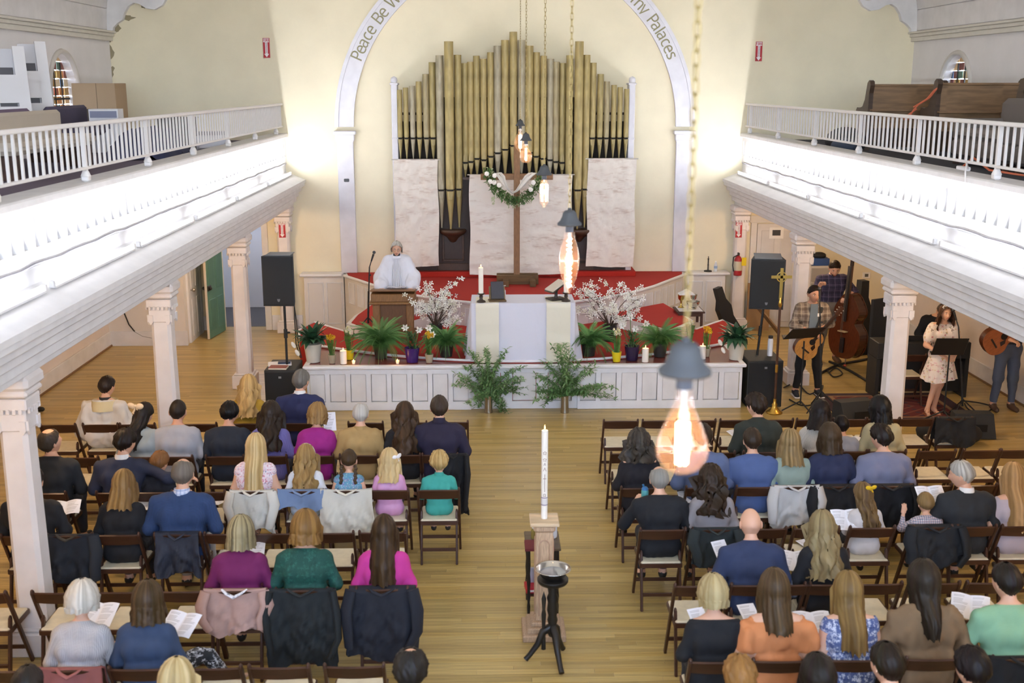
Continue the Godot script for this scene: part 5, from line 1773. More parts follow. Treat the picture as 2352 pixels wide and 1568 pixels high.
func congregation() -> void:
	var P := sit
	var R := ROWS
	var F := func(d: Dictionary) -> Dictionary:
		d["fem"] = true
		return d
	var t: Node3D
	var white := mat("e8e6e2", 0.8, 0, "cloth")
	# --- bare-floor side, front row
	var wide := []
	for s in [-1, 1]:
		wide.append([Vector3(s * 0.20, 0.53, 0.02), Vector3(s * 0.27, 0.22, 0.0), 0.08, 0.13, 0])
	wide.append([Vector3(-0.14, 0.2, 0.03), Vector3(0.14, 0.2, 0.03), 0.16, 0.16, 0])
	t = P.call(237, 865, R[0], "man with dark hair in a white pleated surplice with a cream yoke, seated", "the man in the white surplice", "short", "2b221d", cl("dfdbd3"), {"w": 1.15, "extra": wide, "fold": 0.03, "yaw": -0.35, "neck": 0.62})
	collar(t, 0.50, 0.17, 0.13, mat("d9cba0", 0.8, 0, "cloth"), -0.03, "yoke")
	collar(t, 0.60, 0.075, 0.06, mat("26262a", 0.7), -0.05)
	t = P.call(567, 864, R[0], "woman with long wavy blonde hair in a mustard yellow top", "the woman in mustard yellow", "longwavy", "a8834f", cl("b08a2a"), F.call({"hair": {"streak": "c9a56a"}}))
	t = P.call(687, 849, R[0], "grey-haired man in a navy suit jacket with a white collar", "the man in the navy suit", "short", "6a665f", cl("242a52"), {"w": 1.16, "yaw": -0.3, "lean": 0.06})
	collar(t, 0.625, 0.068, 0.055, white, -0.03)
	# --- second row
	t = P.call(318, 925, R[1], "woman with a dark ponytail and cream bow in a pale blue-grey top", "the woman with the cream hair bow", "halfback", "231d1a", cl("8f9a9f"), F.call({"yaw": -0.4, "nod": 0.45}))
	bow(t, t.get_meta("hx") * Vector3(-0.02, 0.06, 0.125), 0.11, mat("d8c3a4", 0.7, 0, "cloth"), -0.3)
	P.call(403, 920, R[1], "man with a dark fade haircut in a pale grey blazer", "the man in the pale grey blazer", "crop", "2a221c", cl("a3a3a8"), {"skin": "warm"})
	P.call(521, 924, R[1], "man with thick black hair in a dark navy blazer, head bowed", "the man in dark navy", "full", "15120f", cl("1f2530"), {"nod": 0.5, "skin": "warm"})
	P.call(618, 925, R[1], "woman with long dark hair in a lavender ribbed sweater", "the woman in the lavender sweater", "longwavy", "2c2119", cl("7a73b4", "knit"), F.call({"hair": {"len": 0.36}}))
	P.call(725, 937, R[1], "woman with short coppery brown hair in a magenta jacket, holding up a sheet", "the woman in the magenta jacket", "softbob", "6e4f2c", cl("9a1f7c"), F.call({"pr": "book", "yaw": 0.35, "tilt": -0.15, "hair": {"streak": "9a7a4c"}}))
	t = P.call(826, 927, R[1], "man with white hair in a tan blazer", "the man in the tan blazer", "receding", "b9b4ab", cl("a98a58"), {"w": 1.1, "hair": {"bald": 22.0}})
	collar(t, 0.61, 0.075, 0.05, cl("a98a58"), -0.04)
	P.call(928, 927, R[1], "woman with long wavy dark brown hair in a black top", "the wavy-haired woman in black", "longwavy", "33251a", cl("15151a"), F.call({"w": 1.04, "hair": {"len": 0.37, "streak": "4a3524"}}))
	t = P.call(1008, 911, R[1], "man with short brown hair in a dark purple turtleneck", "the man in the dark purple turtleneck", "short", "3d3128", cl("231d33"), {"w": 1.2, "neck": 0.69})
	collar(t, 0.635, 0.066, 0.06, cl("231d33"), -0.03)
	# --- third row
	P.call(110, 985, R[2], "man with dark greying hair in a black jacket, looking up beside the column", "the man in black beside the column", "receding", "3a332d", cl("1d2126"), {"nod": -0.2, "yaw": -0.6, "w": 1.14})
	t = P.call(276, 988, R[2], "man with dark hair in a navy blazer with his arm round a boy", "the man with his arm round the boy", "full", "221a15", cl("2b3044"), {"yaw": -0.4, "nod": 0.3, "pr": "around", "w": 1.14})
	collar(t, 0.63, 0.066, 0.05, white, -0.03)
	P.call(358, 1047, R[2], "boy with ginger brown hair in a dark navy jacket under the man's arm", "the ginger-haired boy", "full", "7a5330", cl("20222b"), {"child": true, "yaw": -0.3, "nod": 0.4})
	P.call(583, 1000, R[2], "woman with very long straight blonde hair in a pink floral sleeveless top", "the blonde woman in the pink floral top", "verylong", "b39560", flowers("pink_floral", "e6d6d8", ["c9536a", "5a5f8a", "d98aa0", "b03a4a", "f4eeee"], 90, 6.0, 5.0), F.call({"sleeve": 0.25, "hair": {"streak": "d8c090", "len": 0.47}}))
	t = P.call(700, 1028, R[2], "girl with long wavy light brown hair and a white headband in a white top", "the girl with the white headband", "longwavy", "7d6138", cl("dcdcde"), {"child": true, "fem": true, "hair": {"streak": "a88a58", "wave": 0.014, "len": 0.36}})
	var hb := MB.new()
	var arc := []
	for i in 17:
		var a := PI * i / 16
		arc.append(Vector3(cos(a) * 0.098, sin(a) * 0.138, 0.0))
	hb.tube(arc, 0.008, 6)
	part(t, "headband", hb, mat("efece8", 0.6), t.get_meta("hx"))
	t = P.call(800, 1042, R[2], "girl with dark hair in two braids and a blue floral sleeveless dress", "the girl with two braids", "updo", "40301f", flowers("blue_floral", "5f93a8", ["3a5f9a", "c0509a", "6fb0a0", "d8d0d8", "4a78b0"], 70, 8.0, 6.0), {"child": true, "fem": true, "sleeve": 0.12, "hem": 0.9})
	for s in [-1, 1]:
		var br := MB.new()
		for k in 8: br.ball(Vector3(s * (0.07 + 0.008 * (k % 2)), -0.05 - k * 0.024, 0.05 + 0.006 * k), Vector3(0.019, 0.02, 0.019), 8, 6)
		part(t, "braid", br, mat("46341f", 0.6), t.get_meta("hx"))
	t = P.call(893, 1041, R[2], "girl with blonde hair and a white bow in a pink satin bomber jacket", "the girl in the pink bomber jacket", "shoulder", "b99c68", mat("d49ac0", 0.4, 0, "cloth"), {"child": true, "fem": true, "fold": 0.028, "hair": {"streak": "d9c294", "wave": 0.006}})
	bow(t, t.get_meta("hx") * Vector3(0.085, 0.05, 0.06), 0.1, mat("efeef0", 0.7), 0.9)
	collar(t, 0.635, 0.072, 0.045, mat("3a2a5a", 0.7), -0.03)
	t = P.call(1008, 1048, R[2], "boy with tousled blond hair in a teal quarter-zip pullover", "the boy in the teal pullover", "curly", "a5834c", cl("3fa193"), {"child": true, "neck": 0.68, "hair": {"streak": "cdb27a"}})
	collar(t, 0.63, 0.07, 0.06, cl("3fa193"), -0.03)
	# --- fourth row
	P.call(66, 1078, R[3], "person in a black suit jacket mostly hidden behind the column", "the black-suited person behind the column", "short", "2a2320", cl("191b20"), {"w": 1.2, "pr": "book"})
	P.call(275, 1086, R[3], "woman with brown-blonde shoulder hair in a black top", "the woman with brown-blonde hair in black", "shoulder", "6b4f2c", cl("15161a"), F.call({"nod": 0.35, "hair": {"streak": "a08050", "flare": 1.3, "thick": 0.024}}))
	t = P.call(413, 1057, R[3], "balding grey-haired man in a blue sweater with a gingham collar", "the man in the blue sweater", "receding", "6a6258", cl("2c4570", "knit"), {"w": 1.2, "bottom": cl("9a9a9c"), "hair": {"bald": 45.0}})
	collar(t, 0.615, 0.07, 0.06, plaid("gingham", "e6e8f0", "7088b8", "8fa0c8", 14.0), -0.04)
	# --- fifth row
	P.call(548, 1203, R[4], "woman with streaked grey-blonde bob in a plum purple sweater", "the woman in the plum sweater", "bob", "5f553f", cl("6a1750"), F.call({"w": 1.06, "hair": {"streak": "a89a74", "thick": 0.03}}))
	P.call(697, 1182, R[4], "woman with wavy golden brown bob in a dark green patterned sweater", "the woman in the green patterned sweater", "bob", "6b4d29", flowers("green_fairisle", "14463c", ["1f5a4a", "0f3a32", "246050"], 60, 9.0, 5.0), F.call({"w": 1.12, "neck": 0.63, "hair": {"streak": "94703c", "thick": 0.036, "wave": 0.006, "len": 0.085}}))
	P.call(880, 1201, R[4], "woman with long straight dark brown hair in a bright pink top", "the woman in the bright pink top", "long", "2e2116", cl("c2368a"), F.call({"hair": {"len": 0.36, "flare": 1.25, "thick": 0.022, "streak": "46331f"}}))
	# --- sixth row
	P.call(178, 1352, R[5], "woman with short white hair in a white lacy cardigan", "the white-haired woman", "softbob", "a9a294", cl("c9c6c6", "knit"), F.call({"pr": "book", "hair": {"streak": "d8d2c6", "len": 0.04, "thick": 0.036}}))
	t = P.call(330, 1349, R[5], "woman with dark brown bob in a blue denim jacket and floral trousers", "the woman in the denim jacket", "bob", "3a2c1c", mat("33435e", 0.85, 0, "cloth"), F.call({"pr": "book", "hair": {"streak": "55422a", "thick": 0.028, "len": 0.13}, "bottom": flowers("black_white_leaves", "17181c", ["e2e2e6", "17181c", "d0d0d6"], 60, 9.0, 5.0)}))
	var tl := MB.new()
	tl.tube([Vector3(0.08, 0.1, -0.2), Vector3(0.3, 0.14, -0.4), Vector3(0.36, 0.12, -0.43), Vector3(0.5, -0.06, -0.4)], [0.09, 0.075, 0.07, 0.055], 12)
	part(t, "trouser_leg", tl, flowers("black_white_leaves", "17181c", [], 0, 1.0, 5.0))
	var sh := MB.new()
	sh.tube([Vector3(0.49, -0.05, -0.4), Vector3(0.53, -0.09, -0.4)], [0.035, 0.03], 8)
	sh.tube([Vector3(0.5, -0.1, -0.4), Vector3(0.6, -0.09, -0.39), Vector3(0.7, -0.02, -0.37)], [0.032, 0.038, 0.014], 10)
	part(t, "flat_shoe", sh, mat("b99478", 0.6))
	# --- last row in view
	P.call(395, 1528, R[6], "blonde-haired person whose head shows below the empty chairs", "the blonde-haired person of the last row", "shoulder", "a8905e", cl("4a4440"), F.call({"hair": {"streak": "d0bd90"}}))
	P.call(940, 1502, R[6], "man with thinning dark curly hair at the aisle end of the last row", "the man with thinning curly hair", "receding", "26221e", cl("33363a"), {"hair": {"tousle": 0.012, "bald": 28.0, "thick": 0.018}})
	P.call(50, 1545, R[6], "dark-haired person of the last row, beside the column", "the dark-haired person of the last row", "short", "2c2420", cl("3a3438"), {})
	# --- band side, second row of chairs
	P.call(1745, 906, R[1], "man with curly brown hair and glasses in a dark green sweater", "the man in the dark green sweater", "curly", "2e231b", cl("2b3029"), {"w": 1.1, "yaw": 0.5, "neck": 0.67})
	P.call(1885, 931, R[1], "woman with black hair in a white cable knit sweater", "the woman in the white cable knit", "shoulder", "17130f", cl("d6d0c4", "knit"), F.call({"yaw": -0.5, "nod": 0.4, "w": 1.05}))
	P.call(1938, 962, R[1], "small child with black hair in a grey shirt", "the small child in grey", "short", "17120e", cl("8b8d96"), {"child": true, "nod": 0.4, "skin": "warm"})
	P.call(2030, 913, R[1], "woman with a black bob in a beige jacket", "the woman in the beige jacket", "bob", "14110f", cl("a99f7c"), F.call({"yaw": 0.2, "w": 1.04, "hair": {"len": 0.13, "thick": 0.03}}))
	# --- third row
	P.call(1470, 990, R[2], "woman with curly greying dark hair in a scoop-necked black top", "the woman with curly greying hair", "curlylong", "2a2521", cl("17141a"), F.call({"neck": 0.57, "hair": {"streak": "4a443c", "len": 0.16}}))
	P.call(1618, 975, R[2], "man with dark hair in a denim blue shirt behind the hanging bulb", "the man in the denim shirt", "short", "2c221b", cl("5a6788"), {"w": 1.05})
	P.call(1732, 986, R[2], "man with short brown hair in a blue chambray shirt", "the man in the blue chambray shirt", "short", "33271d", cl("4c5f8c"), {"w": 1.22, "neck": 0.655})
	P.call(1820, 998, R[2], "woman with light brown shoulder hair in a sage green top", "the woman in sage green", "shoulder", "75603c", cl("8c9c90"), F.call({"hair": {"streak": "98805a", "thick": 0.024}}))
	P.call(1913, 976, R[2], "woman with straight brown bob in a navy blue blouse", "the woman in the navy blouse", "bob", "3d2f20", cl("232a48"), F.call({"w": 1.12, "hair": {"len": 0.13, "thick": 0.026}}))
	t = P.call(2035, 978, R[2], "man with dark hair and glasses in a grey-lilac shirt", "the man in the grey-lilac shirt", "full", "231b16", cl("777990"), {"w": 1.22, "yaw": 0.5})
	# --- fourth row
	P.call(1517, 1082, R[3], "balding man in a black sweater holding up a teal cup", "the man holding the teal cup", "receding", "8a8780", cl("14161b"), {"w": 1.2, "pl": "phone", "hair": {"bald": 48.0}})
	P.call(1637, 1080, R[3], "woman with long curly dark hair in a pale grey sweater", "the woman in the pale grey sweater", "curlylong", "33271c", cl("8c8688"), F.call({"hair": {"len": 0.28}}))
	t = P.call(1990, 1118, R[3], "girl with brown hair half tied in a yellow bow, white fuzzy top", "the girl with the yellow bow", "halfback", "5c452a", cl("cfc9c6"), {"child": true, "fem": true, "yaw": 0.3, "pl": "book", "hair": {"wave": 0.012, "streak": "7c6440", "flare": 0.9}})
	bow(t, t.get_meta("hx") * Vector3(0.02, 0.08, 0.105), 0.085, mat("e0b81a", 0.7), 0.2)
	P.call(2130, 1143, R[3], "small boy with fair brown hair in a checked shirt, one arm raised", "the boy in the checked shirt", "fringe", "7d6540", plaid("check", "d8d4d4", "2a3a5a", "b04a3a", 14.0), {"child": true, "pl": "raise", "sleeve": 1.8})
	t = P.call(2225, 1060, R[3], "grey-haired man in a charcoal blazer, face turned aside", "the man in the charcoal blazer", "short", "8a8680", cl("23262a"), {"w": 1.2, "yaw": 0.95, "pl": "book", "hair": {"streak": "b8b4aa"}})
	collar(t, 0.625, 0.068, 0.05, white, -0.03)
	P.call(2337, 1082, R[3], "woman with long straight light brown hair in a lilac puff-sleeved blouse", "the woman in the lilac blouse", "verylong", "8a6a42", cl("b3a6ac"), F.call({"sleeve": 0.8, "neck": 0.56, "hair": {"streak": "b08a5c", "open": 75.0}}))
	# --- fifth row
	P.call(1730, 1172, R[4], "bald man in a navy blue button shirt", "the bald man", "none", "000000", cl("2b3654"), {"w": 1.24, "neck": 0.66, "bottom": cl("a89878"), "hem": 0.9})
	t = P.call(1895, 1197, R[4], "woman with long wavy ash blonde hair in a black top with gold collar", "the woman with the gold collar", "longwavy", "6e5d40", cl("17171a"), F.call({"hair": {"streak": "95855f", "len": 0.36}}))
	collar(t, 0.585, 0.10, 0.05, mat("a58a3c", 0.5, 0.3), -0.02)
	P.call(1786, 1316, R[4], "small child with fair hair beside the bald man", "the small fair-haired child", "full", "a08250", cl("6a7080"), {"child": true})
	# --- sixth row
	P.call(1643, 1345, R[5], "woman with a short blonde bob and hair clip in a black top", "the blonde bob woman in black", "softbob", "8f7a50", cl("131418"), F.call({"neck": 0.60, "hair": {"streak": "bfae82", "len": 0.06}}))
	t = P.call(1787, 1317, R[5], "woman with long brown hair in an orange puff-sleeved dress open at the back", "the woman in the orange dress", "long", "3d2f1e", cl("cf8350"), F.call({"sleeve": 0.95, "neck": 0.55, "fold": 0.03, "hair": {"len": 0.24, "flare": 1.1, "thick": 0.024, "streak": "5a472e"}, "extra": [[Vector3(-0.22, 0.5, 0.03), Vector3(-0.25, 0.36, 0.02), 0.075, 0.095, 2], [Vector3(0.22, 0.5, 0.03), Vector3(0.25, 0.36, 0.02), 0.075, 0.095, 4]]}))
	P.call(1958, 1322, R[5], "woman with long golden brown hair in a blue and white printed sleeveless dress", "the woman in the blue and white print", "verylong", "6b522e", flowers("blue_white_print", "52608c", ["e8e8ee", "e2e4ec", "33406e", "dcdfe8"], 60, 9.0, 5.0), F.call({"sleeve": 0.22, "neck": 0.58, "hair": {"streak": "8f7444", "len": 0.36}}))
	P.call(2135, 1297, R[5], "woman with long dark hair in a broad camel brown sweater", "the woman in the camel sweater", "long", "2c241b", cl("7d6346"), F.call({"w": 1.3, "fold": 0.03, "hair": {"flare": 0.6, "len": 0.3}}))
	P.call(2330, 1302, R[5], "man with dark hair and beard in a mint green T-shirt", "the man in the mint T-shirt", "short", "231b16", cl("86b08c"), {"w": 1.24, "sleeve": 0.85, "neck": 0.64, "pl": "book", "yaw": 0.25})
	# --- last row in view
	P.call(1705, 1527, R[6], "person with strawberry blond hair in the last row beside the aisle", "the strawberry blond person", "curly", "8f6636", cl("5a6068"), {})
	P.call(1888, 1530, R[6], "person with smooth dark hair in the last row", "the person with smooth dark hair", "bob", "231c17", cl("2a2c30"), F.call({}))
	P.call(2055, 1488, R[6], "man with slicked dark hair in the last row behind the camel sweater", "the man with slicked dark hair", "short", "231a13", cl("3a3c44"), {"yaw": 0.3})
	P.call(2252, 1500, R[6], "man with dark bowl-cut hair in the last row behind the mint T-shirt", "the man with bowl-cut hair", "full", "1d1612", cl("2c3038"), {"yaw": 0.3})

func seating() -> void:
	# a chair under every seated person, then the empty ones
	for q in seat_for:
		if not q[3]: chair(q[0], q[1], "brown folding chair with cream seat under " + q[2])
	var lists := [
		[[140, 320, 460, 745, 840, 940, 1035], 0, 968, "bare-floor side, first row"],
		[[185, 300], 1, 1045, "bare-floor side, second row"],
		[[470], 2, 1125, "bare-floor side, third row"],
		[[165, 525, 640, 760, 878], 3, 1219, "bare-floor side, fourth row"],
		[[-40, 138, 285, 428], 4, 1352, "bare-floor side, fifth row"],
		[[35, 486, 640, 813], 5, 1528, "bare-floor side, sixth row"],
		[[1427, 1517, 1607, 1697, 1787, 1875, 1960, 2035, 2115, 2205], 0, 967, "band side, first row"],
		[[1446, 1545, 1645, 1845 - 50, 2158, 2262, 2350], 1, 1037, "band side, second row"],
		[[2138, 2242, 2345], 2, 1111, "band side, third row"],
		[[1757, 1880], 3, 1216, "band side, fourth row"],
		[[1610, 2020, 2155, 2290], 4, 1345, "band side, fifth row"],
	]
	var words_ := ["first", "second", "third", "fourth", "fifth", "sixth", "seventh"]
	for l in lists:
		for px in l[0]:
			var x := G(px, l[2], 0.8).x
			var clash := false
			for q in seat_for:
				if absf(q[1] - ROWS[l[1]]) < 0.1 and absf(q[0] - x) < 0.36: clash = true
			if clash: continue
			var lab := ""
			var near := []
			for q in seat_for:
				var same: bool = absf(q[1] - ROWS[l[1]]) < 0.1
				var d: float = absf(q[0] - x)
				if same and d < 0.62: near.append([d, "beside " + q[2]])
				elif d < 0.3 and q[1] - ROWS[l[1]] > 0.5 and q[1] - ROWS[l[1]] < 1.5: near.append([d + 1.0, "ahead of " + q[2]])
			near.sort()
			for q in near:
				var tryit: String = "empty brown folding chair with cream seat, " + q[1]
				if not used_labels.has(tryit):
					lab = tryit
					break
			if lab == "": lab = "empty brown folding chair with cream seat, %s row, %s" % [words_[l[1]], "side of the band" if px > 1200 else "side of the bare floor"]
			used_labels[lab] = true
			chair(x, ROWS[l[1]], lab, "empty chairs, " + l[3])
var used_labels := {}

# ---------------------------------------------------------------- plants
var frond_meshes := []
func fern(p: Vector3, r: float, h: float, label: String, pot: Material, n := 120) -> void:
	var t := thing("potted_fern", label, "fern", p)
	if frond_meshes.is_empty():
		for k in 3:
			var b := MB.new()
			var L := 1.0
			var pts := []
			for i in 13:
				var s := i / 12.0
				pts.append(Vector3(0, 0.7 * s - (0.5 + 0.3 * k) * s * s, -s * 0.86))
			b.tube(pts, 0.006, 3, false)
			for i in range(1, 13):
				for q in [0.0, 0.33, 0.66]:
					var s = (i - q) / 12.0
					var c: Vector3 = pts[i - 1].lerp(pts[i], 1.0 - q)
					var wd = 0.17 * sin(PI * pow(s, 0.7)) * (1.0 - 0.35 * s) + 0.015
					for sd in [-1, 1]:
						var tip := c + Vector3(sd * wd, -0.03 - 0.03 * k, -0.05)
						b.tri(c + Vector3(0, 0.004, 0.011), tip, c + Vector3(0, 0.004, -0.009)) if sd < 0 else b.tri(c + Vector3(0, 0.004, 0.011), c + Vector3(0, 0.004, -0.009), tip)
			frond_meshes.append(b.mesh())
	rng.seed = int(absf(p.x) * 100) + 3
	var gm := [mat("5a8a48", 0.55), mat("4a7a3c", 0.55), mat("6c9a54", 0.55)]
	for i in n:
		var a := TAU * i / n * 7.0 + rnd(-0.3, 0.3)
		var up := rnd(-0.15, 0.75)
		var sc := r * rnd(0.8, 1.15)
		var b := Basis(Vector3.UP, a) * Basis(Vector3.RIGHT, up)
		place(t, "frond", frond_meshes[rng.randi() % 3], gm[rng.randi() % 3], Transform3D(b.scaled(Vector3(sc, sc, sc)), Vector3(0, h, 0) + b * Vector3(0, 0, -0.02)))
	var pb := MB.new()
	pb.lathe([Vector2(0.0, 0.001), Vector2(0.085, 0.001), Vector2(0.085, 0.001), Vector2(0.115, h), Vector2(0.125, h), Vector2(0.125, h), Vector2(0.125, h + 0.015), Vector2(0.1, h + 0.015), Vector2(0.0, h)], 18)
	part(t, "pot", pb, pot)
func leaf_mesh(L: float, w: float, droop: float, fold := 0.25) -> MB:
	var pts := []
	for j in 8:
		var s := j / 7.0
		var hw := w * 0.5 * sin(PI * clampf(pow(s, 0.8) * 0.97 + 0.03, 0.0, 1.0))
		var c := Vector3(0, L * 0.75 * s - droop * s * s * L, -s * L * 0.8)
		var row := PackedVector3Array()
		for i in 5:
			var u := i / 2.0 - 1.0
			row.append(c + Vector3(u * hw, absf(u) * hw * fold, 0))
		pts.append(row)
	var b := MB.new()
	b.grid(pts)
	return b
func potted(nm: String, label: String, cat: String, p: Vector3, rb: float, rt: float, h: float, m: Material) -> Node3D:
	var t := thing(nm, label, cat, p)
	var b := MB.new()
	b.lathe([Vector2(0, 0.001), Vector2(rb, 0.001), Vector2(rb, 0.001), Vector2(rt, h), Vector2(rt, h), Vector2(rt - 0.012, h), Vector2(rt - 0.012, h), Vector2(rt - 0.016, h - 0.03), Vector2(0, h - 0.03)], 22)
	part(t, "pot", b, m)
	return t
func peace_lily(p: Vector3, label: String, seed_: int) -> void:
	var t := potted("peace_lily", label, "plant", p, 0.10, 0.135, 0.28, mat("c9c4b4", 0.5))
	rng.seed = seed_
	var lm := [leaf_mesh(0.34, 0.105, 0.55).mesh(), leaf_mesh(0.3, 0.11, 0.95).mesh(), leaf_mesh(0.36, 0.085, 0.3).mesh()]
	for i in 56:
		var a := i * 2.399 + rnd(-0.2, 0.2)
		var up := rnd(-0.3, 0.55)
		var b := Basis(Vector3.UP, a) * Basis(Vector3.RIGHT, up)
		place(t, "leaf", lm[rng.randi() % 3], mat(["31553a", "2a4a33", "3b6242"][i % 3], 0.35), Transform3D(b, Vector3(0, 0.27, 0) + b * Vector3(0, rnd(0, 0.06), -0.03)))
	for k in 2:
		var b := MB.new()
		b.ball(Vector3(0, 0, 0), Vector3(0.03, 0.055, 0.012), 8, 6)
		part(t, "spathe", b, mat("ece8dc", 0.6), Transform3D(Basis(Vector3(0, 0, 1), 0.5), Vector3(-0.27 + 0.05 * k, 0.28 - 0.12 * k, 0.1)))
func star_flower(r: float, n: int, deep: float) -> MB:
	var b := MB.new()
	for k in n:
		var a := TAU * k / n
		var d := Vector3(cos(a), sin(a), 0)
		var s := Vector3(-sin(a), cos(a), 0)
		b.tri(d * r * 0.12 - s * r * 0.1, d * r * 0.55 + s * r * 0.28 + Vector3(0, 0, deep), d * r * 0.12 + s * r * 0.1) if false else b.tri(d * r * 0.1, d * r * 0.6 - s * r * 0.27 + Vector3(0, 0, deep), d * r + Vector3(0, 0, deep * 0.4))
		b.tri(d * r * 0.1, d * r + Vector3(0, 0, deep * 0.4), d * r * 0.6 + s * r * 0.27 + Vector3(0, 0, deep))
	return b
func daffodils(p: Vector3, label: String, kind: String, stem: float, seed_: int) -> void:
	var yellow := kind == "yellow"
	var t: Node3D
	if kind == "white": t = potted("white_daffodils", label, "flowers", p, 0.055, 0.075, 0.15, mat("d8c21c", 0.4))
	else: t = potted("yellow_daffodils", label, "flowers", p, 0.045, 0.065, 0.13, mat("a89a80", 0.4))
	rng.seed = seed_
	var lf := MB.new()
	for i in 26:
		var a := rnd(0, TAU)
		var r0 := rnd(0, 0.035)
		var o := Vector3(cos(a) * r0, 0.12, sin(a) * r0)
		var tip := o + Vector3(cos(a) * rnd(0.0, 0.06), stem * rnd(0.6, 1.0), sin(a) * rnd(0, 0.06))
		lf.bar(o, tip, 0.011, 0.002, Vector3(cos(a + 1.0), 0.1, sin(a + 1.0)))
	part(t, "stems", lf, mat("5f8a3a", 0.6, 0, "leafy"))
	var fm := star_flower(0.03 if yellow else 0.028, 6, 0.004).mesh()
	var cup := MB.new()
	cup.lathe([Vector2(0.007, 0), Vector2(0.012, 0.02)], 10, Vector3.ZERO, Basis(Vector3.RIGHT, PI / 2))
	var cm := cup.mesh()
	for i in 15:
		var a := rnd(0, TAU)
		var b := Basis(Vector3.UP, rnd(-1.2, 1.2)) * Basis(Vector3.RIGHT, rnd(-0.5, 0.3))
		var f := place(t, "blossom", fm, mat("e6c01e" if yellow else "ece8d2", 0.6), Transform3D(b, Vector3(cos(a) * rnd(0.01, 0.06), 0.12 + stem * rnd(0.82, 1.08), sin(a) * rnd(0.01, 0.05) + 0.02)))
		place(f, "cup", cm, mat("d89a14" if yellow else "e8dfa8", 0.6))
func lilies(p: Vector3, label: String, spots: Array, seed_: int, pot := "3c1f63") -> void:
	var t := potted("potted_lilies", label, "lilies", p, 0.085, 0.115, 0.22, mat(pot, 0.25))
	rng.seed = seed_
	var lm := [leaf_mesh(0.2, 0.026, 0.7).mesh(), leaf_mesh(0.17, 0.024, 0.4).mesh()]
	for i in 60:
		var b := Basis(Vector3.UP, i * 2.399) * Basis(Vector3.RIGHT, rnd(-0.3, 0.5))
		place(t, "leaf", lm[i % 2], mat(["3a6132", "2f5329"][i % 2], 0.5), Transform3D(b, Vector3(rnd(-0.05, 0.05), 0.2 + rnd(0, 0.2), rnd(-0.05, 0.05))))
	for q in spots:
		var at0 := W(q[0], q[1], p.z + 0.05) - p
		var s := MB.new()
		s.tube([Vector3(at0.x * 0.3, 0.2, 0), Vector3(at0.x * 0.8, at0.y * 0.8, 0.02), at0], 0.006, 5)
		part(t, "stem", s, mat("5a7f42", 0.6))
		var f := star_flower(0.062, 6, 0.02)
		f.lathe([Vector2(0.012, -0.07), Vector2(0.024, -0.02), Vector2(0.034, 0.01)], 10, Vector3.ZERO, Basis(Vector3.RIGHT, PI / 2))
		part(t, "trumpet", f, mat("f0eee6", 0.55), Transform3D(Basis(Vector3.UP, rnd(-0.7, 0.7)) * Basis(Vector3.RIGHT, rnd(-0.3, 0.4)), at0))
func dogwood(p: Vector3, label: String, boxpx: Rect2, seed_: int) -> void:
	var t := thing("dogwood_arrangement", label, "flowers", p)
	var v := MB.new()
	v.lathe([Vector2(0, 0.001), Vector2(0.1, 0.001), Vector2(0.1, 0.001), Vector2(0.12, 0.26), Vector2(0.1, 0.26)], 18)
	part(t, "vase", v, mat("2a2a2c", 0.4))
	rng.seed = seed_
	var tips := []
	for i in 20:
		var q := W(boxpx.position.x + boxpx.size.x * rng.randf(), boxpx.position.y + boxpx.size.y * pow(rng.randf(), 0.8), p.z + rnd(-0.25, 0.25)) - p
		var mid := Vector3(q.x * 0.35 + rnd(-0.1, 0.1), 0.25 + (q.y - 0.25) * 0.5, q.z * 0.4)
		var b := MB.new()
		b.tube([Vector3(0, 0.22, 0), mid, mid.lerp(q, 0.6) + Vector3(rnd(-0.05, 0.05), rnd(-0.03, 0.05), 0), q], [0.008, 0.006, 0.004, 0.002], 5)
		tips.append([mid, q])
		for k in 3:
			var a := mid.lerp(q, rnd(0.2, 0.8))
			var e := a + Vector3(rnd(-0.22, 0.22), rnd(-0.05, 0.2), rnd(-0.12, 0.12))
			b.tube([a, e], [0.004, 0.0015], 4)
			tips.append([a, e])
		part(t, "branch", b, mat("4a3a2c", 0.8))
	var fm := star_flower(0.045, 4, 0.006)
	fm.ball(Vector3(0, 0, 0.004), Vector3(0.006, 0.006, 0.005), 6, 4)
	var m := fm.mesh()
	for i in 270:
		var q: Array = tips[rng.randi() % tips.size()]
		var at0: Vector3 = q[0].lerp(q[1], rnd(0.25, 1.05)) + Vector3(rnd(-0.035, 0.035), rnd(-0.03, 0.04), rnd(-0.03, 0.03))
		var b := Basis(Vector3.UP, rnd(-0.8, 0.8)) * Basis(Vector3.RIGHT, rnd(-1.0, 0.2)) * Basis(Vector3(0, 0, 1), rnd(0, 1.5))
		place(t, "blossom", m, mat(["efece0", "e6e6d2", "f4f2ea"][i % 3], 0.65), Transform3D(b, at0))
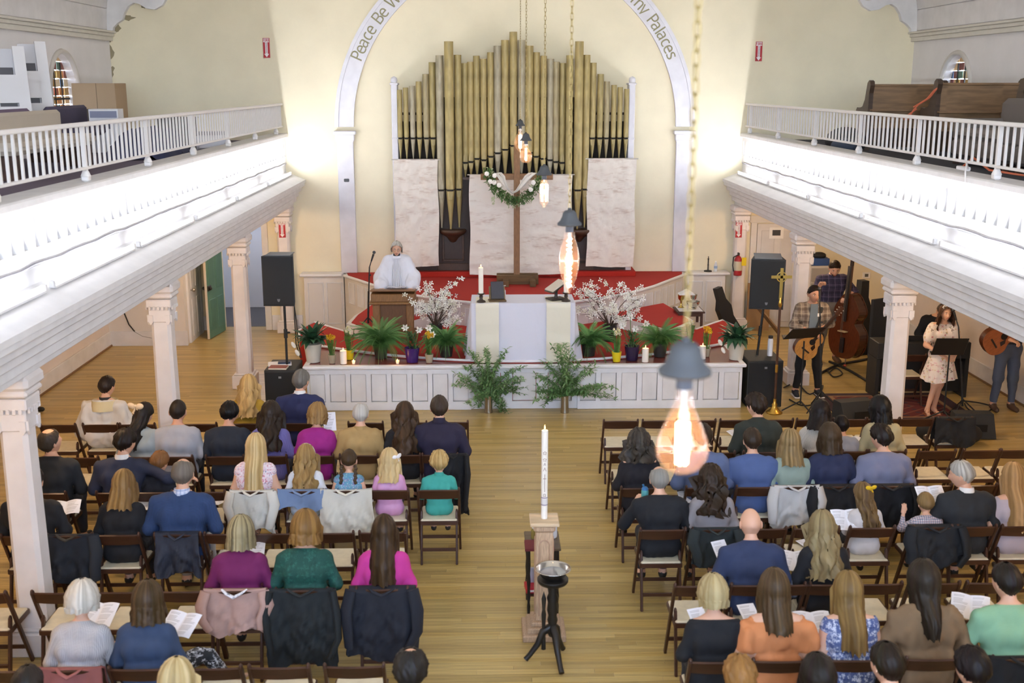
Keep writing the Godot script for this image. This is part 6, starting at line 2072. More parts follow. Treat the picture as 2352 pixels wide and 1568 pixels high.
func willow(p: Vector3, label: String, tips: Array, seed_: int) -> void:
	var t := thing("branch_vase", label, "vase of branches", p)
	var v := MB.new()
	v.lathe([Vector2(0, 0.001), Vector2(0.062, 0.001), Vector2(0.062, 0.001), Vector2(0.064, 0.03), Vector2(0.058, 0.04), Vector2(0.06, 0.25), Vector2(0.066, 0.265), Vector2(0.066, 0.265), Vector2(0.055, 0.262), Vector2(0.052, 0.1), Vector2(0, 0.1)], 22)
	part(t, "vase", v, mat("a8a090", 0.25, 0.9))
	rng.seed = seed_
	var lf := MB.new()
	lf.quad(Vector3(0, 0, 0), Vector3(0.013, 0.006, -0.035), Vector3(0, 0.004, -0.075), Vector3(-0.013, 0.006, -0.035))
	var greens := [mat("6f9458", 0.6), mat("5c8248", 0.6), mat("84a46a", 0.6)]
	for i in tips.size() * 3:
		var px: Array = tips[i % tips.size()]
		var q := W(px[0] + rnd(-16, 16), px[1] + rnd(-14, 18), p.z + rnd(-0.2, 0.32)) - p
		var b := MB.new()
		var mid := Vector3(q.x * 0.35, lerpf(0.25, maxf(q.y, 0.35), 0.62) + 0.05, q.z * 0.4)
		var path := []
		for k in 9:
			var s := k / 8.0
			path.append(Vector3(0, 0.24, 0).lerp(mid, s).lerp(mid.lerp(q, s), s))
		b.tube(path, [0.005, 0.005, 0.0045, 0.004, 0.0035, 0.003, 0.0025, 0.002, 0.0015], 4)
		for k in 64:
			var s := rnd(0.22, 1.0)
			var j := mini(int(s * 8), 7)
			var c: Vector3 = path[j].lerp(path[j + 1], s * 8 - j)
			var d := Basis(Vector3.UP, rnd(0, TAU)) * Basis(Vector3.RIGHT, rnd(-0.9, 0.6))
			b.add(lf, Transform3D(d.scaled(Vector3.ONE * rnd(0.7, 1.2)), c))
		part(t, "leafy_branch", b, greens[i % 3])
func pillar_candle(p: Vector3, r: float, h: float, label: String, group := "", flame := true) -> Node3D:
	var t := thing("pillar_candle", label, "candle", p, 0.0, group)
	candle_on(t, Vector3.ZERO, r, h, flame)
	return t
func candle_on(t: Node3D, p: Vector3, r: float, h: float, flame := true) -> void:
	var b := MB.new()
	b.lathe([Vector2(0, p.y + 0.001), Vector2(r, p.y + 0.001), Vector2(r, p.y + 0.001), Vector2(r, p.y + h - 0.004), Vector2(r - 0.004, p.y + h), Vector2(r * 0.5, p.y + h - 0.004), Vector2(0, p.y + h - 0.006)], 18, Vector3(p.x, 0, p.z))
	part(t, "wax", b, mat("f0e9dc", 0.45))
	var w := MB.new()
	w.tube([Vector3(p.x, p.y + h - 0.008, p.z), Vector3(p.x, p.y + h + 0.012, p.z)], 0.002, 5)
	part(t, "wick", w, mat("2a2622", 0.8))
	if flame:
		var f := MB.new()
		f.lathe([Vector2(0, p.y + h + 0.006), Vector2(0.006, p.y + h + 0.016), Vector2(0.005, p.y + h + 0.028), Vector2(0, p.y + h + 0.05)], 10, Vector3(p.x, 0, p.z))
		part(t, "flame", f, glow("ffc27a", 8.0))
		omni("flame_glow", Vector3(p.x, p.y + h + 0.025, p.z), "ffb56a", 0.012, 0.012, t)

func flora() -> void:
	var zf := -16.12
	var y := STAGE + 0.006
	var on := func(px: float, z: float) -> Vector3: return Vector3(W(px, 830, z).x, y, z)
	peace_lily(on.call(720, -16.22), "dark leafy peace lily in a cream pot beside the sub speaker with books", 4)
	peace_lily(on.call(1690, -16.22), "dark leafy peace lily in a cream pot at the band end of the stage", 9)
	daffodils(on.call(763, zf), "yellow daffodils in a glass pot beside the lit pillar candle", "yellow", 0.3, 2)
	daffodils(on.call(803, -16.35), "white daffodils in a yellow wrapped pot behind the lit pillar candle", "white", 0.36, 5)
	daffodils(on.call(986, zf), "yellow daffodils in a kraft paper pot between lilies and fern", "yellow", 0.32, 7)
	daffodils(on.call(1416, zf), "white daffodils in a yellow wrapped pot between fern and dark lily pot", "white", 0.36, 8)
	daffodils(on.call(1622, -16.4), "yellow daffodils in a pale pot beside the cream pot of peace lily", "yellow", 0.32, 12)
	daffodils(on.call(1582, -16.75), "white daffodils in a yellow pot in front of the small side table", "white", 0.34, 15)
	fern(on.call(875, -16.42), 0.52, 0.2, "broad green fern below the wooden lectern", mat("2c2a26", 0.6))
	fern(on.call(1025, -16.4), 0.44, 0.2, "green fern between the lilies and the altar cloth", mat("2c2a26", 0.6), 104)
	fern(on.call(1352, -16.4), 0.46, 0.2, "green fern beside the cream strip of the altar", mat("2c2a26", 0.6), 108)
	fern(on.call(1515, -16.42), 0.46, 0.2, "green fern between the dark lily pot and hanging bulb", mat("2c2a26", 0.6), 108)
	lilies(on.call(947, zf - 0.05), "white trumpet lilies in a purple foil pot below the lectern", [[930, 752], [962, 757], [985, 752], [992, 768]], 3)
	lilies(on.call(1451, zf - 0.08), "white trumpet lilies in a dark violet pot beside the pillar candle", [[1448, 728], [1484, 742], [1430, 748], [1460, 755]], 6, "24183a")
	dogwood(Vector3(W(1000, 750, -17.5).x, 0.716, -17.5), "white dogwood branches beside the wooden lectern", Rect2(948, 635, 125, 105), 17)
	dogwood(Vector3(W(1400, 760, -17.4).x, 0.716, -17.4), "white dogwood branches between the altar and hanging bulb", Rect2(1318, 635, 165, 110), 27)
	willow(G(1122, 947), "leafy green branches in a metal vase below the central altar strip", [[1045, 880], [1060, 850], [1085, 815], [1120, 805], [1165, 800], [1195, 850], [1200, 890], [1150, 930], [1080, 935], [1165, 960], [1110, 860], [1140, 850], [1095, 900], [1210, 870]], 41)
	willow(G(1297, 947), "spreading green branches in a metal vase below the altar's fern side", [[1222, 905], [1235, 860], [1245, 830], [1280, 800], [1300, 780], [1330, 815], [1360, 835], [1395, 870], [1415, 900], [1350, 900], [1260, 915], [1290, 860], [1320, 870], [1250, 890]], 43)
	pillar_candle(on.call(789, zf + 0.04), 0.05, 0.2, "lit cream pillar candle beside the yellow daffodils")
	pillar_candle(on.call(1482, zf + 0.04), 0.05, 0.21, "lit cream pillar candle beside the dark violet lily pot")
	pillar_candle(on.call(1613, -16.25), 0.05, 0.2, "lit cream pillar candle behind the large hanging bulb")
	for q in [[812, "below the fern fronds"], [913, "in front of the purple foil pot"]]:
		var t := thing("votive_candle", "tiny lit votive candle in a clear glass " + q[1], "candle", on.call(q[0], -16.02))
		var g := MB.new()
		g.lathe([Vector2(0.024, 0.001), Vector2(0.03, 0.06), Vector2(0.03, 0.06), Vector2(0.027, 0.06), Vector2(0.022, 0.01), Vector2(0, 0.01)], 14)
		var gm := StandardMaterial3D.new()
		gm.transparency = BaseMaterial3D.TRANSPARENCY_ALPHA; gm.albedo_color = Color(1, 0.9, 0.9, 0.15); gm.roughness = 0.05
		part(t, "glass", g, gm)
		candle_on(t, Vector3(0, 0.01, 0), 0.018, 0.025)

# ---------------------------------------------------------------- standing figures
func figure(label: String, p: Vector3, turn: float, sc: float, key: String, bones: Array, co: Dictionary, mt: Dictionary, hx: Transform3D, style: String, hcol: String, ho := {}, poses := ["relaxed", "relaxed"], rolls := [0.0, 0.0]) -> Node3D:
	var parts := clothed(key, bones, co)
	var t := thing("person", label, "person", p, turn)
	t.scale = Vector3(sc, sc, sc)
	var hands := []
	for b in bones:
		if b[4] == 3 or b[4] == 5:
			var q := -1 if b[4] == 3 else 1
			hands.append(wrist_hand(b[0], b[1], poses[0 if q < 0 else 1], q, 1.0, rolls[0 if q < 0 else 1]))
	body_node(t, parts, mt, hx, hands)
	if style != "none":
		crowd += 1
		var so: Dictionary = STYLES[style].duplicate()
		so.merge(ho, true)
		place(t, "hair", hair(so, hcol, 100 + crowd), hair_material(), hx)
	return t
func face(t: Node3D, hx: Transform3D, brow: String, lip := "a8605a", beard := "") -> void:
	for s in [-1, 1]:
		var e := MB.new()
		e.ball(Vector3(s * 0.031, 0.010, -0.079), Vector3(0.0145, 0.0075, 0.008), 10, 7)
		var ey := part(t, "eye", e, mat("e8e2dc", 0.3), hx)
		var ir := MB.new()
		ir.ball(Vector3(s * 0.031, 0.009, -0.0845), Vector3(0.0065, 0.0065, 0.004), 8, 6)
		part(ey, "iris", ir, mat("2a1d16", 0.2))
		var b := MB.new()
		b.tube([Vector3(s * 0.014, 0.028, -0.092), Vector3(s * 0.03, 0.033, -0.088), Vector3(s * 0.047, 0.027, -0.075)], [0.004, 0.0045, 0.002], 6)
		part(t, "eyebrow", b, mat(brow, 0.8), hx)
	var l := MB.new()
	l.tube([Vector3(-0.024, -0.062, -0.082), Vector3(-0.01, -0.059, -0.0965), Vector3(0, -0.061, -0.099), Vector3(0.01, -0.059, -0.0965), Vector3(0.024, -0.062, -0.082)], [0.002, 0.006, 0.0055, 0.006, 0.002], 8)
	part(t, "lips", l, mat(lip, 0.5), hx)
	if beard:
		var bd := MB.new()
		var rows := []
		for j in 8:
			var row := PackedVector3Array()
			for i in 17:
				var ph := lerpf(PI * 0.56, PI * 1.44, i / 16.0)
				var th := lerpf(deg_to_rad(168), deg_to_rad(118), j / 7.0)
				var q := head_point(th, ph)
				row.append(q + q.normalized() * (0.008 if j < 7 else 0.001))
			rows.append(row)
		bd.grid(rows)
		part(t, "beard", bd, mat(beard, 0.9), hx)
func legs(spread := 0.1, fz := 0.0) -> Array:
	var B := []
	for s in [-1, 1]:
		B.append([Vector3(s * 0.085, 0.92, 0), Vector3(s * (0.085 + spread * 0.5), 0.5, -0.015), 0.095, 0.065, 6])
		B.append([Vector3(s * (0.085 + spread * 0.5), 0.5, -0.015), Vector3(s * (0.085 + spread), 0.1, 0.02), 0.062, 0.045, 7])
		B.append([Vector3(s * (0.085 + spread), 0.055, 0.03), Vector3(s * (0.1 + spread), 0.04, -0.15), 0.05, 0.038, 8])
	return B
func trunk(w := 1.0, f := 1.0) -> Array:
	return [
		[Vector3(-0.08 * w, 0.95, 0), Vector3(0.08 * w, 0.95, 0), 0.115, 0.115, 6],
		[Vector3(-0.07 * w, 1.1, 0.0), Vector3(0.07 * w, 1.1, 0.0), 0.108 * f, 0.108 * f, 0],
		[Vector3(-0.09 * w, 1.27, 0.005), Vector3(0.09 * w, 1.27, 0.005), 0.118 * f, 0.118 * f, 0],
		[Vector3(-0.14 * w, 1.40, 0.01), Vector3(0.14 * w, 1.40, 0.01), 0.07, 0.07, 0],
		[Vector3(0, 1.43, 0.005), Vector3(0, 1.56, -0.015), 0.058 * f, 0.05 * f, 1]]
func arm(s: int, sh: Vector3, el: Vector3, wr: Vector3, f := 1.0) -> Array:
	return [[sh, el, 0.056 * f, 0.046 * f, 2 if s < 0 else 4], [el, wr, 0.044 * f, 0.029 * f, 3 if s < 0 else 5]]
func head_at(p: Vector3, yaw := 0.0, nod := 0.0, tilt := 0.0, sc := 1.1) -> Transform3D:
	var hb := Basis(Vector3.UP, yaw) * Basis(Vector3.RIGHT, -nod) * Basis(Vector3(0, 0, 1), tilt)
	return Transform3D(hb.scaled(Vector3(sc, sc, sc)), p + hb * Vector3(0, 0.1, -0.015))

func mic_stand(label: String, p: Vector3, top: Vector3, tilt: Vector3) -> void:
	var t := thing("microphone_stand", label, "microphone stand", p)
	var d := top - p
	var b := MB.new()
	b.tube([Vector3(0, 0.25, 0), Vector3(d.x, d.y - 0.2, d.z)], 0.011, 8)
	b.tube([Vector3(0, 0.2, 0), Vector3(d.x * 0.5, d.y * 0.55, d.z * 0.5)], 0.016, 8)
	part(t, "pole", b, m_black)
	for k in 3:
		var a := TAU * k / 3 + 0.4
		var l := MB.new()
		l.tube([Vector3(0, 0.3, 0), Vector3(cos(a) * 0.32, 0.012, sin(a) * 0.32)], 0.01, 6)
		part(t, "leg", l, m_black)
	var m := MB.new()
	var e := Vector3(d.x, d.y - 0.2, d.z)
	m.tube([e, e + tilt * 0.16], 0.009, 6)
	m.tube([e + tilt * 0.1, e + tilt * 0.22], [0.013, 0.018], 8)
	part(t, "boom", m, m_black)
	var h := MB.new()
	h.ball(e + tilt * 0.25, Vector3(0.027, 0.027, 0.027), 10, 8)
	part(t, "microphone", h, mat("4a4c50", 0.4, 0.6))
	var kn := MB.new()
	for k in [0.4, 0.75]: kn.ball(Vector3(d.x * k + 0.015, d.y * k, d.z * k), Vector3(0.022, 0.016, 0.016), 8, 6)
	part(t, "knob", kn, m_black)
func music_stand(label: String, p: Vector3, h: float, turn: float, w := 0.5, tilt := -1.0) -> void:
	var t := thing("music_stand", label, "music stand", p, turn)
	var b := MB.new()
	b.tube([Vector3(0, 0.12, 0), Vector3(0, h - 0.12, 0)], 0.012, 8)
	part(t, "pole", b, m_black)
	for k in 3:
		var a := TAU * k / 3 + 0.3
		var l := MB.new()
		l.tube([Vector3(0, 0.16, 0), Vector3(cos(a) * 0.27, 0.012, sin(a) * 0.27)], 0.011, 6)
		part(t, "leg", l, m_black)
	var d := MB.new()
	d.box(Vector3(0, 0, 0), Vector3(w, 0.33, 0.012), Basis(), 0.006)
	d.box(Vector3(0, -0.16, 0.03), Vector3(w, 0.012, 0.07), Basis(), 0.003)
	part(t, "desk", d, mat("1b1c1e", 0.5), Transform3D(Basis(Vector3.RIGHT, tilt), Vector3(0, h, 0)))
	var pg := MB.new()
	pg.box(Vector3(0.02, 0.0, 0.012), Vector3(w * 0.85, 0.28, 0.004))
	part(t, "sheet_music", pg, paper(), Transform3D(Basis(Vector3.RIGHT, tilt), Vector3(0, h, 0)))
var paper_m: Material
func paper() -> Material:
	if paper_m == null:
		var t := painted("page", 128, 192, func(x, y):
			var k := 1.0
			if x > 14 and x < 112 and y > 18 and y < 176 and y % 9 < 3 and (y / 9) % 6 != 5 and x < 112 - ((y / 9) * 37) % 40: k = 0.72
			return Color(0.93, 0.93, 0.95) * k + Color(0, 0, 0, 1) * 0.0)
		var m := StandardMaterial3D.new()
		m.albedo_texture = t; m.roughness = 0.85
		paper_m = m
	return paper_m
func booklet(p: Vector3, turn: float, tilt: float, label: String, open := true, sc := 1.0) -> void:
	var t := thing("booklet", label, "booklet", p)
	t.basis = Basis(Vector3.UP, turn) * Basis(Vector3.RIGHT, tilt)
	var w := 0.14 * sc
	var h := 0.215 * sc
	for s in ([-1, 1] if open else [1]):
		var pts := []
		for j in 2:
			var row := PackedVector3Array()
			for i in 7:
				var u := i / 6.0
				var x := u * w if s > 0 else (u - 1.0) * w
				var k := absf(x) / w
				row.append(Vector3(x - (0.0 if open else w * 0.5), 0.022 * sin(k * PI * 0.8) * (1.0 if open else 0.2) + 0.004, h * (0.5 - j)))
			pts.append(row)
		var b := MB.new()
		b.sheet(pts, 0.003)
		part(t, "page", b, paper())

func speaker_box(label: String, p: Vector3, turn: float, sz: Vector3, tilt := 0.0) -> Node3D:
	var t := thing("loudspeaker", label, "loudspeaker", p, turn)
	var xf := Transform3D(Basis(Vector3.RIGHT, tilt), Vector3.ZERO)
	var pl := PackedVector2Array([Vector2(-sz.x * 0.5, sz.z * 0.5), Vector2(sz.x * 0.5, sz.z * 0.5), Vector2(sz.x * 0.34, -sz.z * 0.5), Vector2(-sz.x * 0.34, -sz.z * 0.5)])
	var b := MB.new()
	b.prism(pl, 0.0, sz.y, xf * Transform3D(Basis(Vector3.RIGHT, Vector3(0, 0, 1), Vector3.UP), Vector3.ZERO))
	part(t, "cabinet", b, mat("25282b", 0.6))
	var g := MB.new()
	g.box(Vector3(0, sz.y * 0.5, sz.z * 0.5 + 0.006), Vector3(sz.x * 0.95, sz.y * 0.96, 0.014), Basis(), 0.006)
	part(t, "grille", g, mat("1e2124", 0.75), xf)
	var c := MB.new()
	c.box(Vector3(0, sz.y + 0.006, 0), Vector3(sz.x * 0.8, 0.012, sz.z * 0.9), Basis(), 0.004)
	part(t, "top_panel", c, mat("6a6c70", 0.5), xf)
	var l := MB.new()
	l.prism(PackedVector2Array([Vector2(-0.022, 0.02), Vector2(0.022, 0.02), Vector2(0.016, -0.012), Vector2(0, -0.024), Vector2(-0.016, -0.012)]), 0, 0.004, xf * Transform3D(Basis(), Vector3(0, sz.y * 0.12, sz.z * 0.5 + 0.013)))
	part(t, "badge", l, mat("8a8c90", 0.4, 0.5))
	return t
func subwoofer(label: String, lo: Vector3, hi: Vector3) -> void:
	var t := thing("subwoofer", label, "loudspeaker", Vector3((lo.x + hi.x) * 0.5, 0, (lo.z + hi.z) * 0.5))
	var s := hi - lo
	part(t, "cabinet", slab(Vector3(-s.x * 0.5, 0.004, -s.z * 0.5), Vector3(s.x * 0.5, hi.y, s.z * 0.5), 0.008), mat("2b2d2d", 0.7))
	part(t, "grille", slab(Vector3(-s.x * 0.47, 0.04, s.z * 0.5), Vector3(s.x * 0.47, hi.y - 0.03, s.z * 0.5 + 0.012), 0.004), mat("191b1d", 0.8))
	part(t, "badge", slab(Vector3(-0.02, hi.y - 0.12, s.z * 0.5 + 0.012), Vector3(0.02, hi.y - 0.09, s.z * 0.5 + 0.016)), mat("909296", 0.4, 0.5))

func chancel_things() -> void:
	var fl := 0.716
	# lectern
	var zl := -17.75
	var a := W(858, 690, zl); var c := W(952, 690, zl)
	var x := (a.x + c.x) * 0.5
	var top := W(905, 665, zl).y
	var t := thing("lectern", "carved oak lectern with a sloping top in front of the robed woman", "lectern", Vector3(x, fl, zl))
	var ok := mat("8a6236", 0.5, 0, "woodv")
	var H := top - fl
	part(t, "front_panel", slab(Vector3(-0.27, 0.02, 0.16), Vector3(0.27, H - 0.12, 0.18)), mat("6a4726", 0.5, 0, "woodv"))
	for s in [-1, 1]:
		part(t, "side_panel", slab(Vector3(s * 0.30, 0.02, -0.2), Vector3(s * 0.28, H - 0.12, 0.18)), ok)
		part(t, "corner_post", slab(Vector3(s * 0.33, 0.0, 0.15), Vector3(s * 0.21, H - 0.14, 0.22), 0.012), ok)
		var fx = s * 0.31
		for k in 1:
			var b := MB.new()
			b.bar(Vector3(-0.3, 0, 0), Vector3(-0.3, 0, 0.01), 0.01, 0.01)
	part(t, "cornice", slab(Vector3(-0.38, H - 0.20, -0.22), Vector3(0.38, H - 0.16, 0.27), 0.01), ok)
	part(t, "frieze", slab(Vector3(-0.35, H - 0.16, -0.2), Vector3(0.35, H - 0.03, 0.24), 0.008), ok)
	var sl := MB.new()
	sl.box(Vector3.ZERO, Vector3(0.72, 0.03, 0.5), Basis(), 0.008)
	part(t, "top", sl, mat("855d33", 0.45, 0, "wood"), Transform3D(Basis(Vector3.RIGHT, -0.12), Vector3(0, H, 0.02)))
	part(t, "base", slab(Vector3(-0.36, 0, -0.24), Vector3(0.36, 0.1, 0.25), 0.01), ok)
	booklet(Vector3(x + 0.05, top + 0.025, zl - 0.02), 0.05, -0.12, "open service book lying on the oak lectern", true, 1.1)
	# the woman in a surplice reading behind it
	var zp := -18.12
	var pt := W(911, 562, zp)
	var sc := (pt.y - fl) / 1.66
	var B := trunk(1.0, 1.0)
	B.append_array(legs(0.03))
	for s in [-1, 1]:
		B.append_array(arm(s, Vector3(s * 0.18, 1.38, 0.0), Vector3(s * 0.31, 1.08, -0.08), Vector3(s * 0.27, 0.92, -0.32)))
		B.append([Vector3(s * 0.19, 1.36, 0.0), Vector3(s * 0.30, 1.06, -0.06), 0.075, 0.125, 0])
		B.append([Vector3(s * 0.30, 1.06, -0.06), Vector3(s * 0.29, 0.94, -0.24), 0.12, 0.13, 0])
	B.append([Vector3(-0.1, 1.3, -0.01), Vector3(-0.14, 0.45, 0), 0.12, 0.2, 0]); B.append([Vector3(0.1, 1.3, -0.01), Vector3(0.14, 0.45, 0), 0.12, 0.2, 0])
	var hx := head_at(Vector3(0, 1.50, -0.05), 0.05, 0.16, 0.03)
	var sk := skin_mat("fair")
	var pr := figure("grey-haired woman in a white surplice and glasses reading at the lectern", Vector3(pt.x, fl, zp), PI, sc, "priest", B, {"neck": 1.495, "nz": -0.02, "fold": 0.014, "sleeve": 1.8}, {"skin": sk, "top": mat("dcdde4", 0.8, 0, "cloth"), "bottom": mat("202024", 0.8), "shoes": m_black}, hx, "bobfringe", "8f8a80", {"streak": "c4beb2", "front": 50.0, "open": 66.0})
	face(pr, hx, "8a8278")
	collar(pr, 1.47, 0.06, 0.04, mat("1d1d22", 0.7), -0.03)
	collar(pr, 1.435, 0.085, 0.04, mat("e2e3ea", 0.8, 0, "cloth"), -0.02, "yoke_band")
	var gl := MB.new()
	for s in [-1, 1]:
		var ring := []
		for i in 15: ring.append(Vector3(s * 0.032 + cos(TAU * i / 14.0) * 0.022, 0.006 + sin(TAU * i / 14.0) * 0.018, -0.101))
		gl.tube(ring, 0.0016, 5, false)
		gl.tube([Vector3(s * 0.054, 0.012, -0.1), Vector3(s * 0.08, 0.01, 0.0)], 0.0016, 4)
	gl.tube([Vector3(-0.01, 0.01, -0.103), Vector3(0.01, 0.01, -0.103)], 0.0016, 4)
	part(pr, "glasses", gl, mat("5a4a40", 0.4, 0.5), hx)
	# pleats of the surplice falling from the yoke band
	var plm := MB.new()
	for i in 11:
		var u := (i - 5) / 5.0
		plm.tube([Vector3(u * 0.09, 1.41, -0.11 + 0.035 * u * u), Vector3(u * 0.13, 1.25, -0.16 + 0.05 * u * u), Vector3(u * 0.17, 0.85, -0.205 + 0.07 * u * u)], [0.004, 0.012, 0.016], 6)
	part(pr, "pleats", plm, mat("dcdde4", 0.8, 0, "cloth"))
	mic_stand("black microphone stand beside the oak lectern", Vector3(W(846, 760, -17.9).x, fl, -17.9), W(848, 592, -17.9) + Vector3(0, 0.05, 0), Vector3(0.3, 0.9, -0.1).normalized())
	# altar table under a white cloth
	var zt := -16.05
	var l := W(1084, 700, zt); var r := W(1320, 700, zt)
	var ht := W(1200, 697, zt + 0.02).y
	var ax := (l.x + r.x) * 0.5
	var aw := r.x - l.x
	var al := thing("altar_table", "altar table hidden under the white cloth between the ferns", "table", Vector3(ax, STAGE + 0.004, zt - 0.36))
	part(al, "table_top", slab(Vector3(-aw * 0.5 + 0.03, ht - STAGE - 0.06, -0.32), Vector3(aw * 0.5 - 0.03, ht - STAGE - 0.02, 0.32)), ok)
	for s in [-1, 1]:
		for q in [-1, 1]: part(al, "leg", slab(Vector3(s * (aw * 0.5 - 0.05), 0.01, q * 0.24), Vector3(s * (aw * 0.5 - 0.11), ht - STAGE - 0.06, q * 0.3)), ok)
	var clo := thing("altar_cloth", "white floor-length cloth covering the altar table", "cloth")
	var rows := []
	var yb := STAGE + 0.035
	var prof := [[0.0, 0.0], [0.03, 0.03], [0.1, 0.2], [0.2, 0.45], [0.3, 0.7], [0.4, 0.88], [0.5, 1.0]]
	# skirt: a loop round the table at several heights
	for j in 11:
		var v := j / 10.0
		var row := PackedVector3Array()
		var n := 84
		for i in n:
			var u := float(i) / n * 4.0
			var sd := int(u)
			var f := u - sd
			var hx0 := aw * 0.5 + 0.01; var hz := 0.35
			var q: Vector2
			var nr: Vector2
			match sd:
				0: q = Vector2(lerpf(-hx0, hx0, f), hz); nr = Vector2(0, 1)
				1: q = Vector2(hx0, lerpf(hz, -hz, f)); nr = Vector2(1, 0)
				2: q = Vector2(lerpf(hx0, -hx0, f), -hz); nr = Vector2(0, -1)
				_: q = Vector2(-hx0, lerpf(-hz, hz, f)); nr = Vector2(-1, 0)
			var fo := 0.03 * v * sin(u * 11.0) + (0.12 * v if sd % 2 == 1 else 0.01 * v) * (0.6 + 0.4 * sin(u * 17.0))
			if sd == 0: fo = 0.008 * v * sin(f * 40.0)
			q += nr * fo
			row.append(Vector3(ax + q.x, lerpf(ht, yb, v), zt - 0.36 + q.y))
		rows.append(row)
	var cm := MB.new()
	cm.grid(rows, true, true)
	cm.quad(Vector3(ax - aw * 0.5 - 0.01, ht, zt - 0.01), Vector3(ax + aw * 0.5 + 0.01, ht, zt - 0.01), Vector3(ax + aw * 0.5 + 0.01, ht, zt - 0.71), Vector3(ax - aw * 0.5 - 0.01, ht, zt - 0.71))
	part(clo, "cloth", cm, mat("d9d9e4", 0.8, 0, "cloth"))
	for q in [[1093, 1146, "beside the lit altar candle and black book"], [1255, 1310, "beside the book stand and fern"]]:
		var fa := W(q[0], 760, zt + 0.02).x; var fb := W(q[1], 760, zt + 0.02).x
		var fr := thing("altar_strip", "cream brocade strip hanging over the altar front " + q[2], "cloth")
		var pts := []
		for j in 26:
			var row := PackedVector3Array()
			var v := 1.0 - j / 25.0
			for i in 6:
				var u := i / 5.0
				if v < 0.3: row.append(Vector3(lerpf(fa, fb, u), ht + 0.006, zt - 0.5 + (v / 0.3) * 0.512))
				else: row.append(Vector3(lerpf(fa, fb, u), lerpf(ht, STAGE + 0.02, (v - 0.3) / 0.7), zt + 0.014 + 0.012 * (v - 0.3) + 0.012 * sin(v * 26.0) * (v - 0.25)))
			pts.append(row)
		var fm := MB.new()
		fm.sheet(pts, 0.004)
		part(fr, "brocade", fm, mat("e2dcc8", 0.6, 0, "cloth"))
	# candlesticks, books, bottle on the altar
	for q in [[1105, "beside the black book", -16.12], [1300, "beside the book stand", -16.15]]:
		var bp := Vector3(W(q[0], 690, q[2]).x, ht + 0.008, q[2])
		var cs := thing("altar_candlestick", "tall lit white altar candle in a dark turned holder " + q[1], "candle", bp)
		var cb := MB.new()
		cb.lathe([Vector2(0, 0.001), Vector2(0.07, 0.001), Vector2(0.07, 0.001), Vector2(0.062, 0.02), Vector2(0.03, 0.035), Vector2(0.022, 0.06), Vector2(0.03, 0.08), Vector2(0.022, 0.1), Vector2(0.055, 0.125), Vector2(0.058, 0.135), Vector2(0.058, 0.135), Vector2(0, 0.135)], 18)
		part(cs, "holder", cb, mat("3a2f28", 0.45))
		candle_on(cs, Vector3(0, 0.135, 0), 0.036, 0.38)
	var bk := thing("black_book", "upright black book resting on a small carved gilt stand on the altar", "book", Vector3(W(1142, 690, -16.2).x, ht + 0.008, -16.2), 0.12)
	part(bk, "stand", slab(Vector3(-0.13, 0.0, -0.08), Vector3(0.13, 0.022, 0.08), 0.006), mat("6a5230", 0.5, 0, "wood"))
	var sb := MB.new()
	sb.box(Vector3(0, 0.12, -0.02), Vector3(0.24, 0.2, 0.02), Basis(Vector3.RIGHT, -0.35), 0.006)
	part(bk, "rest", sb, mat("7a6238", 0.5, 0, "wood"))
	var cv := MB.new()
	cv.box(Vector3(0, 0.165, 0.015), Vector3(0.19, 0.26, 0.03), Basis(Vector3.RIGHT, -0.35), 0.004)
	part(bk, "cover", cv, mat("2f2d33", 0.5))
	var bs := thing("book_stand", "dark wooden missal stand with an open book on the altar", "book stand", Vector3(W(1277, 690, -16.3).x, ht + 0.012, -16.3), 0.5)
	part(bs, "base", slab(Vector3(-0.13, 0, -0.1), Vector3(0.13, 0.022, 0.1), 0.006), mat("2f251d", 0.45))
	var sp := MB.new()
	sp.lathe([Vector2(0.04, 0.02), Vector2(0.024, 0.05), Vector2(0.024, 0.12), Vector2(0.05, 0.15)], 14)
	part(bs, "stem", sp, mat("2f251d", 0.45))
	var de := MB.new()
	de.box(Vector3(0, 0.19, 0), Vector3(0.3, 0.02, 0.24), Basis(Vector3(0, 0, 1), 0.5), 0.005)
	part(bs, "desk", de, mat("3a2d22", 0.45))
	var pgs := MB.new()
	pgs.box(Vector3(-0.008, 0.208, 0), Vector3(0.28, 0.026, 0.22), Basis(Vector3(0, 0, 1), 0.5), 0.006)
	part(bs, "open_book", pgs, mat("c9bfae", 0.7))
	var sbt := thing("soap_bottle", "small clear pump bottle on the altar behind the black book", "bottle", Vector3(W(1157, 680, -16.55).x, ht + 0.001, -16.55))
	var bb := MB.new()
	bb.lathe([Vector2(0, 0), Vector2(0.03, 0), Vector2(0.03, 0), Vector2(0.03, 0.1), Vector2(0.012, 0.125), Vector2(0.012, 0.14)], 14)
	part(sbt, "bottle", bb, mat("dcdde0", 0.2))
	var pb := MB.new()
	pb.tube([Vector3(0, 0.135, 0), Vector3(0, 0.175, 0), Vector3(0.03, 0.175, 0)], 0.006, 6)
	part(sbt, "pump", pb, mat("eceaea", 0.4))
	# small side table with silver
	var zs := -18.4
	var s0 := W(1562, 705, zs); var s1 := W(1604, 705, zs)
	var tx := (s0.x + s1.x) * 0.5 + 0.03
	var st := thing("side_table", "small dark wooden side table holding silver vessels", "table", Vector3(tx, fl, zs - 0.2))
	var th := W(1585, 715, zs).y - fl
	part(st, "top", slab(Vector3(-0.24, th - 0.03, -0.24), Vector3(0.24, th, 0.24), 0.008), m_dark_wood)
	part(st, "apron", slab(Vector3(-0.2, th - 0.09, -0.2), Vector3(0.2, th - 0.03, 0.2)), m_dark_wood)
	for s in [-1, 1]:
		for q in [-1, 1]: part(st, "leg", slab(Vector3(s * 0.17, 0, q * 0.17), Vector3(s * 0.21, th - 0.03, q * 0.21), 0.004), m_dark_wood)
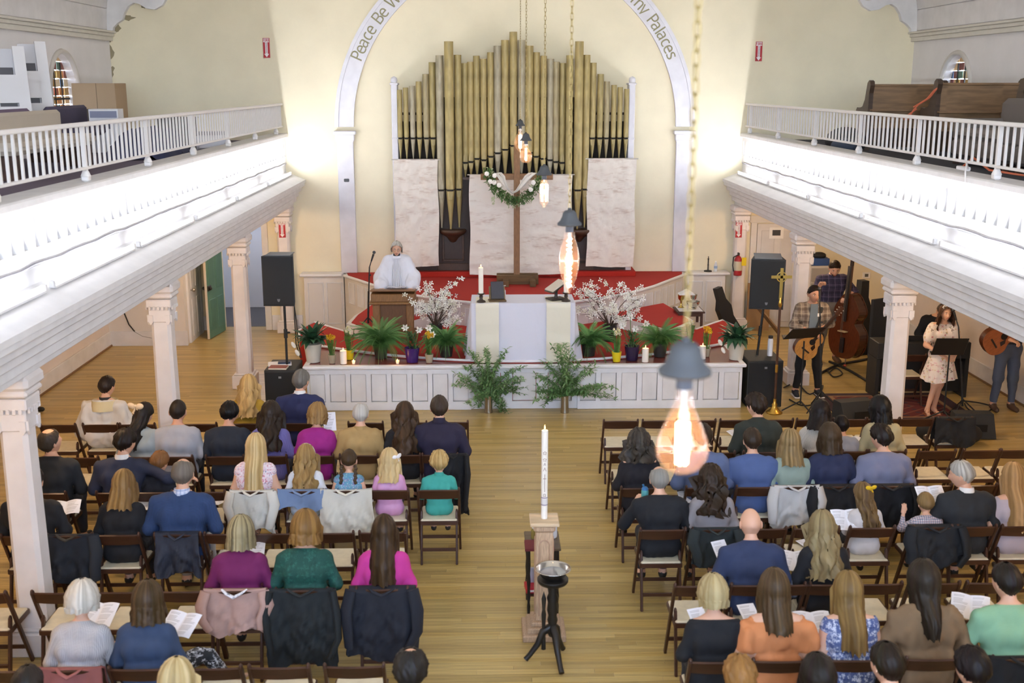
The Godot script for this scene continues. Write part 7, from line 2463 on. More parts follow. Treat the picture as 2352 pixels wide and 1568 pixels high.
	part(st, "shelf", slab(Vector3(-0.19, 0.18, -0.19), Vector3(0.19, 0.2, 0.19)), m_dark_wood)
	var tp := Vector3(tx, fl + th + 0.006, zs - 0.2)
	var np := thing("table_linen", "white linen cloth on the small side table", "cloth", tp)
	part(np, "linen", slab(Vector3(-0.2, 0, -0.2), Vector3(0.2, 0.006, 0.24)), mat("e4e2e2", 0.8, 0, "cloth"))
	var silver := mat("b9b6ac", 0.18, 1.0)
	var bw := thing("silver_bowl", "polished silver footed bowl on the small side table", "bowl", tp + Vector3(0.06, 0.008, 0.05))
	var sbm := MB.new()
	sbm.lathe([Vector2(0, 0), Vector2(0.06, 0), Vector2(0.055, 0.01), Vector2(0.03, 0.02), Vector2(0.1, 0.08), Vector2(0.12, 0.13), Vector2(0.12, 0.13), Vector2(0.112, 0.13), Vector2(0.09, 0.08), Vector2(0, 0.04)], 24)
	part(bw, "bowl", sbm, silver)
	for k in 2:
		var ch := thing("silver_chalice", "silver and gilt chalice " + ["behind the bowl", "beside the folded purificator"][k] + " on the small side table", "chalice", tp + Vector3(0.1 - 0.22 * k, 0.008, -0.12 + 0.04 * k))
		var cbm := MB.new()
		cbm.lathe([Vector2(0, 0), Vector2(0.06, 0), Vector2(0.05, 0.012), Vector2(0.015, 0.03), Vector2(0.014, 0.09), Vector2(0.022, 0.1), Vector2(0.014, 0.11), Vector2(0.05, 0.15), Vector2(0.062, 0.22), Vector2(0.062, 0.22), Vector2(0.055, 0.22), Vector2(0.04, 0.16), Vector2(0, 0.14)], 20)
		part(ch, "cup", cbm, silver if k == 0 else mat("c9ab5c", 0.2, 1.0))
	var pu := thing("chalice_veil", "white folded veil standing over the silver vessels", "cloth", tp + Vector3(-0.02, 0.008, -0.13))
	var pm := MB.new()
	pm.prism(PackedVector2Array([Vector2(-0.14, 0.22), Vector2(0.14, 0.22), Vector2(0.02, 0.3)]), -0.12, 0.1)
	part(pu, "veil", pm, mat("e6e4e2", 0.8, 0, "cloth"))
	# on the half wall: candlestick and bottle
	var hw := UPPER + 0.021
	var cs2 := thing("iron_candlestick", "slim black iron candlestick on the half wall", "candlestick", Vector3(W(1627, 626, -21.35).x, hw, -21.4))
	var im := MB.new()
	im.lathe([Vector2(0, 0), Vector2(0.08, 0), Vector2(0.08, 0), Vector2(0.075, 0.02), Vector2(0.014, 0.03), Vector2(0.012, 0.12), Vector2(0.02, 0.13), Vector2(0.012, 0.14), Vector2(0.012, 0.24), Vector2(0.022, 0.25), Vector2(0.008, 0.26), Vector2(0.008, 0.3), Vector2(0, 0.3)], 16)
	part(cs2, "stem", im, m_black)
	var wb := thing("water_bottle", "clear plastic water bottle on the half wall", "bottle", Vector3(W(1645, 626, -21.35).x, hw, -21.42))
	var wm := MB.new()
	wm.lathe([Vector2(0, 0), Vector2(0.035, 0), Vector2(0.035, 0), Vector2(0.035, 0.12), Vector2(0.015, 0.18)], 14)
	part(wb, "bottle", wm, mat("d6dade", 0.15))
	var lb := MB.new()
	lb.lathe([Vector2(0.036, 0.06), Vector2(0.036, 0.11)], 14)
	part(wb, "label_band", lb, mat("8fa6c4", 0.5))
	var cpb := MB.new()
	cpb.lathe([Vector2(0.015, 0.18), Vector2(0.015, 0.2), Vector2(0, 0.2)], 12)
	part(wb, "cap", cpb, mat("f0f0f0", 0.4))
	# fire extinguisher under its sign
	var fe := thing("fire_extinguisher", "red fire extinguisher with a yellow tag on the white wall column", "fire extinguisher", W(1694, 632, -21.2))
	var fx := MB.new()
	fx.lathe([Vector2(0, 0), Vector2(0.075, 0), Vector2(0.08, 0.02), Vector2(0.08, 0.3), Vector2(0.05, 0.36), Vector2(0.025, 0.38), Vector2(0.025, 0.4), Vector2(0, 0.4)], 18)
	part(fe, "cylinder", fx, mat("a3202a", 0.35))
	var hd := MB.new()
	hd.box(Vector3(0, 0.42, 0.01), Vector3(0.03, 0.05, 0.1), Basis(), 0.006)
	hd.tube([Vector3(-0.02, 0.4, 0.03), Vector3(-0.1, 0.36, 0.03), Vector3(-0.11, 0.2, 0.03), Vector3(-0.09, 0.08, 0.03)], 0.012, 6)
	part(fe, "valve_and_hose", hd, m_black)
	var lbm := MB.new()
	lbm.lathe([Vector2(0.0815, 0.1), Vector2(0.0815, 0.28)], 18)
	part(fe, "label_band", lbm, mat("c9c0a8", 0.5))
	part(fe, "tag", slab(Vector3(0.05, 0.2, 0.08), Vector3(0.14, 0.36, 0.084)), mat("e0c41c", 0.6))
	# loudspeakers either side
	subwoofer("black sub speaker with books on top beside the stage", Vector3(-3.79, 0, -16.25), Vector3(-3.34, 0.72, -15.6))
	subwoofer("black sub speaker with a steel bottle on top beside the stage", Vector3(3.33, 0, -16.7), Vector3(3.86, 0.72, -15.98))
	var p1 := Vector3(W(653, 700, -15.85).x, 0, -15.85)
	speaker_box("black loudspeaker on a pole above the books", Vector3(W(648, 700, -15.85).x, W(648, 702, -15.7).y, -15.85), -0.05, Vector3(0.45, 0.72, 0.36))
	var po := thing("speaker_pole", "black pole holding the loudspeaker above the books", "pole", Vector3(p1.x, 0.722, -15.85))
	var pbm := MB.new()
	pbm.tube([Vector3(0, 0, 0), Vector3(0, 0.97, 0)], 0.018, 10)
	pbm.tube([Vector3(0, 0.42, 0), Vector3(0, 0.55, 0)], 0.028, 10)
	pbm.ball(Vector3(0.04, 0.5, 0), Vector3(0.03, 0.015, 0.015))
	part(po, "pole", pbm, m_black)
	var zr := -16.35
	var sb2 := W(1757, 705, zr)
	speaker_box("tilted black loudspeaker on a pole behind the processional cross", Vector3(sb2.x, sb2.y + 0.02, zr), -0.18, Vector3(0.5, 0.76, 0.4), 0.08)
	var po2 := thing("speaker_pole", "black pole holding the tilted loudspeaker behind the processional cross", "pole", Vector3(sb2.x - 0.02, 0.722, zr))
	var pc := MB.new()
	pc.tube([Vector3(-0.06, 0, 0), Vector3(0, sb2.y - 0.72, 0)], 0.018, 10)
	pc.tube([Vector3(-0.04, 0.3, 0), Vector3(-0.03, 0.45, 0)], 0.027, 10)
	part(po2, "pole", pc, m_black)
	# cables hanging from the first loudspeaker
	for k in 2:
		var cb := thing("speaker_cable", "thin black cable hanging behind the loudspeaker above the books, " + ["looped", "straight"][k], "cable")
		var cp := []
		for q in [[676, 703], [677 + 4 * k, 740], [680 + 5 * k, 790], [690 + 3 * k, 822]]: cp.append(W(q[0], q[1], -16.3))
		var cbm := MB.new()
		cbm.tube(cp, 0.008, 5)
		part(cb, "cord", cbm, m_black)
	# books and cloth on the sub speaker
	var by := 0.722
	var cb1 := thing("folded_cloth", "folded white cloth on the black sub speaker", "cloth", Vector3(-3.62, by, -15.92), 0.2)
	part(cb1, "cloth", slab(Vector3(-0.17, 0, -0.12), Vector3(0.17, 0.025, 0.12), 0.01), mat("e0dfe2", 0.8, 0, "cloth"))
	var rb := thing("red_hymnal", "maroon hymnal lying on the black sub speaker", "book", Vector3(-3.6, by, -15.7), -0.05)
	part(rb, "cover", slab(Vector3(-0.13, 0, -0.09), Vector3(0.13, 0.03, 0.09), 0.004), mat("7a2f2a", 0.6))
	part(rb, "pages", slab(Vector3(-0.125, 0.004, -0.085), Vector3(0.133, 0.026, 0.092)), mat("d8cdb8", 0.8))
	var nb := thing("navy_book", "small navy book on the folded white cloth", "book", Vector3(-3.55, by + 0.026, -15.92), 0.1)
	part(nb, "cover", slab(Vector3(-0.09, 0, -0.06), Vector3(0.09, 0.025, 0.06), 0.004), mat("2a344e", 0.6))
	var fk := thing("steel_bottle", "white steel bottle with a black lid on the sub speaker", "bottle", Vector3(W(1769, 800, -16.3).x, 0.722, -16.3))
	var fb2 := MB.new()
	fb2.lathe([Vector2(0, 0), Vector2(0.042, 0), Vector2(0.042, 0), Vector2(0.042, 0.24), Vector2(0.03, 0.27)], 16)
	part(fk, "bottle", fb2, mat("e2e4e8", 0.35))
	var fb3 := MB.new()
	fb3.lathe([Vector2(0.03, 0.27), Vector2(0.035, 0.275), Vector2(0.035, 0.31), Vector2(0, 0.315)], 14)
	part(fk, "lid", fb3, m_black)

# ---------------------------------------------------------------- aisle furniture
func aisle_things() -> void:
	# baptismal bowl on a black turned stand
	var zb := -8.56
	var c := W(1270, 1300, zb)
	var t := thing("font_stand", "black turned tripod stand carrying the silver bowl in the aisle", "stand", Vector3(c.x, 0, zb))
	var blk := mat("1a1816", 0.4)
	var ht := W(1269, 1328, zb).y
	var st := MB.new()
	st.lathe([Vector2(0, 0.2), Vector2(0.03, 0.21), Vector2(0.045, 0.25), Vector2(0.03, 0.3), Vector2(0.045, 0.36), Vector2(0.035, 0.4), Vector2(0.048, 0.45), Vector2(0.04, 0.52), Vector2(0.05, 0.56), Vector2(0.036, 0.6), Vector2(0.045, 0.66), Vector2(0.034, 0.72), Vector2(0.044, 0.78), Vector2(0.036, ht - 0.06), Vector2(0.07, ht - 0.03)], 18)
	part(t, "stem", st, blk)
	var tp := MB.new()
	tp.lathe([Vector2(0, ht - 0.035), Vector2(0.12, ht - 0.035), Vector2(0.13, ht - 0.02), Vector2(0.13, ht), Vector2(0.125, ht + 0.005), Vector2(0, ht + 0.005)], 28)
	part(t, "top", tp, blk)
	for k in 3:
		var f: Vector3 = [G(1207, 1520), G(1290, 1552), G(1293, 1495)][k] - Vector3(c.x, 0, zb)
		var l := MB.new()
		var pts := [Vector3(0, 0.3, 0), Vector3(f.x * 0.35, 0.26, f.z * 0.35), Vector3(f.x * 0.55, 0.15, f.z * 0.55), Vector3(f.x * 0.85, 0.06, f.z * 0.85), Vector3(f.x, 0.025, f.z)]
		l.tube(pts, [0.035, 0.034, 0.026, 0.022, 0.024], 8)
		part(t, "leg", l, blk)
	var sp := MB.new()   # slim finial rod rising from one foot
	sp.lathe([Vector2(0.02, 0.1), Vector2(0.014, 0.3), Vector2(0.02, 0.42), Vector2(0.012, 0.46), Vector2(0.02, 0.56), Vector2(0.008, 0.6), Vector2(0, 0.63)], 10, Vector3(-0.075, 0, 0.02))
	part(t, "finial", sp, blk)
	var b := thing("baptismal_bowl", "wide polished silver bowl of water on the black stand", "bowl", Vector3(c.x, ht + 0.006, zb))
	var bm := MB.new()
	bm.lathe([Vector2(0, 0), Vector2(0.06, 0), Vector2(0.1, 0.02), Vector2(0.132, 0.075), Vector2(0.152, 0.085), Vector2(0.152, 0.085), Vector2(0.15, 0.09), Vector2(0.13, 0.082), Vector2(0.095, 0.03), Vector2(0, 0.012)], 36)
	part(b, "bowl", bm, mat("c9c6c0", 0.14, 1.0))
	var wt := MB.new()
	wt.lathe([Vector2(0.112, 0.052), Vector2(0, 0.052)], 30)
	part(b, "water", wt, mat("b9bec2", 0.04, 0.6))
	# paschal candle on a pale wooden pedestal
	var zc := -9.02
	var px := W(1250, 1190, zc).x
	var hp := W(1250, 1190, zc).y
	var s := thing("candle_pedestal", "pale wooden pedestal with a stepped base under the tall candle", "pedestal", Vector3(px, 0, zc))
	var pw := mat("c9a988", 0.55, 0, "woodv")
	part(s, "base", slab(Vector3(-0.19, 0, -0.19), Vector3(0.19, 0.06, 0.19), 0.008), pw)
	part(s, "step", slab(Vector3(-0.15, 0.06, -0.15), Vector3(0.15, 0.11, 0.15), 0.008), pw)
	part(s, "step", slab(Vector3(-0.115, 0.11, -0.115), Vector3(0.115, 0.15, 0.115), 0.008), pw)
	part(s, "shaft", slab(Vector3(-0.075, 0.15, -0.075), Vector3(0.075, hp - 0.1, 0.075), 0.006), pw)
	for k in 4:
		var bs := Basis(Vector3.UP, k * PI / 2)
		var fr := MB.new()
		var ar := [Vector3(-0.045, 0.2, 0.078), Vector3(-0.045, hp - 0.22, 0.078)]
		for i in 9: ar.append(Vector3(-cos(PI * i / 8) * 0.045, hp - 0.22 + sin(PI * i / 8) * 0.05, 0.078))
		ar.append(Vector3(0.045, 0.2, 0.078))
		fr.tube(ar, 0.006, 5)
		part(s, "arched_moulding", fr, mat("b8967a", 0.55), Transform3D(bs, Vector3.ZERO))
	part(s, "neck", slab(Vector3(-0.095, hp - 0.1, -0.095), Vector3(0.095, hp - 0.03, 0.095), 0.02), pw)
	part(s, "top", slab(Vector3(-0.125, hp - 0.03, -0.13), Vector3(0.125, hp, 0.13), 0.006), mat("d8bd98", 0.5, 0, "wood"))
	var cd := thing("paschal_candle", "tall decorated white paschal candle burning on the pale pedestal", "candle", Vector3(px, hp + 0.002, zc))
	var htop := W(1250, 988, zc).y - hp
	candle_on(cd, Vector3.ZERO, 0.028, htop)
	var bd := MB.new()
	bd.lathe([Vector2(0.0285, 0.13), Vector2(0.0295, 0.135), Vector2(0.0295, 0.18), Vector2(0.0285, 0.185)], 18)
	part(cd, "band", bd, mat("d8d2cc", 0.5))
	var ln := MB.new()
	for y in [0.125, 0.19]: ln.lathe([Vector2(0.0292, y), Vector2(0.0296, y + 0.005), Vector2(0.0292, y + 0.01)], 18)
	part(cd, "gilt_line", ln, mat("9a8a9a", 0.5))
	# cross and letters in relief up the front
	var rel := MB.new()
	rel.box(Vector3(0, 0.33, 0.029), Vector3(0.006, 0.16, 0.004)); rel.box(Vector3(0, 0.37, 0.029), Vector3(0.026, 0.006, 0.004))
	rel.prism(PackedVector2Array([Vector2(-0.014, 0.44), Vector2(0, 0.475), Vector2(0.014, 0.44), Vector2(0.009, 0.44), Vector2(0, 0.462), Vector2(-0.009, 0.44)]), 0.025, 0.031)
	part(cd, "relief", rel, mat("a89080", 0.5))
	var rel2 := MB.new()
	for q in [0.54, 0.6]:
		for k in 5: rel2.ball(Vector3(sin(k * 1.25) * 0.011, q + cos(k * 1.25) * 0.012, 0.026), Vector3(0.006, 0.006, 0.004), 6, 5)
	part(cd, "flower_relief", rel2, mat("b09a8a", 0.5))
	words(cd, "\u03a9", 0.026, mat("8f7a70", 0.5), Transform3D(Basis(), Vector3(0, 0.22, 0.0285)), "letter")
	words(cd, "A", 0.026, mat("8f7a70", 0.5), Transform3D(Basis(), Vector3(0, 0.5, 0.0285)), "letter")
	# small table behind it
	var zt := -9.5
	var hx := W(1248, 1240, zt)
	var th := hx.y
	var tb := thing("lamp_table", "small dark turned-leg table with a maroon cover behind the candle pedestal", "table", Vector3(hx.x - 0.01, 0, zt))
	part(tb, "top", slab(Vector3(-0.16, th - 0.025, -0.22), Vector3(0.16, th, 0.2), 0.006), mat("5a4a34", 0.4, 0, "wood"))
	part(tb, "cover", slab(Vector3(-0.165, th - 0.02, 0.0), Vector3(0.1, th + 0.004, 0.205)), mat("6a2428", 0.8, 0, "cloth"))
	for q in [-1, 1]:
		for r in [-1, 1]:
			var lg := MB.new()
			lg.lathe([Vector2(0.012, 0), Vector2(0.016, 0.1), Vector2(0.011, 0.14), Vector2(0.018, 0.2), Vector2(0.012, 0.26), Vector2(0.018, 0.34), Vector2(0.012, 0.42), Vector2(0.018, 0.5), Vector2(0.014, th - 0.02)], 10, Vector3(q * 0.13, 0, r * 0.17))
			part(tb, "leg", lg, blk)
	part(tb, "shelf", slab(Vector3(-0.14, 0.2, -0.18), Vector3(0.14, 0.215, 0.18)), m_dark_wood)
	var it := thing("red_box", "red and white printed box on the shelf of the small table", "box", Vector3(hx.x - 0.06, 0.217, zt + 0.06), 0.1)
	part(it, "carton", slab(Vector3(-0.11, 0, -0.07), Vector3(0.11, 0.05, 0.09), 0.003), mat("b3202c", 0.5))
	part(it, "print", slab(Vector3(-0.08, 0.015, 0.09), Vector3(0.08, 0.035, 0.092)), mat("e8e0dc", 0.6))
	var it2 := thing("grey_pamphlets", "grey pamphlets standing on the red box under the small table", "pamphlets", Vector3(hx.x - 0.05, 0.268, zt + 0.05))
	part(it2, "stack", slab(Vector3(-0.07, 0, -0.05), Vector3(0.07, 0.14, -0.02)), mat("a8a6b4", 0.7))
	var jar := thing("plastic_jug", "pale translucent plastic jug on the small table", "jug", Vector3(hx.x + 0.085, th + 0.002, zt - 0.06))
	var jm := MB.new()
	jm.lathe([Vector2(0, 0), Vector2(0.042, 0), Vector2(0.045, 0.01), Vector2(0.045, 0.15), Vector2(0.03, 0.19), Vector2(0.022, 0.2)], 16)
	part(jar, "body", jm, mat("cfd2d6", 0.3))
	var oil := thing("oil_bottle", "small bottle of oil with a white cap on the small table", "bottle", Vector3(hx.x - 0.09, th + 0.006, zt - 0.03))
	var om := MB.new()
	om.lathe([Vector2(0, 0), Vector2(0.022, 0), Vector2(0.022, 0.08), Vector2(0.012, 0.1)], 12)
	part(oil, "bottle", om, mat("8a7a40", 0.2))
	var oc := MB.new()
	oc.lathe([Vector2(0.014, 0.1), Vector2(0.014, 0.13), Vector2(0, 0.13)], 12)
	part(oil, "cap", oc, mat("eceae6", 0.4))

# ---------------------------------------------------------------- hanging bulbs
func pendant(z: float, px: float, py: float, label: String, prof: Array, fil: Array, power: float, links: int) -> void:
	var p := W(px, py, z)     # centre of the bell's lower rim
	var t := thing("pendant_lamp", label, "lamp", p)
	var gm := mat("434547", 0.7)
	var b := MB.new()
	b.lathe([Vector2(0.07, 0.012), Vector2(0.078, 0.0), Vector2(0.08, 0.006), Vector2(0.079, 0.014), Vector2(0.062, 0.03), Vector2(0.05, 0.055), Vector2(0.044, 0.08), Vector2(0.032, 0.095), Vector2(0.012, 0.1), Vector2(0.0, 0.101)], 30)
	b.lathe([Vector2(0.0, 0.035), Vector2(0.04, 0.03), Vector2(0.07, 0.012)], 30)
	b.lathe([Vector2(0.012, 0.098), Vector2(0.012, 0.112), Vector2(0, 0.114)], 12)
	part(t, "bell", b, gm)
	var so := MB.new()
	so.lathe([Vector2(0.025, 0.03), Vector2(0.026, -0.045), Vector2(0.026, -0.045), Vector2(0.0, -0.045)], 18)
	part(t, "socket", so, mat("4a4b52", 0.5))
	var g := MB.new()
	g.lathe(prof, 28)
	var gl := StandardMaterial3D.new()
	gl.transparency = BaseMaterial3D.TRANSPARENCY_ALPHA; gl.albedo_color = Color(1.0, 0.78, 0.58, 0.05); gl.roughness = 0.02
	part(t, "glass", g, gl)
	var f := MB.new()
	if fil[0] == "cage":
		for k in 6:
			var a := TAU * k / 6
			f.tube([Vector3(cos(a) * fil[3], fil[1], sin(a) * fil[3]), Vector3(cos(a) * fil[3] * 0.9, fil[2], sin(a) * fil[3] * 0.9)], 0.004, 6)
	else:
		var pts := []
		for i in 80: pts.append(Vector3(cos(i * 0.9) * fil[3], lerpf(fil[1], fil[2], i / 79.0), sin(i * 0.9) * fil[3]))
		f.tube(pts, 0.0045, 5)
	part(t, "filament", f, glow("ffdcb8", 14.0))
	var sm := MB.new()
	sm.tube([Vector3(0, -0.045, 0), Vector3(0, fil[1] + 0.02, 0)], [0.012, 0.006], 8)
	part(t, "glass_stem", sm, mat("d8d4d0", 0.2))
	omni("bulb_glow", Vector3(0, (fil[1] + fil[2]) * 0.5, 0), "ffcf98", power, 0.03, t)
	# chain: links in view one by one, the rest joined
	var lk := MB.new()
	var ring := []
	for i in 13:
		var a := TAU * i / 12
		ring.append(Vector3(cos(a) * 0.0095, sin(a) * 0.0095 + (0.014 if sin(a) > 0 else -0.014), 0))
	lk.tube(ring, 0.0028, 5, false)
	var lm := lk.mesh()
	var cm := mat("a08c58", 0.35, 0.8)
	var ch := Node3D.new()
	ch.name = "chain"
	t.add_child(ch, true)
	var y := 0.13
	var k := 0
	var rest := MB.new()
	while p.y + y < CEIL:
		var xf := Transform3D(Basis(Vector3.UP, (PI / 2 if k % 2 else 0.0) + 0.35), Vector3(0, y, 0))
		if k < links: place(ch, "link", lm, cm, xf)
		else: rest.add(lk, xf)
		y += 0.0395
		k += 1
	part(t, "upper_chain", rest, cm)
func bulbs() -> void:
	var pear := [Vector2(0.0, -0.315), Vector2(0.03, -0.31), Vector2(0.058, -0.293), Vector2(0.077, -0.262), Vector2(0.081, -0.235), Vector2(0.075, -0.205), Vector2(0.058, -0.165), Vector2(0.04, -0.125), Vector2(0.03, -0.095), Vector2(0.028, -0.06), Vector2(0.028, -0.045)]
	pendant(-3.22, 1573, 858, "large pear-shaped amber filament bulb under a grey bell, hanging above the aisle", pear, ["cage", -0.155, -0.285, 0.017], 0.05, 30)
	var torp := [Vector2(0.0, -0.455), Vector2(0.014, -0.45), Vector2(0.016, -0.43), Vector2(0.03, -0.4), Vector2(0.052, -0.34), Vector2(0.067, -0.27), Vector2(0.069, -0.22), Vector2(0.06, -0.16), Vector2(0.045, -0.11), Vector2(0.036, -0.08), Vector2(0.034, -0.045)]
	pendant(-7.25, 1308, 517, "long torpedo-shaped amber spiral bulb under a grey bell", torp, ["coil", -0.09, -0.41, 0.015], 0.05, 40)
	var tubu := [Vector2(0.0, -0.335), Vector2(0.02, -0.33), Vector2(0.022, -0.31), Vector2(0.036, -0.3), Vector2(0.046, -0.29), Vector2(0.047, -0.1), Vector2(0.04, -0.07), Vector2(0.026, -0.045)]
	pendant(-11.5, 1250, 402, "bright tubular filament bulb under a grey bell with a taped patch", tubu, ["cage", -0.09, -0.27, 0.03], 0.05, 44)
	var ball := [Vector2(0.0, -0.3), Vector2(0.04, -0.295), Vector2(0.075, -0.265), Vector2(0.088, -0.22), Vector2(0.08, -0.175), Vector2(0.055, -0.135), Vector2(0.032, -0.105), Vector2(0.03, -0.045)]
	pendant(-15.35, 1208, 323, "round balloon-shaped amber bulb under a grey bell", ball, ["coil", -0.1, -0.27, 0.014], 0.05, 40)
	var ell := [Vector2(0.0, -0.45), Vector2(0.014, -0.44), Vector2(0.03, -0.42), Vector2(0.07, -0.37), Vector2(0.1, -0.3), Vector2(0.105, -0.26), Vector2(0.085, -0.19), Vector2(0.05, -0.14), Vector2(0.036, -0.11), Vector2(0.032, -0.045)]
	pendant(-19.0, 1195, 289, "oval amber filament bulb under a grey bell in front of the organ pipes", ell, ["cage", -0.15, -0.37, 0.026], 0.05, 30)

# ---------------------------------------------------------------- the band
func guitar(label: String, p: Vector3, bs: Basis, top: String, sc := 1.0) -> void:
	var t := thing("acoustic_guitar", label, "guitar", p)
	t.basis = bs.scaled(Vector3(sc, sc, sc))
	var pl := PackedVector2Array()
	for i in 48:
		var a := TAU * i / 48.0
		var y := -cos(a)
		var w := 0.195 - 0.03 * y - 0.055 * exp(-pow((y - 0.25) / 0.3, 2.0))
		pl.append(Vector2(sin(a) * w * (1.0 if absf(y) < 0.99 else 1.0) * pow(absf(sin(a)), -0.25) if absf(sin(a)) > 0.02 else 0.0, y * 0.25))
	var b := MB.new()
	b.prism(pl, -0.1, 0.0)
	part(t, "sides", b, mat("5a2f1a", 0.3, 0, "wood"))
	var f := MB.new()
	f.prism(pl, 0.0, 0.004)
	part(t, "soundboard", f, mat(top, 0.3, 0, "woodv"))
	var h := MB.new()
	h.lathe([Vector2(0, 0.0055), Vector2(0.05, 0.0055)], 24, Vector3(0, 0.06, 0), Basis(Vector3.RIGHT, PI / 2))
	part(t, "sound_hole", h, mat("17100c", 0.9))
	var pg := MB.new()
	pg.prism(PackedVector2Array([Vector2(0.05, 0.06), Vector2(0.1, 0.02), Vector2(0.1, -0.05), Vector2(0.04, -0.03)]), 0.004, 0.006)
	part(t, "pickguard", pg, mat("2a1812", 0.3))
	part(t, "bridge", slab(Vector3(-0.08, -0.12, 0.004), Vector3(0.08, -0.095, 0.014), 0.003), mat("2a1a12", 0.5))
	part(t, "neck", slab(Vector3(-0.027, 0.1, -0.02), Vector3(0.027, 0.62, 0.012), 0.006), mat("33221a", 0.4))
	part(t, "headstock", slab(Vector3(-0.036, 0.62, -0.018), Vector3(0.036, 0.78, 0.0), 0.005), mat("3f2316", 0.35))
	for i in 6:
		var pb := MB.new()
		pb.ball(Vector3((0.048 if i % 2 else -0.048), 0.65 + 0.045 * (i / 2), -0.01), Vector3(0.014, 0.009, 0.009), 8, 6)
		part(t, "tuning_peg", pb, mat("c9c4ba", 0.25, 0.9))
func double_bass(p: Vector3, turn: float) -> void:
	var t := thing("double_bass", "large brown double bass held by the man in the plaid shirt", "double bass", p)
	t.basis = Basis(Vector3.UP, turn) * Basis(Vector3.RIGHT, -0.06)
	var pl := PackedVector2Array()
	for i in 60:
		var a := TAU * i / 60.0
		var y := -cos(a)
		var w := 0.31 - 0.06 * y - 0.12 * exp(-pow((y - 0.12) / 0.2, 2.0)) - 0.06 * smoothstep(0.5, 1.0, y)
		pl.append(Vector2(sin(a) * w * pow(maxf(absf(sin(a)), 0.02), -0.3), 0.72 + y * 0.55))
	var b := MB.new()
	b.prism(pl, -0.1, 0.1)
	part(t, "ribs", b, mat("4f2616", 0.25, 0, "wood"))
	for s in [-1, 1]:
		var pp := MB.new()
		var big := PackedVector2Array()
		for q in pl: big.append(Vector2(q.x * 1.04, 0.72 + (q.y - 0.72) * 1.02))
		pp.prism(big, s * 0.1, s * 0.115)
		part(t, "plate", pp, mat("5e3018", 0.25, 0, "woodv"))
	part(t, "fingerboard", slab(Vector3(-0.035, 0.8, 0.13), Vector3(0.035, 1.75, 0.16), 0.006), mat("1c1512", 0.35))
	part(t, "neck", slab(Vector3(-0.03, 1.2, 0.08), Vector3(0.03, 1.75, 0.13), 0.008), mat("5a3620", 0.4))
	var sc := MB.new()
	sc.box(Vector3(0, 1.83, 0.1), Vector3(0.05, 0.18, 0.06), Basis(), 0.01)
	sc.lathe([Vector2(0.0, -0.03), Vector2(0.045, -0.03), Vector2(0.045, 0.03), Vector2(0, 0.03)], 14, Vector3(0, 1.94, 0.09), Basis(Vector3(0, 0, 1), PI / 2))
	part(t, "scroll", sc, mat("2c1a12", 0.4))
	part(t, "bridge", slab(Vector3(-0.08, 0.62, 0.115), Vector3(0.08, 0.64, 0.2), 0.004), mat("c9b48a", 0.5))
	part(t, "tailpiece", slab(Vector3(-0.04, 0.26, 0.125), Vector3(0.04, 0.52, 0.16), 0.006), mat("1c1512", 0.4))
	var e := MB.new()
	e.tube([Vector3(0, 0.18, 0), Vector3(0, 0.03, 0)], 0.008, 8)
	part(t, "endpin", e, mat("a8a8a8", 0.3, 0.9))
	var rb := MB.new()
	rb.ball(Vector3(0, 0.022, 0), Vector3(0.03, 0.022, 0.03))
	part(t, "rubber_tip", rb, mat("b3482c", 0.7))
	var st := MB.new()
	for i in 4: st.tube([Vector3(-0.02 + 0.013 * i, 0.5, 0.165), Vector3(-0.02 + 0.013 * i, 0.63, 0.2), Vector3(-0.015 + 0.01 * i, 1.75, 0.165)], 0.0018, 4)
	part(t, "strings", st, mat("8a8478", 0.4, 0.7))

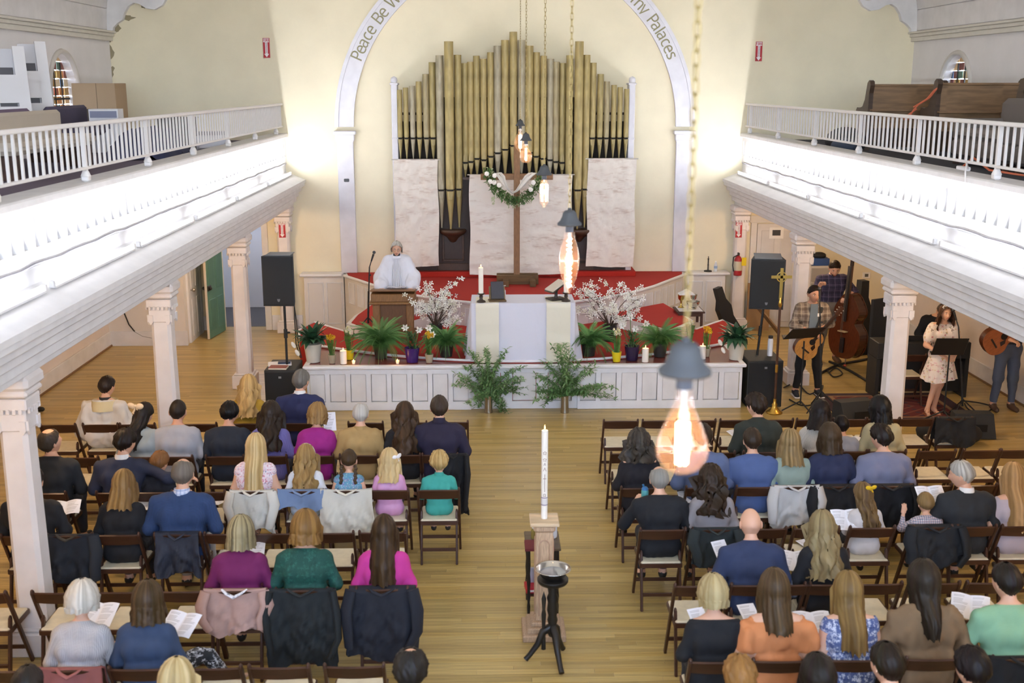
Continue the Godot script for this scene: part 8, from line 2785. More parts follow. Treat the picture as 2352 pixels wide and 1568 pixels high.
func band() -> void:
	var loc := func(P: Vector3, pos: Vector3, sc: float) -> Vector3: return Vector3(-(P.x - pos.x), P.y - pos.y, -(P.z - pos.z)) / sc
	# ---- guitarist in the flannel shirt
	var zg := -16.6
	var p := Vector3(W(1853, 900, zg).x, 0.0, zg)
	var sc := clampf(W(1847, 650, zg).y / 1.77, 0.94, 1.08)
	var B := trunk(1.08)
	B.append_array(legs(0.09))
	B.append_array(arm(1, Vector3(0.20, 1.39, 0.0), Vector3(0.29, 1.13, -0.04), Vector3(0.05, 1.07, -0.27)))
	B.append_array(arm(-1, Vector3(-0.20, 1.39, 0.0), Vector3(-0.30, 1.15, -0.06), Vector3(-0.06, 1.12, -0.27)))
	var hx := head_at(Vector3(0, 1.51, -0.02), 0.12, 0.12)
	var flan := plaid("flannel", "8f8070", "4a3a30", "c4b49a", 5.0)
	var pants := mat("17181c", 0.85, 0, "cloth")
	var t := figure("man in a brown flannel shirt playing an acoustic guitar beside the column", p, PI, sc, "guitarist", B, {"neck": 1.47, "nz": -0.02, "sleeve": 1.55}, {"skin": skin_mat("warm"), "top": flan, "bottom": pants, "shoes": mat("1f2430", 0.7)}, hx, "short", "1d1511", {"front": 52.0}, ["hold", "hold"])
	face(t, hx, "1d1511")
	var us := MB.new()
	us.prism(PackedVector2Array([Vector2(-0.055, 1.47), Vector2(0.055, 1.47), Vector2(0.07, 1.0), Vector2(-0.07, 1.0)]), 0.0, 0.012, Transform3D(Basis(Vector3.UP, PI) * Basis(Vector3.RIGHT, 0.0), Vector3(0, 0, -0.118)))
	part(t, "undershirt", us, mat("6d7a82", 0.85, 0, "cloth"))
	part(t, "name_tag", slab(Vector3(-0.1, 1.28, -0.139), Vector3(-0.05, 1.33, -0.134)), mat("f0f0f0", 0.7))
	var sp := MB.new()
	sp.tube([Vector3(-0.12, 1.46, 0.03), Vector3(-0.13, 1.40, -0.09), Vector3(-0.08, 1.2, -0.14), Vector3(-0.02, 1.05, -0.16)], 0.018, 6, true, 0.3)
	part(t, "guitar_strap", sp, m_black)
	for s in [-1, 1]: part(t, "shoe_sole", slab(Vector3(s * 0.185 - 0.05, 0.002, -0.19), Vector3(s * 0.185 + 0.05, 0.025, 0.08), 0.01), mat("e0dedc", 0.6))
	guitar("acoustic guitar with a pale top held by the man in flannel", W(1860, 792, zg + 0.3), Basis(Vector3(0, 0, 1), -0.68) * Basis(Vector3.UP, 0.1), "c08a4a", 0.95 * sc)
	music_stand("black music stand in front of the flannel-shirted guitarist", Vector3(W(1838, 930, -15.75).x, 0, -15.75), W(1838, 765, -15.75).y, PI + 0.25, 0.55, -0.9)
	mic_stand("black microphone stand in front of the flannel-shirted guitarist", Vector3(W(1884, 935, -15.8).x, 0, -15.8), W(1884, 690, -15.8) + Vector3(0, 0.12, 0), Vector3(0, 0.95, -0.25).normalized())
	# ---- bassist
	var zb := -18.75
	p = Vector3(W(1900, 820, zb).x, 0, zb)
	sc = clampf(W(1915, 590, zb).y / 1.76, 0.98, 1.1)
	var hl: Vector3 = loc.call(W(1884, 655, zb + 0.3), p, sc)
	var hr: Vector3 = loc.call(W(1945, 682, zb + 0.25), p, sc)
	B = trunk(1.15)
	B.append_array(legs(0.06))
	B.append_array(arm(1, Vector3(0.21, 1.40, 0.0), Vector3(0.31, 1.14, -0.06), hl))
	B.append_array(arm(-1, Vector3(-0.21, 1.40, 0.0), Vector3(-0.36, 1.2, -0.08), hr))
	hx = head_at(Vector3(0, 1.51, -0.05), -0.15, 0.5)
	t = figure("bearded man in a navy plaid shirt playing the double bass", p, PI, sc, "bassist", B, {"neck": 1.48, "nz": -0.02, "sleeve": 1.35}, {"skin": skin_mat("fair"), "top": plaid("navy_plaid", "3a3450", "1d2038", "8a7f98", 5.0), "bottom": mat("7a746c", 0.85, 0, "cloth"), "shoes": mat("6a4a30", 0.6)}, hx, "short", "2a1d15", {"front": 56.0}, ["hold", "hold"])
	face(t, hx, "2a1d15", "a8605a", "3a281c")
	double_bass(Vector3(W(1940, 845, zb + 0.35).x, 0, zb + 0.35), -1.0)
	# ---- singer in the floral dress
	var zs := -15.6
	p = Vector3(W(2150, 940, zs).x, 0, zs)
	sc = clampf(W(2175, 697, zs).y / 1.74, 0.92, 1.0)
	B = [[Vector3(-0.07, 0.95, 0), Vector3(0.07, 0.95, 0), 0.105, 0.105, 9], [Vector3(-0.06, 1.1, 0), Vector3(0.06, 1.1, 0), 0.088, 0.088, 0], [Vector3(-0.075, 1.26, -0.005), Vector3(0.075, 1.26, -0.005), 0.1, 0.1, 0], [Vector3(-0.12, 1.385, 0.01), Vector3(0.12, 1.385, 0.01), 0.06, 0.06, 0], [Vector3(0, 1.42, 0.0), Vector3(0, 1.54, -0.01), 0.048, 0.044, 1],
		[Vector3(-0.06, 0.95, 0), Vector3(-0.07, 0.75, 0), 0.1, 0.09, 9], [Vector3(0.06, 0.95, 0), Vector3(0.07, 0.75, 0), 0.1, 0.09, 9]]
	for s in [-1, 1]:
		B.append_array(arm(s, Vector3(s * 0.165, 1.37, 0.0), Vector3(s * 0.25, 1.1, -0.02), Vector3(s * 0.1, 1.0, -0.24), 0.82))
		B.append([Vector3(s * 0.17, 1.37, 0.0), Vector3(s * 0.215, 1.22, -0.01), 0.062, 0.075, 0])
	B.append([Vector3(0.08, 0.7, 0), Vector3(0.06, 0.48, -0.02), 0.07, 0.055, 7]); B.append([Vector3(0.06, 0.48, -0.02), Vector3(0.16, 0.09, -0.05), 0.05, 0.034, 7])
	B.append([Vector3(-0.07, 0.7, 0), Vector3(-0.02, 0.48, -0.01), 0.07, 0.055, 7]); B.append([Vector3(-0.02, 0.48, -0.01), Vector3(0.02, 0.09, 0.04), 0.05, 0.034, 7])
	B.append([Vector3(0.16, 0.05, -0.04), Vector3(0.19, 0.03, -0.2), 0.035, 0.028, 7]); B.append([Vector3(0.02, 0.05, 0.05), Vector3(0.0, 0.03, -0.12), 0.035, 0.028, 7])
	hx = head_at(Vector3(0, 1.5, -0.01), 0.05, 0.05, 0.0, 1.0)
	t = figure("young woman with long brown hair in a white floral dress singing at a stand", p, PI, sc, "singer", B, {"neck": 1.435, "nz": -0.03, "sleeve": 0.55, "hem": 0.05}, {"skin": skin_mat("fair"), "top": flowers("garden_floral", "e4dad0", ["c9a040", "b8606a", "5f6a48", "d89aa8", "6a5a4a"], 22, 9.0, 3.2), "bottom": flowers("garden_floral", "e4dad0", [], 0, 1.0, 3.2), "shoes": skin_mat("fair")}, hx, "longwavy", "3a2619", {"len": 0.34, "front": 46.0, "open": 48.0, "streak": "54382a", "push": 0.03})
	var sk := MB.new()
	var srows := []
	for j in 13:
		var v := j / 12.0
		var row := PackedVector3Array()
		for i in 64:
			var a := TAU * i / 64
			var r := lerpf(0.115, 0.235, pow(v, 0.8)) + 0.014 * v * v * sin(a * 11.0) + 0.008 * v * sin(a * 5.0 + 1.0)
			row.append(Vector3(cos(a) * r * 1.12, lerpf(1.04, 0.56, v) + 0.03 * v * sin(a * 2.0), sin(a) * r))
		srows.append(row)
	sk.grid(srows, true)
	part(t, "skirt", sk, flowers("garden_floral", "e4dad0", [], 0, 1.0, 3.2))
	face(t, hx, "3a2619", "b06058")
	for s in [0, 1]:
		var sm := MB.new()
		var o := Vector3(0.18, 0, -0.12) if s == 0 else Vector3(0.005, 0, -0.04)
		sm.box(o + Vector3(0, 0.008, 0), Vector3(0.08, 0.016, 0.24), Basis(), 0.006)
		sm.tube([o + Vector3(-0.045, 0.02, -0.03), o + Vector3(0, 0.07, -0.03), o + Vector3(0.045, 0.02, -0.03)], 0.005, 5)
		sm.tube([o + Vector3(-0.045, 0.02, 0.05), o + Vector3(0, 0.1, 0.04), o + Vector3(0.045, 0.02, 0.05)], 0.005, 5)
		part(t, "sandal", sm, mat("8a4a2c", 0.6))
	var fl := MB.new()
	for k in 5: fl.ball(Vector3(0.05 + cos(k * 1.26) * 0.022, 0.105 + sin(k * 1.26) * 0.02, -0.05), Vector3(0.016, 0.014, 0.012), 7, 5)
	part(t, "hair_flower", fl, mat("e4e4ea", 0.6), hx)
	music_stand("black music stand in front of the woman in the floral dress", Vector3(W(2168, 950, -15.2).x, 0, -15.2), W(2168, 796, -15.2).y, PI - 0.05, 0.46, -0.55)
	mic_stand("black microphone stand beside the woman in the floral dress", Vector3(W(2208, 960, -15.3).x, 0, -15.3), W(2203, 735, -15.3) + Vector3(0, 0.1, 0), Vector3(-0.25, 0.9, -0.3).normalized())
	# ---- keyboard player
	var zk := -17.3
	p = Vector3(W(2143, 800, zk).x, 0, zk)
	var y0 := W(2143, 685, zk).y
	B = seated_bones(1.1, false, 0.25, "lap", "lap")
	var parts := clothed("pianist", B, {"neck": 0.63, "nz": -0.1})
	t = thing("person", "bearded man in a dark suit jacket bent over the black keyboard", "person", Vector3(p.x, maxf(y0 - 0.88, 0.46), zk), PI)
	hx = head_at(Vector3(0, 0.66, -0.17), 0.0, 0.75)
	body_node(t, parts, {"skin": skin_mat("fair"), "top": mat("17181d", 0.8, 0, "cloth"), "bottom": mat("17181d", 0.8), "shoes": m_black}, hx, [wrist_hand(B[7][0], B[7][1], "relaxed", -1), wrist_hand(B[12][0], B[12][1], "relaxed", 1)])
	place(t, "hair", hair({"bald": 34.0, "thick": 0.01, "back": 124.0}, "3f3027", 777), hair_material(), hx)
	face(t, hx, "3f3027", "a8605a", "4a382c")
	part(t, "shirt_front", slab(Vector3(-0.05, 0.42, -0.25), Vector3(0.05, 0.6, -0.22), 0.01), mat("b9bcc4", 0.8, 0, "cloth"))
	var st := thing("piano_stool", "black piano stool under the man in the dark suit jacket", "stool", Vector3(p.x, 0, zk))
	part(st, "seat", slab(Vector3(-0.28, maxf(y0 - 0.88, 0.46) - 0.08, -0.18), Vector3(0.28, maxf(y0 - 0.88, 0.46) - 0.01, 0.2), 0.02), m_black)
	for a in [-1, 1]:
		for b in [-1, 1]: part(st, "leg", slab(Vector3(a * 0.22, 0.002, b * 0.14), Vector3(a * 0.26, maxf(y0 - 0.88, 0.46) - 0.08, b * 0.18)), m_black)
	var kp := thing("digital_piano", "black upright digital piano behind the woman in the floral dress", "piano", Vector3(6.15, 0, -16.62))
	part(kp, "case", slab(Vector3(-0.72, 0.62, -0.22), Vector3(0.72, 0.88, 0.2), 0.01), m_black)
	part(kp, "front_panel", slab(Vector3(-0.7, 0.06, -0.02), Vector3(0.7, 0.62, 0.02)), mat("151517", 0.6))
	for s in [-1, 1]: part(kp, "leg", slab(Vector3(s * 0.72, 0, -0.22), Vector3(s * 0.66, 0.62, 0.18)), m_black)
	part(kp, "keys", slab(Vector3(-0.62, 0.74, -0.32), Vector3(0.62, 0.77, -0.2), 0.004), mat("e8e6e0", 0.3))
	part(kp, "music_rest", slab(Vector3(-0.5, 0.88, 0.04), Vector3(0.5, 0.96, 0.06), 0.004), mat("17171a", 0.4))
	var pap := thing("sheet_music", "loose white music sheets lying on the black piano", "paper", Vector3(6.72, 0.883, -16.62), 0.2)
	part(pap, "sheet", slab(Vector3(-0.14, 0, -0.1), Vector3(0.14, 0.004, 0.12)), paper())
	var pn := thing("acoustic_screen", "tall black acoustic panel standing behind the column near the piano", "panel", Vector3(W(2020, 760, -17.6).x, 0, -17.6), 0.5)
	part(pn, "board", slab(Vector3(-0.22, 0.4, -0.03), Vector3(0.22, 1.35, 0.03), 0.01), mat("26282b", 0.8))
	for s in [-1, 1]: part(pn, "leg", slab(Vector3(s * 0.2, 0.0, -0.03), Vector3(s * 0.16, 0.4, 0.03)), m_black)
	# ---- second guitarist by the side wall
	var z2 := -15.75
	p = Vector3(7.12, 0, z2)
	B = trunk(1.1)
	B.append_array(legs(0.05))
	B.append_array(arm(1, Vector3(0.2, 1.4, 0.0), Vector3(0.32, 1.2, -0.05), Vector3(0.12, 1.14, -0.3)))
	B.append_array(arm(-1, Vector3(-0.2, 1.4, 0.0), Vector3(-0.3, 1.2, -0.06), Vector3(-0.28, 1.25, -0.32)))
	hx = head_at(Vector3(0, 1.51, -0.02), 0.3, 0.2)
	t = figure("man in a navy jacket and jeans with an orange guitar by the side wall", p, PI, 1.0, "guitarist2", B, {"neck": 1.48, "nz": -0.02, "sleeve": 1.8}, {"skin": skin_mat("fair"), "top": mat("232833", 0.85, 0, "cloth"), "bottom": mat("4a5468", 0.85, 0, "cloth"), "shoes": mat("4a3426", 0.6)}, hx, "short", "2a1d15", {}, ["hold", "hold"])
	face(t, hx, "2a1d15")
	guitar("orange-brown acoustic guitar held by the man by the side wall", W(2298, 778, z2 + 0.3), Basis(Vector3(0, 0, 1), -0.95) * Basis(Vector3.UP, 0.15), "a85c2c", 1.05)
	# ---- processional cross
	var bp := G(1778, 948)
	var cx := thing("processional_cross", "brass processional cross on a wooden pole with a brass foot", "cross", bp)
	var brass := mat("c9a04a", 0.28, 0.9)
	var hc := W(1797, 636, bp.z).y
	var fo := MB.new()
	fo.lathe([Vector2(0, 0.001), Vector2(0.12, 0.001), Vector2(0.12, 0.02), Vector2(0.1, 0.03), Vector2(0.06, 0.06), Vector2(0.035, 0.11), Vector2(0.045, 0.13), Vector2(0.025, 0.16), Vector2(0.022, 0.22)], 24)
	part(cx, "foot", fo, brass)
	var pm := MB.new()
	pm.tube([Vector3(0, 0.2, 0), Vector3(0, hc - 0.42, 0)], 0.018, 10)
	part(cx, "pole", pm, mat("4f2f1c", 0.45, 0, "woodv"))
	var fr := MB.new()
	fr.lathe([Vector2(0.019, 0.62), Vector2(0.022, 0.64), Vector2(0.022, 0.72), Vector2(0.019, 0.74)], 12)
	fr.lathe([Vector2(0.018, hc - 0.44), Vector2(0.03, hc - 0.4), Vector2(0.02, hc - 0.36), Vector2(0.012, hc - 0.3)], 14)
	part(cx, "ferrule", fr, brass)
	var cm := MB.new()
	cm.box(Vector3(0, hc - 0.1, 0), Vector3(0.045, 0.46, 0.014), Basis(), 0.003)
	cm.box(Vector3(0, hc, 0), Vector3(0.3, 0.045, 0.014), Basis(), 0.003)
	var ring := []
	for i in 25: ring.append(Vector3(cos(TAU * i / 24) * 0.07, hc + sin(TAU * i / 24) * 0.07, 0))
	cm.tube(ring, 0.008, 6, false)
	part(cx, "cross", cm, mat("b9a860", 0.35, 0.8))
	# ---- rug, wedges, cases, cables
	var rt := painted("rug", 128, 128, func(x, y):
		var c := Color.html("5a1f1f")
		var dx := absf(x - 64.0); var dy := absf(y - 64.0)
		if maxf(dx, dy) > 52: c = Color.html("33202a")
		elif maxf(dx, dy) > 48: c = Color.html("8a6a4a")
		elif int(dx + dy) % 18 < 3: c = Color.html("7a4a38")
		elif (int(dx) % 14 < 4) and (int(dy) % 14 < 4): c = Color.html("2a2838")
		return c)
	var rm := StandardMaterial3D.new()
	rm.albedo_texture = rt; rm.roughness = 0.95
	var rg := thing("patterned_rug", "dark red patterned rug under the singer and column", "rug")
	var ra := G(1868, 905); var rc := G(2250, 965)
	var rb := MB.new()
	rb.box(Vector3((ra.x + rc.x) * 0.5, 0.006, (ra.z + rc.z) * 0.5), Vector3(rc.x - ra.x, 0.012, rc.z - ra.z))
	part(rg, "pile", rb, rm)
	for q in [[4.72, -15.2, 0.25, "beside the guitarist's music stand"], [6.15, -14.55, -0.1, "behind the black bag"]]:
		var mo := thing("floor_monitor", "black wedge floor monitor " + q[3], "monitor speaker", Vector3(q[0], 0.013, q[1]), q[2])
		var mb := MB.new()
		mb.prism(PackedVector2Array([Vector2(-0.2, 0), Vector2(0.2, 0), Vector2(0.17, 0.3), Vector2(-0.02, 0.3)]), -0.26, 0.26, Transform3D(Basis(Vector3.UP, PI / 2), Vector3.ZERO))
		part(mo, "cabinet", mb, mat("232628", 0.7))
		part(mo, "handle_recess", slab(Vector3(-0.13, 0.1, 0.185), Vector3(0.13, 0.2, 0.195)), mat("0e0f10", 0.8))
	var bg := thing("black_bag", "slumped black gig bag on the floor behind the front chairs", "bag", Vector3(5.62, 0.0, -14.25))
	var bm := MB.new()
	bm.ball(Vector3(0, 0.16, 0), Vector3(0.38, 0.2, 0.24), 18, 10)
	bm.ball(Vector3(0.2, 0.14, 0.05), Vector3(0.3, 0.16, 0.2), 16, 9)
	part(bg, "bag", bm, mat("1b1c1e", 0.8, 0, "cloth"))
	var hcase := thing("instrument_case", "tall black hard case with brass clasps against the wall", "case", Vector3(W(1972, 790, -19.3).x, 0, -19.3), 0.2)
	var cpl := PackedVector2Array([Vector2(-0.2, 0.0), Vector2(0.2, 0.0), Vector2(0.22, 0.3), Vector2(0.14, 0.6), Vector2(0.16, 0.85), Vector2(0.08, 1.05), Vector2(0.07, 1.35), Vector2(-0.07, 1.35), Vector2(-0.08, 1.05), Vector2(-0.16, 0.85), Vector2(-0.14, 0.6), Vector2(-0.22, 0.3)])
	var cb := MB.new()
	cb.prism(cpl, -0.09, 0.09)
	part(hcase, "shell", cb, mat("1a1b1d", 0.5))
	for k in 3: part(hcase, "clasp", slab(Vector3(0.07 + [0.12, 0.07, -0.01][k], [0.3, 0.8, 1.2][k], -0.03), Vector3(0.1 + [0.12, 0.07, -0.01][k], [0.3, 0.8, 1.2][k] + 0.06, 0.03)), mat("c9b890", 0.3, 0.8))
	var gc := thing("guitar_case", "black guitar case leaning on the white half wall", "case", Vector3(W(1685, 760, -20.3).x, 0.02, -20.3))
	gc.basis = Basis(Vector3(0, 0, 1), 0.32) * Basis(Vector3.UP, 0.4)
	var gb := MB.new()
	gb.prism(cpl, -0.07, 0.07, Transform3D(Basis.from_scale(Vector3(0.9, 0.8, 1)), Vector3.ZERO))
	part(gc, "shell", gb, mat("1d1e20", 0.6))
	var bd := thing("leaning_board", "long brown board leaning beside the closed door", "board", Vector3.ZERO)
	var b1 := G(1790, 775); var t1 := W(1690, 685, -21.2)
	var bb := MB.new()
	bb.bar(Vector3(b1.x, 0.08, b1.z), Vector3(t1.x + 0.3, t1.y, -21.2), 0.03, 0.18, Vector3(0, 0.4, 1), 0.004)
	part(bd, "board", bb, mat("8a6a48", 0.7, 0, "wood"))
	var cbx := thing("cardboard_sheet", "brown cardboard sheet standing against the closed door", "cardboard", Vector3(4.75, 0, -21.3))
	part(cbx, "sheet", slab(Vector3(-0.2, 0.0, -0.02), Vector3(0.25, 0.95, 0.02)), mat("9a7850", 0.85))
	var th := thing("thermostat", "small white thermostat on the cream wall behind the bass", "thermostat", W(1990, 632, ZW + 0.02))
	part(th, "body", slab(Vector3(-0.075, -0.06, -0.018), Vector3(0.075, 0.06, 0.01), 0.006), mat("eceae6", 0.5))
	part(th, "display", slab(Vector3(-0.035, -0.03, 0.01), Vector3(0.035, 0.03, 0.013)), mat("5a5a52", 0.3))
	var dr := thing("drawer_unit", "clear plastic drawer unit of cables behind the bassist", "drawers", Vector3(W(1880, 640, -21.3).x, 0, -21.35))
	part(dr, "frame", slab(Vector3(-0.2, 0, -0.2), Vector3(0.2, 1.3, 0.16), 0.01), mat("c9c4bc", 0.4))
	for k in 4: part(dr, "drawer", slab(Vector3(-0.18, 0.1 + k * 0.3, 0.16), Vector3(0.18, 0.36 + k * 0.3, 0.175), 0.006), mat("a8a39c", 0.3))
	var bx := thing("blue_box", "small blue box with black gear on the drawer unit", "box", Vector3(W(1880, 640, -21.3).x, 1.302, -21.35))
	part(bx, "box", slab(Vector3(-0.17, 0, -0.12), Vector3(0.17, 0.14, 0.14), 0.005), mat("2f4f8a", 0.5))
	var gx := MB.new()
	gx.ball(Vector3(0.0, 0.18, 0), Vector3(0.14, 0.07, 0.1), 12, 7)
	part(bx, "black_gear", gx, m_black)
	var ch := chair(W(2080, 870, -16.2).x, -16.0, "dark wooden folding chair with cream seat between column and piano")
	rng.seed = 77
	for q in [[[1800, 890], [1830, 880], [1860, 905], [1890, 885], [1870, 925], [1840, 930], [1810, 915]], [[1905, 830], [1950, 850], [2000, 880], [2040, 905]], [[1880, 860], [1925, 838], [1990, 825], [2040, 812]], [[2210, 920], [2250, 925], [2280, 935], [2255, 950], [2225, 940], [2215, 925]], [[1900, 850], [1915, 865], [1935, 858], [1920, 845], [1905, 855]]]:
		var cb2 := thing("floor_cable", ["coiled black cable at the guitarist's feet", "thick taped black cable run towards the column", "black cable run from the bass to the piano", "coiled black cable near the side wall", "small coil of black cable beside the endpin"][bandcable], "cable")
		var pts := []
		for w in q: pts.append(G(w[0], w[1], 0.02))
		var sm2 := []
		for i in pts.size() - 1:
			for k in 6:
				var a: Vector3 = pts[maxi(i - 1, 0)]; var b: Vector3 = pts[i]; var c: Vector3 = pts[i + 1]; var d: Vector3 = pts[mini(i + 2, pts.size() - 1)]
				sm2.append(b.cubic_interpolate(c, a, d, k / 6.0))
		var mm := MB.new()
		mm.tube(sm2, 0.011 if bandcable == 0 or bandcable > 2 else 0.022, 6)
		part(cb2, "cord", mm, m_black)
		bandcable += 1
	# the woman in a patterned skirt, mostly hidden behind the near column
	var zw := -15.9
	p = Vector3(W(68, 945, zw).x, 0, zw)
	B = trunk(0.95, 0.9)
	B.append_array(legs(0.02))
	for s in [-1, 1]: B.append_array(arm(s, Vector3(s * 0.17, 1.38, 0.0), Vector3(s * 0.24, 1.12, 0.0), Vector3(s * 0.2, 0.9, -0.08), 0.85))
	B.append([Vector3(-0.05, 0.95, 0), Vector3(-0.08, 0.36, 0), 0.11, 0.15, 9]); B.append([Vector3(0.05, 0.95, 0), Vector3(0.08, 0.36, 0), 0.11, 0.15, 9])
	hx = head_at(Vector3(0, 1.5, -0.01))
	t = figure("woman in a black and white patterned skirt standing behind the column", p, -PI / 2, 0.95, "skirted", B, {"neck": 1.43, "hem": 0.9}, {"skin": skin_mat("fair"), "top": mat("6a5a6a", 0.85, 0, "cloth"), "bottom": flowers("bw_skirt", "d8d6da", ["2a2a30", "3a3a42", "55555e"], 90, 6.0, 6.0), "shoes": mat("1d1b1a", 0.5)}, hx, "shoulder", "3a2a20")
var bandcable := 0

# ---------------------------------------------------------------- things stored on the galleries
func pew(label: String, xa: float, xb: float, z: float, h: float) -> void:
	var y := 3.702
	var t := thing("church_pew", label, "pew", Vector3(0, y, z))
	var w := mat("8a6c4c", 0.5, 0, "wood")
	var dk := mat("4a3728", 0.45, 0, "wood")
	part(t, "back", slab(Vector3(xa, 0.35, 0.0), Vector3(xb, h, 0.035), 0.006), w)
	part(t, "back_rail", slab(Vector3(xa, h - 0.02, -0.03), Vector3(xb, h + 0.02, 0.05), 0.01), w)
	part(t, "book_ledge", slab(Vector3(xa, 0.62, 0.035), Vector3(xb, 0.65, 0.13), 0.004), w)
	part(t, "lower_back", slab(Vector3(xa, 0.05, 0.0), Vector3(xb, 0.35, 0.03)), dk)
	part(t, "seat", slab(Vector3(xa, 0.42, -0.45), Vector3(xb, 0.46, 0.0), 0.008), w)
	for x in [xa, xb]:
		var pl := PackedVector2Array([Vector2(0.06, 0), Vector2(0.06, 0.9), Vector2(0.1, h), Vector2(0.08, h + 0.06), Vector2(0.02, h + 0.08), Vector2(-0.05, h + 0.04), Vector2(-0.09, h - 0.08), Vector2(-0.13, h - 0.22), Vector2(-0.22, h - 0.33), Vector2(-0.36, h - 0.36), Vector2(-0.48, h - 0.35), Vector2(-0.53, h - 0.4), Vector2(-0.5, h - 0.47), Vector2(-0.43, h - 0.5), Vector2(-0.46, 0.3), Vector2(-0.44, 0)])
		var b := MB.new()
		b.prism(pl, -0.035, 0.035, Transform3D(Basis(Vector3(0, 0, 1), Vector3.UP, Vector3(-1, 0, 0)), Vector3(x, 0, 0)))
		part(t, "end_panel", b, dk)
func gallery_things() -> void:
	var y := 3.702
	pew("old oak pew with scrolled ends beside the flaking wall sign", W(1998, 220, -18.0).x, W(2165, 220, -18.0).x, -18.0, 1.02)
	pew("old oak pew with scrolled ends carrying an orange cord", W(2152, 220, -16.8).x, W(2345, 220, -16.8).x, -16.8, 1.04)
	pew("old oak pew with scrolled ends at the edge of the stored pews", 6.55, 7.5, -14.9, 1.04)
	for q in [[-14.2, "beside the pew with an orange cord"], [-12.4, "with a sagging cushion beside the railing cords"]]:
		var s := thing("grey_sofa", "worn grey upholstered sofa " + q[1], "sofa", Vector3(6.1, y, q[0]))
		var m := mat("6a625c", 0.9, 0, "cloth")
		part(s, "base", slab(Vector3(-0.42, 0.1, -0.8), Vector3(0.42, 0.34, 0.8), 0.04), m)
		part(s, "back", slab(Vector3(0.2, 0.3, -0.8), Vector3(0.46, 0.86, 0.8), 0.07), m)
		for k in [-1, 1]:
			part(s, "arm", slab(Vector3(-0.42, 0.3, k * 0.8), Vector3(0.4, 0.6, k * 0.64), 0.05), m)
			part(s, "cushion", slab(Vector3(-0.44, 0.34, k * 0.01), Vector3(0.22, 0.48, k * 0.63), 0.05), mat("766d66", 0.9, 0, "cloth"))
			for j in [-0.36, 0.36]: part(s, "foot", slab(Vector3(j - 0.03, 0.001, k * 0.7), Vector3(j + 0.03, 0.1, k * 0.76)), m_dark_wood)
	var oc := thing("orange_cord", "orange extension cord hanging over the scrolled pew end", "cord")
	for k in 3:
		var b := MB.new()
		var pts := []
		for q in [[2155 - 4 * k, 200 + 3 * k], [2135 - 3 * k, 225 + k], [2110 - 6 * k, 240 + 3 * k], [2100 + 3 * k, 250], [2085 - 8 * k, 275]]: pts.append(W(q[0], q[1], -16.73))
		b.tube(pts, 0.011, 6)
		part(oc, "loop", b, mat("c0603c", 0.6))
	var wc := thing("white_power_strip", "white power strip with plugs hanging over the gallery edge by the railing", "power strip", X(2212, 395, 4.5) + Vector3(0, 0.02, 0))
	part(wc, "strip", slab(Vector3(-0.03, 0, -0.12), Vector3(0.03, 0.04, 0.12), 0.008), mat("eceaea", 0.4))
	var wb := MB.new()
	wb.tube([Vector3(0, 0.02, 0.12), Vector3(-0.1, 0.1, 0.3), Vector3(-0.17, 0.0, 0.45), Vector3(-0.16, -0.25, 0.5)], 0.008, 6)
	part(wc, "white_cord", wb, mat("eceaea", 0.5))
	var ob := MB.new()
	ob.tube([Vector3(0.02, 0.04, -0.05), Vector3(0.05, 0.14, 0.1), Vector3(0.1, 0.03, 0.4), Vector3(0.2, 0.02, 1.0)], 0.011, 6)
	part(wc, "orange_cord", ob, mat("c0603c", 0.6))
	var dk := thing("black_equipment", "black equipment bag with blue cloth on the gallery of pews", "bag", Vector3(5.0, y, -17.3))
	var db := MB.new()
	db.ball(Vector3(0, 0.18, 0), Vector3(0.3, 0.22, 0.45), 16, 9)
	part(dk, "bag", db, mat("1d2026", 0.8, 0, "cloth"))
	var dc := MB.new()
	dc.ball(Vector3(-0.15, 0.12, 0.4), Vector3(0.2, 0.13, 0.25), 14, 8)
	part(dk, "blue_cloth", dc, mat("3c4656", 0.85, 0, "cloth"))
	# ---- over the bare floor: boards, boxes, printer, benches
	for q in [[60, -17.1, 1.7, "with two dark cut-outs leaning beside the stained glass"], [6, -16.2, 1.6, "leaning at the far end of the stored boxes"]]:
		var t := thing("leaning_white_board", "tall white board " + q[3], "board", Vector3(W(q[0] + 20, 260, q[1]).x, y, q[1]))
		t.basis = Basis(Vector3.UP, 0.55) * Basis(Vector3.RIGHT, -0.2)
		var h: float = q[2]
		var fr := MB.new()
		fr.box(Vector3(-0.22, h * 0.5, 0), Vector3(0.16, h, 0.04), Basis(), 0.004)
		fr.box(Vector3(0.22, h * 0.5, 0), Vector3(0.16, h, 0.04), Basis(), 0.004)
		fr.box(Vector3(0, h * 0.35, 0), Vector3(0.3, 0.36, 0.04)); fr.box(Vector3(0, h * 0.62, 0), Vector3(0.3, 0.4, 0.04)); fr.box(Vector3(0, 0.1, 0), Vector3(0.3, 0.2, 0.04))
		part(t, "frame", fr, mat("e4e2e2", 0.6))
		var bk := MB.new()
		bk.box(Vector3(0, h * 0.5, -0.03), Vector3(0.5, h * 0.96, 0.01))
		part(t, "backing", bk, mat("cfcfd3", 0.7))
		for k in [0.48, 0.78]: part(t, "dark_insert", slab(Vector3(-0.1, h * k - 0.06, -0.03), Vector3(0.12, h * k + 0.05, -0.005)), mat("55555a", 0.7))
	var bx := thing("tall_carton", "tall brown cardboard carton against the flaking wall corner", "box", Vector3(W(208, 230, -19.2).x + 0.1, y, -19.5))
	var hh := W(208, 191, -19.2).y - y
	part(bx, "carton", slab(Vector3(-0.4, 0, -0.3), Vector3(0.32, hh, 0.3), 0.005), mat("a98f70", 0.85))
	part(bx, "flap_line", slab(Vector3(0.0, 0.0, 0.3), Vector3(0.012, hh, 0.303)), mat("7d6850", 0.85))
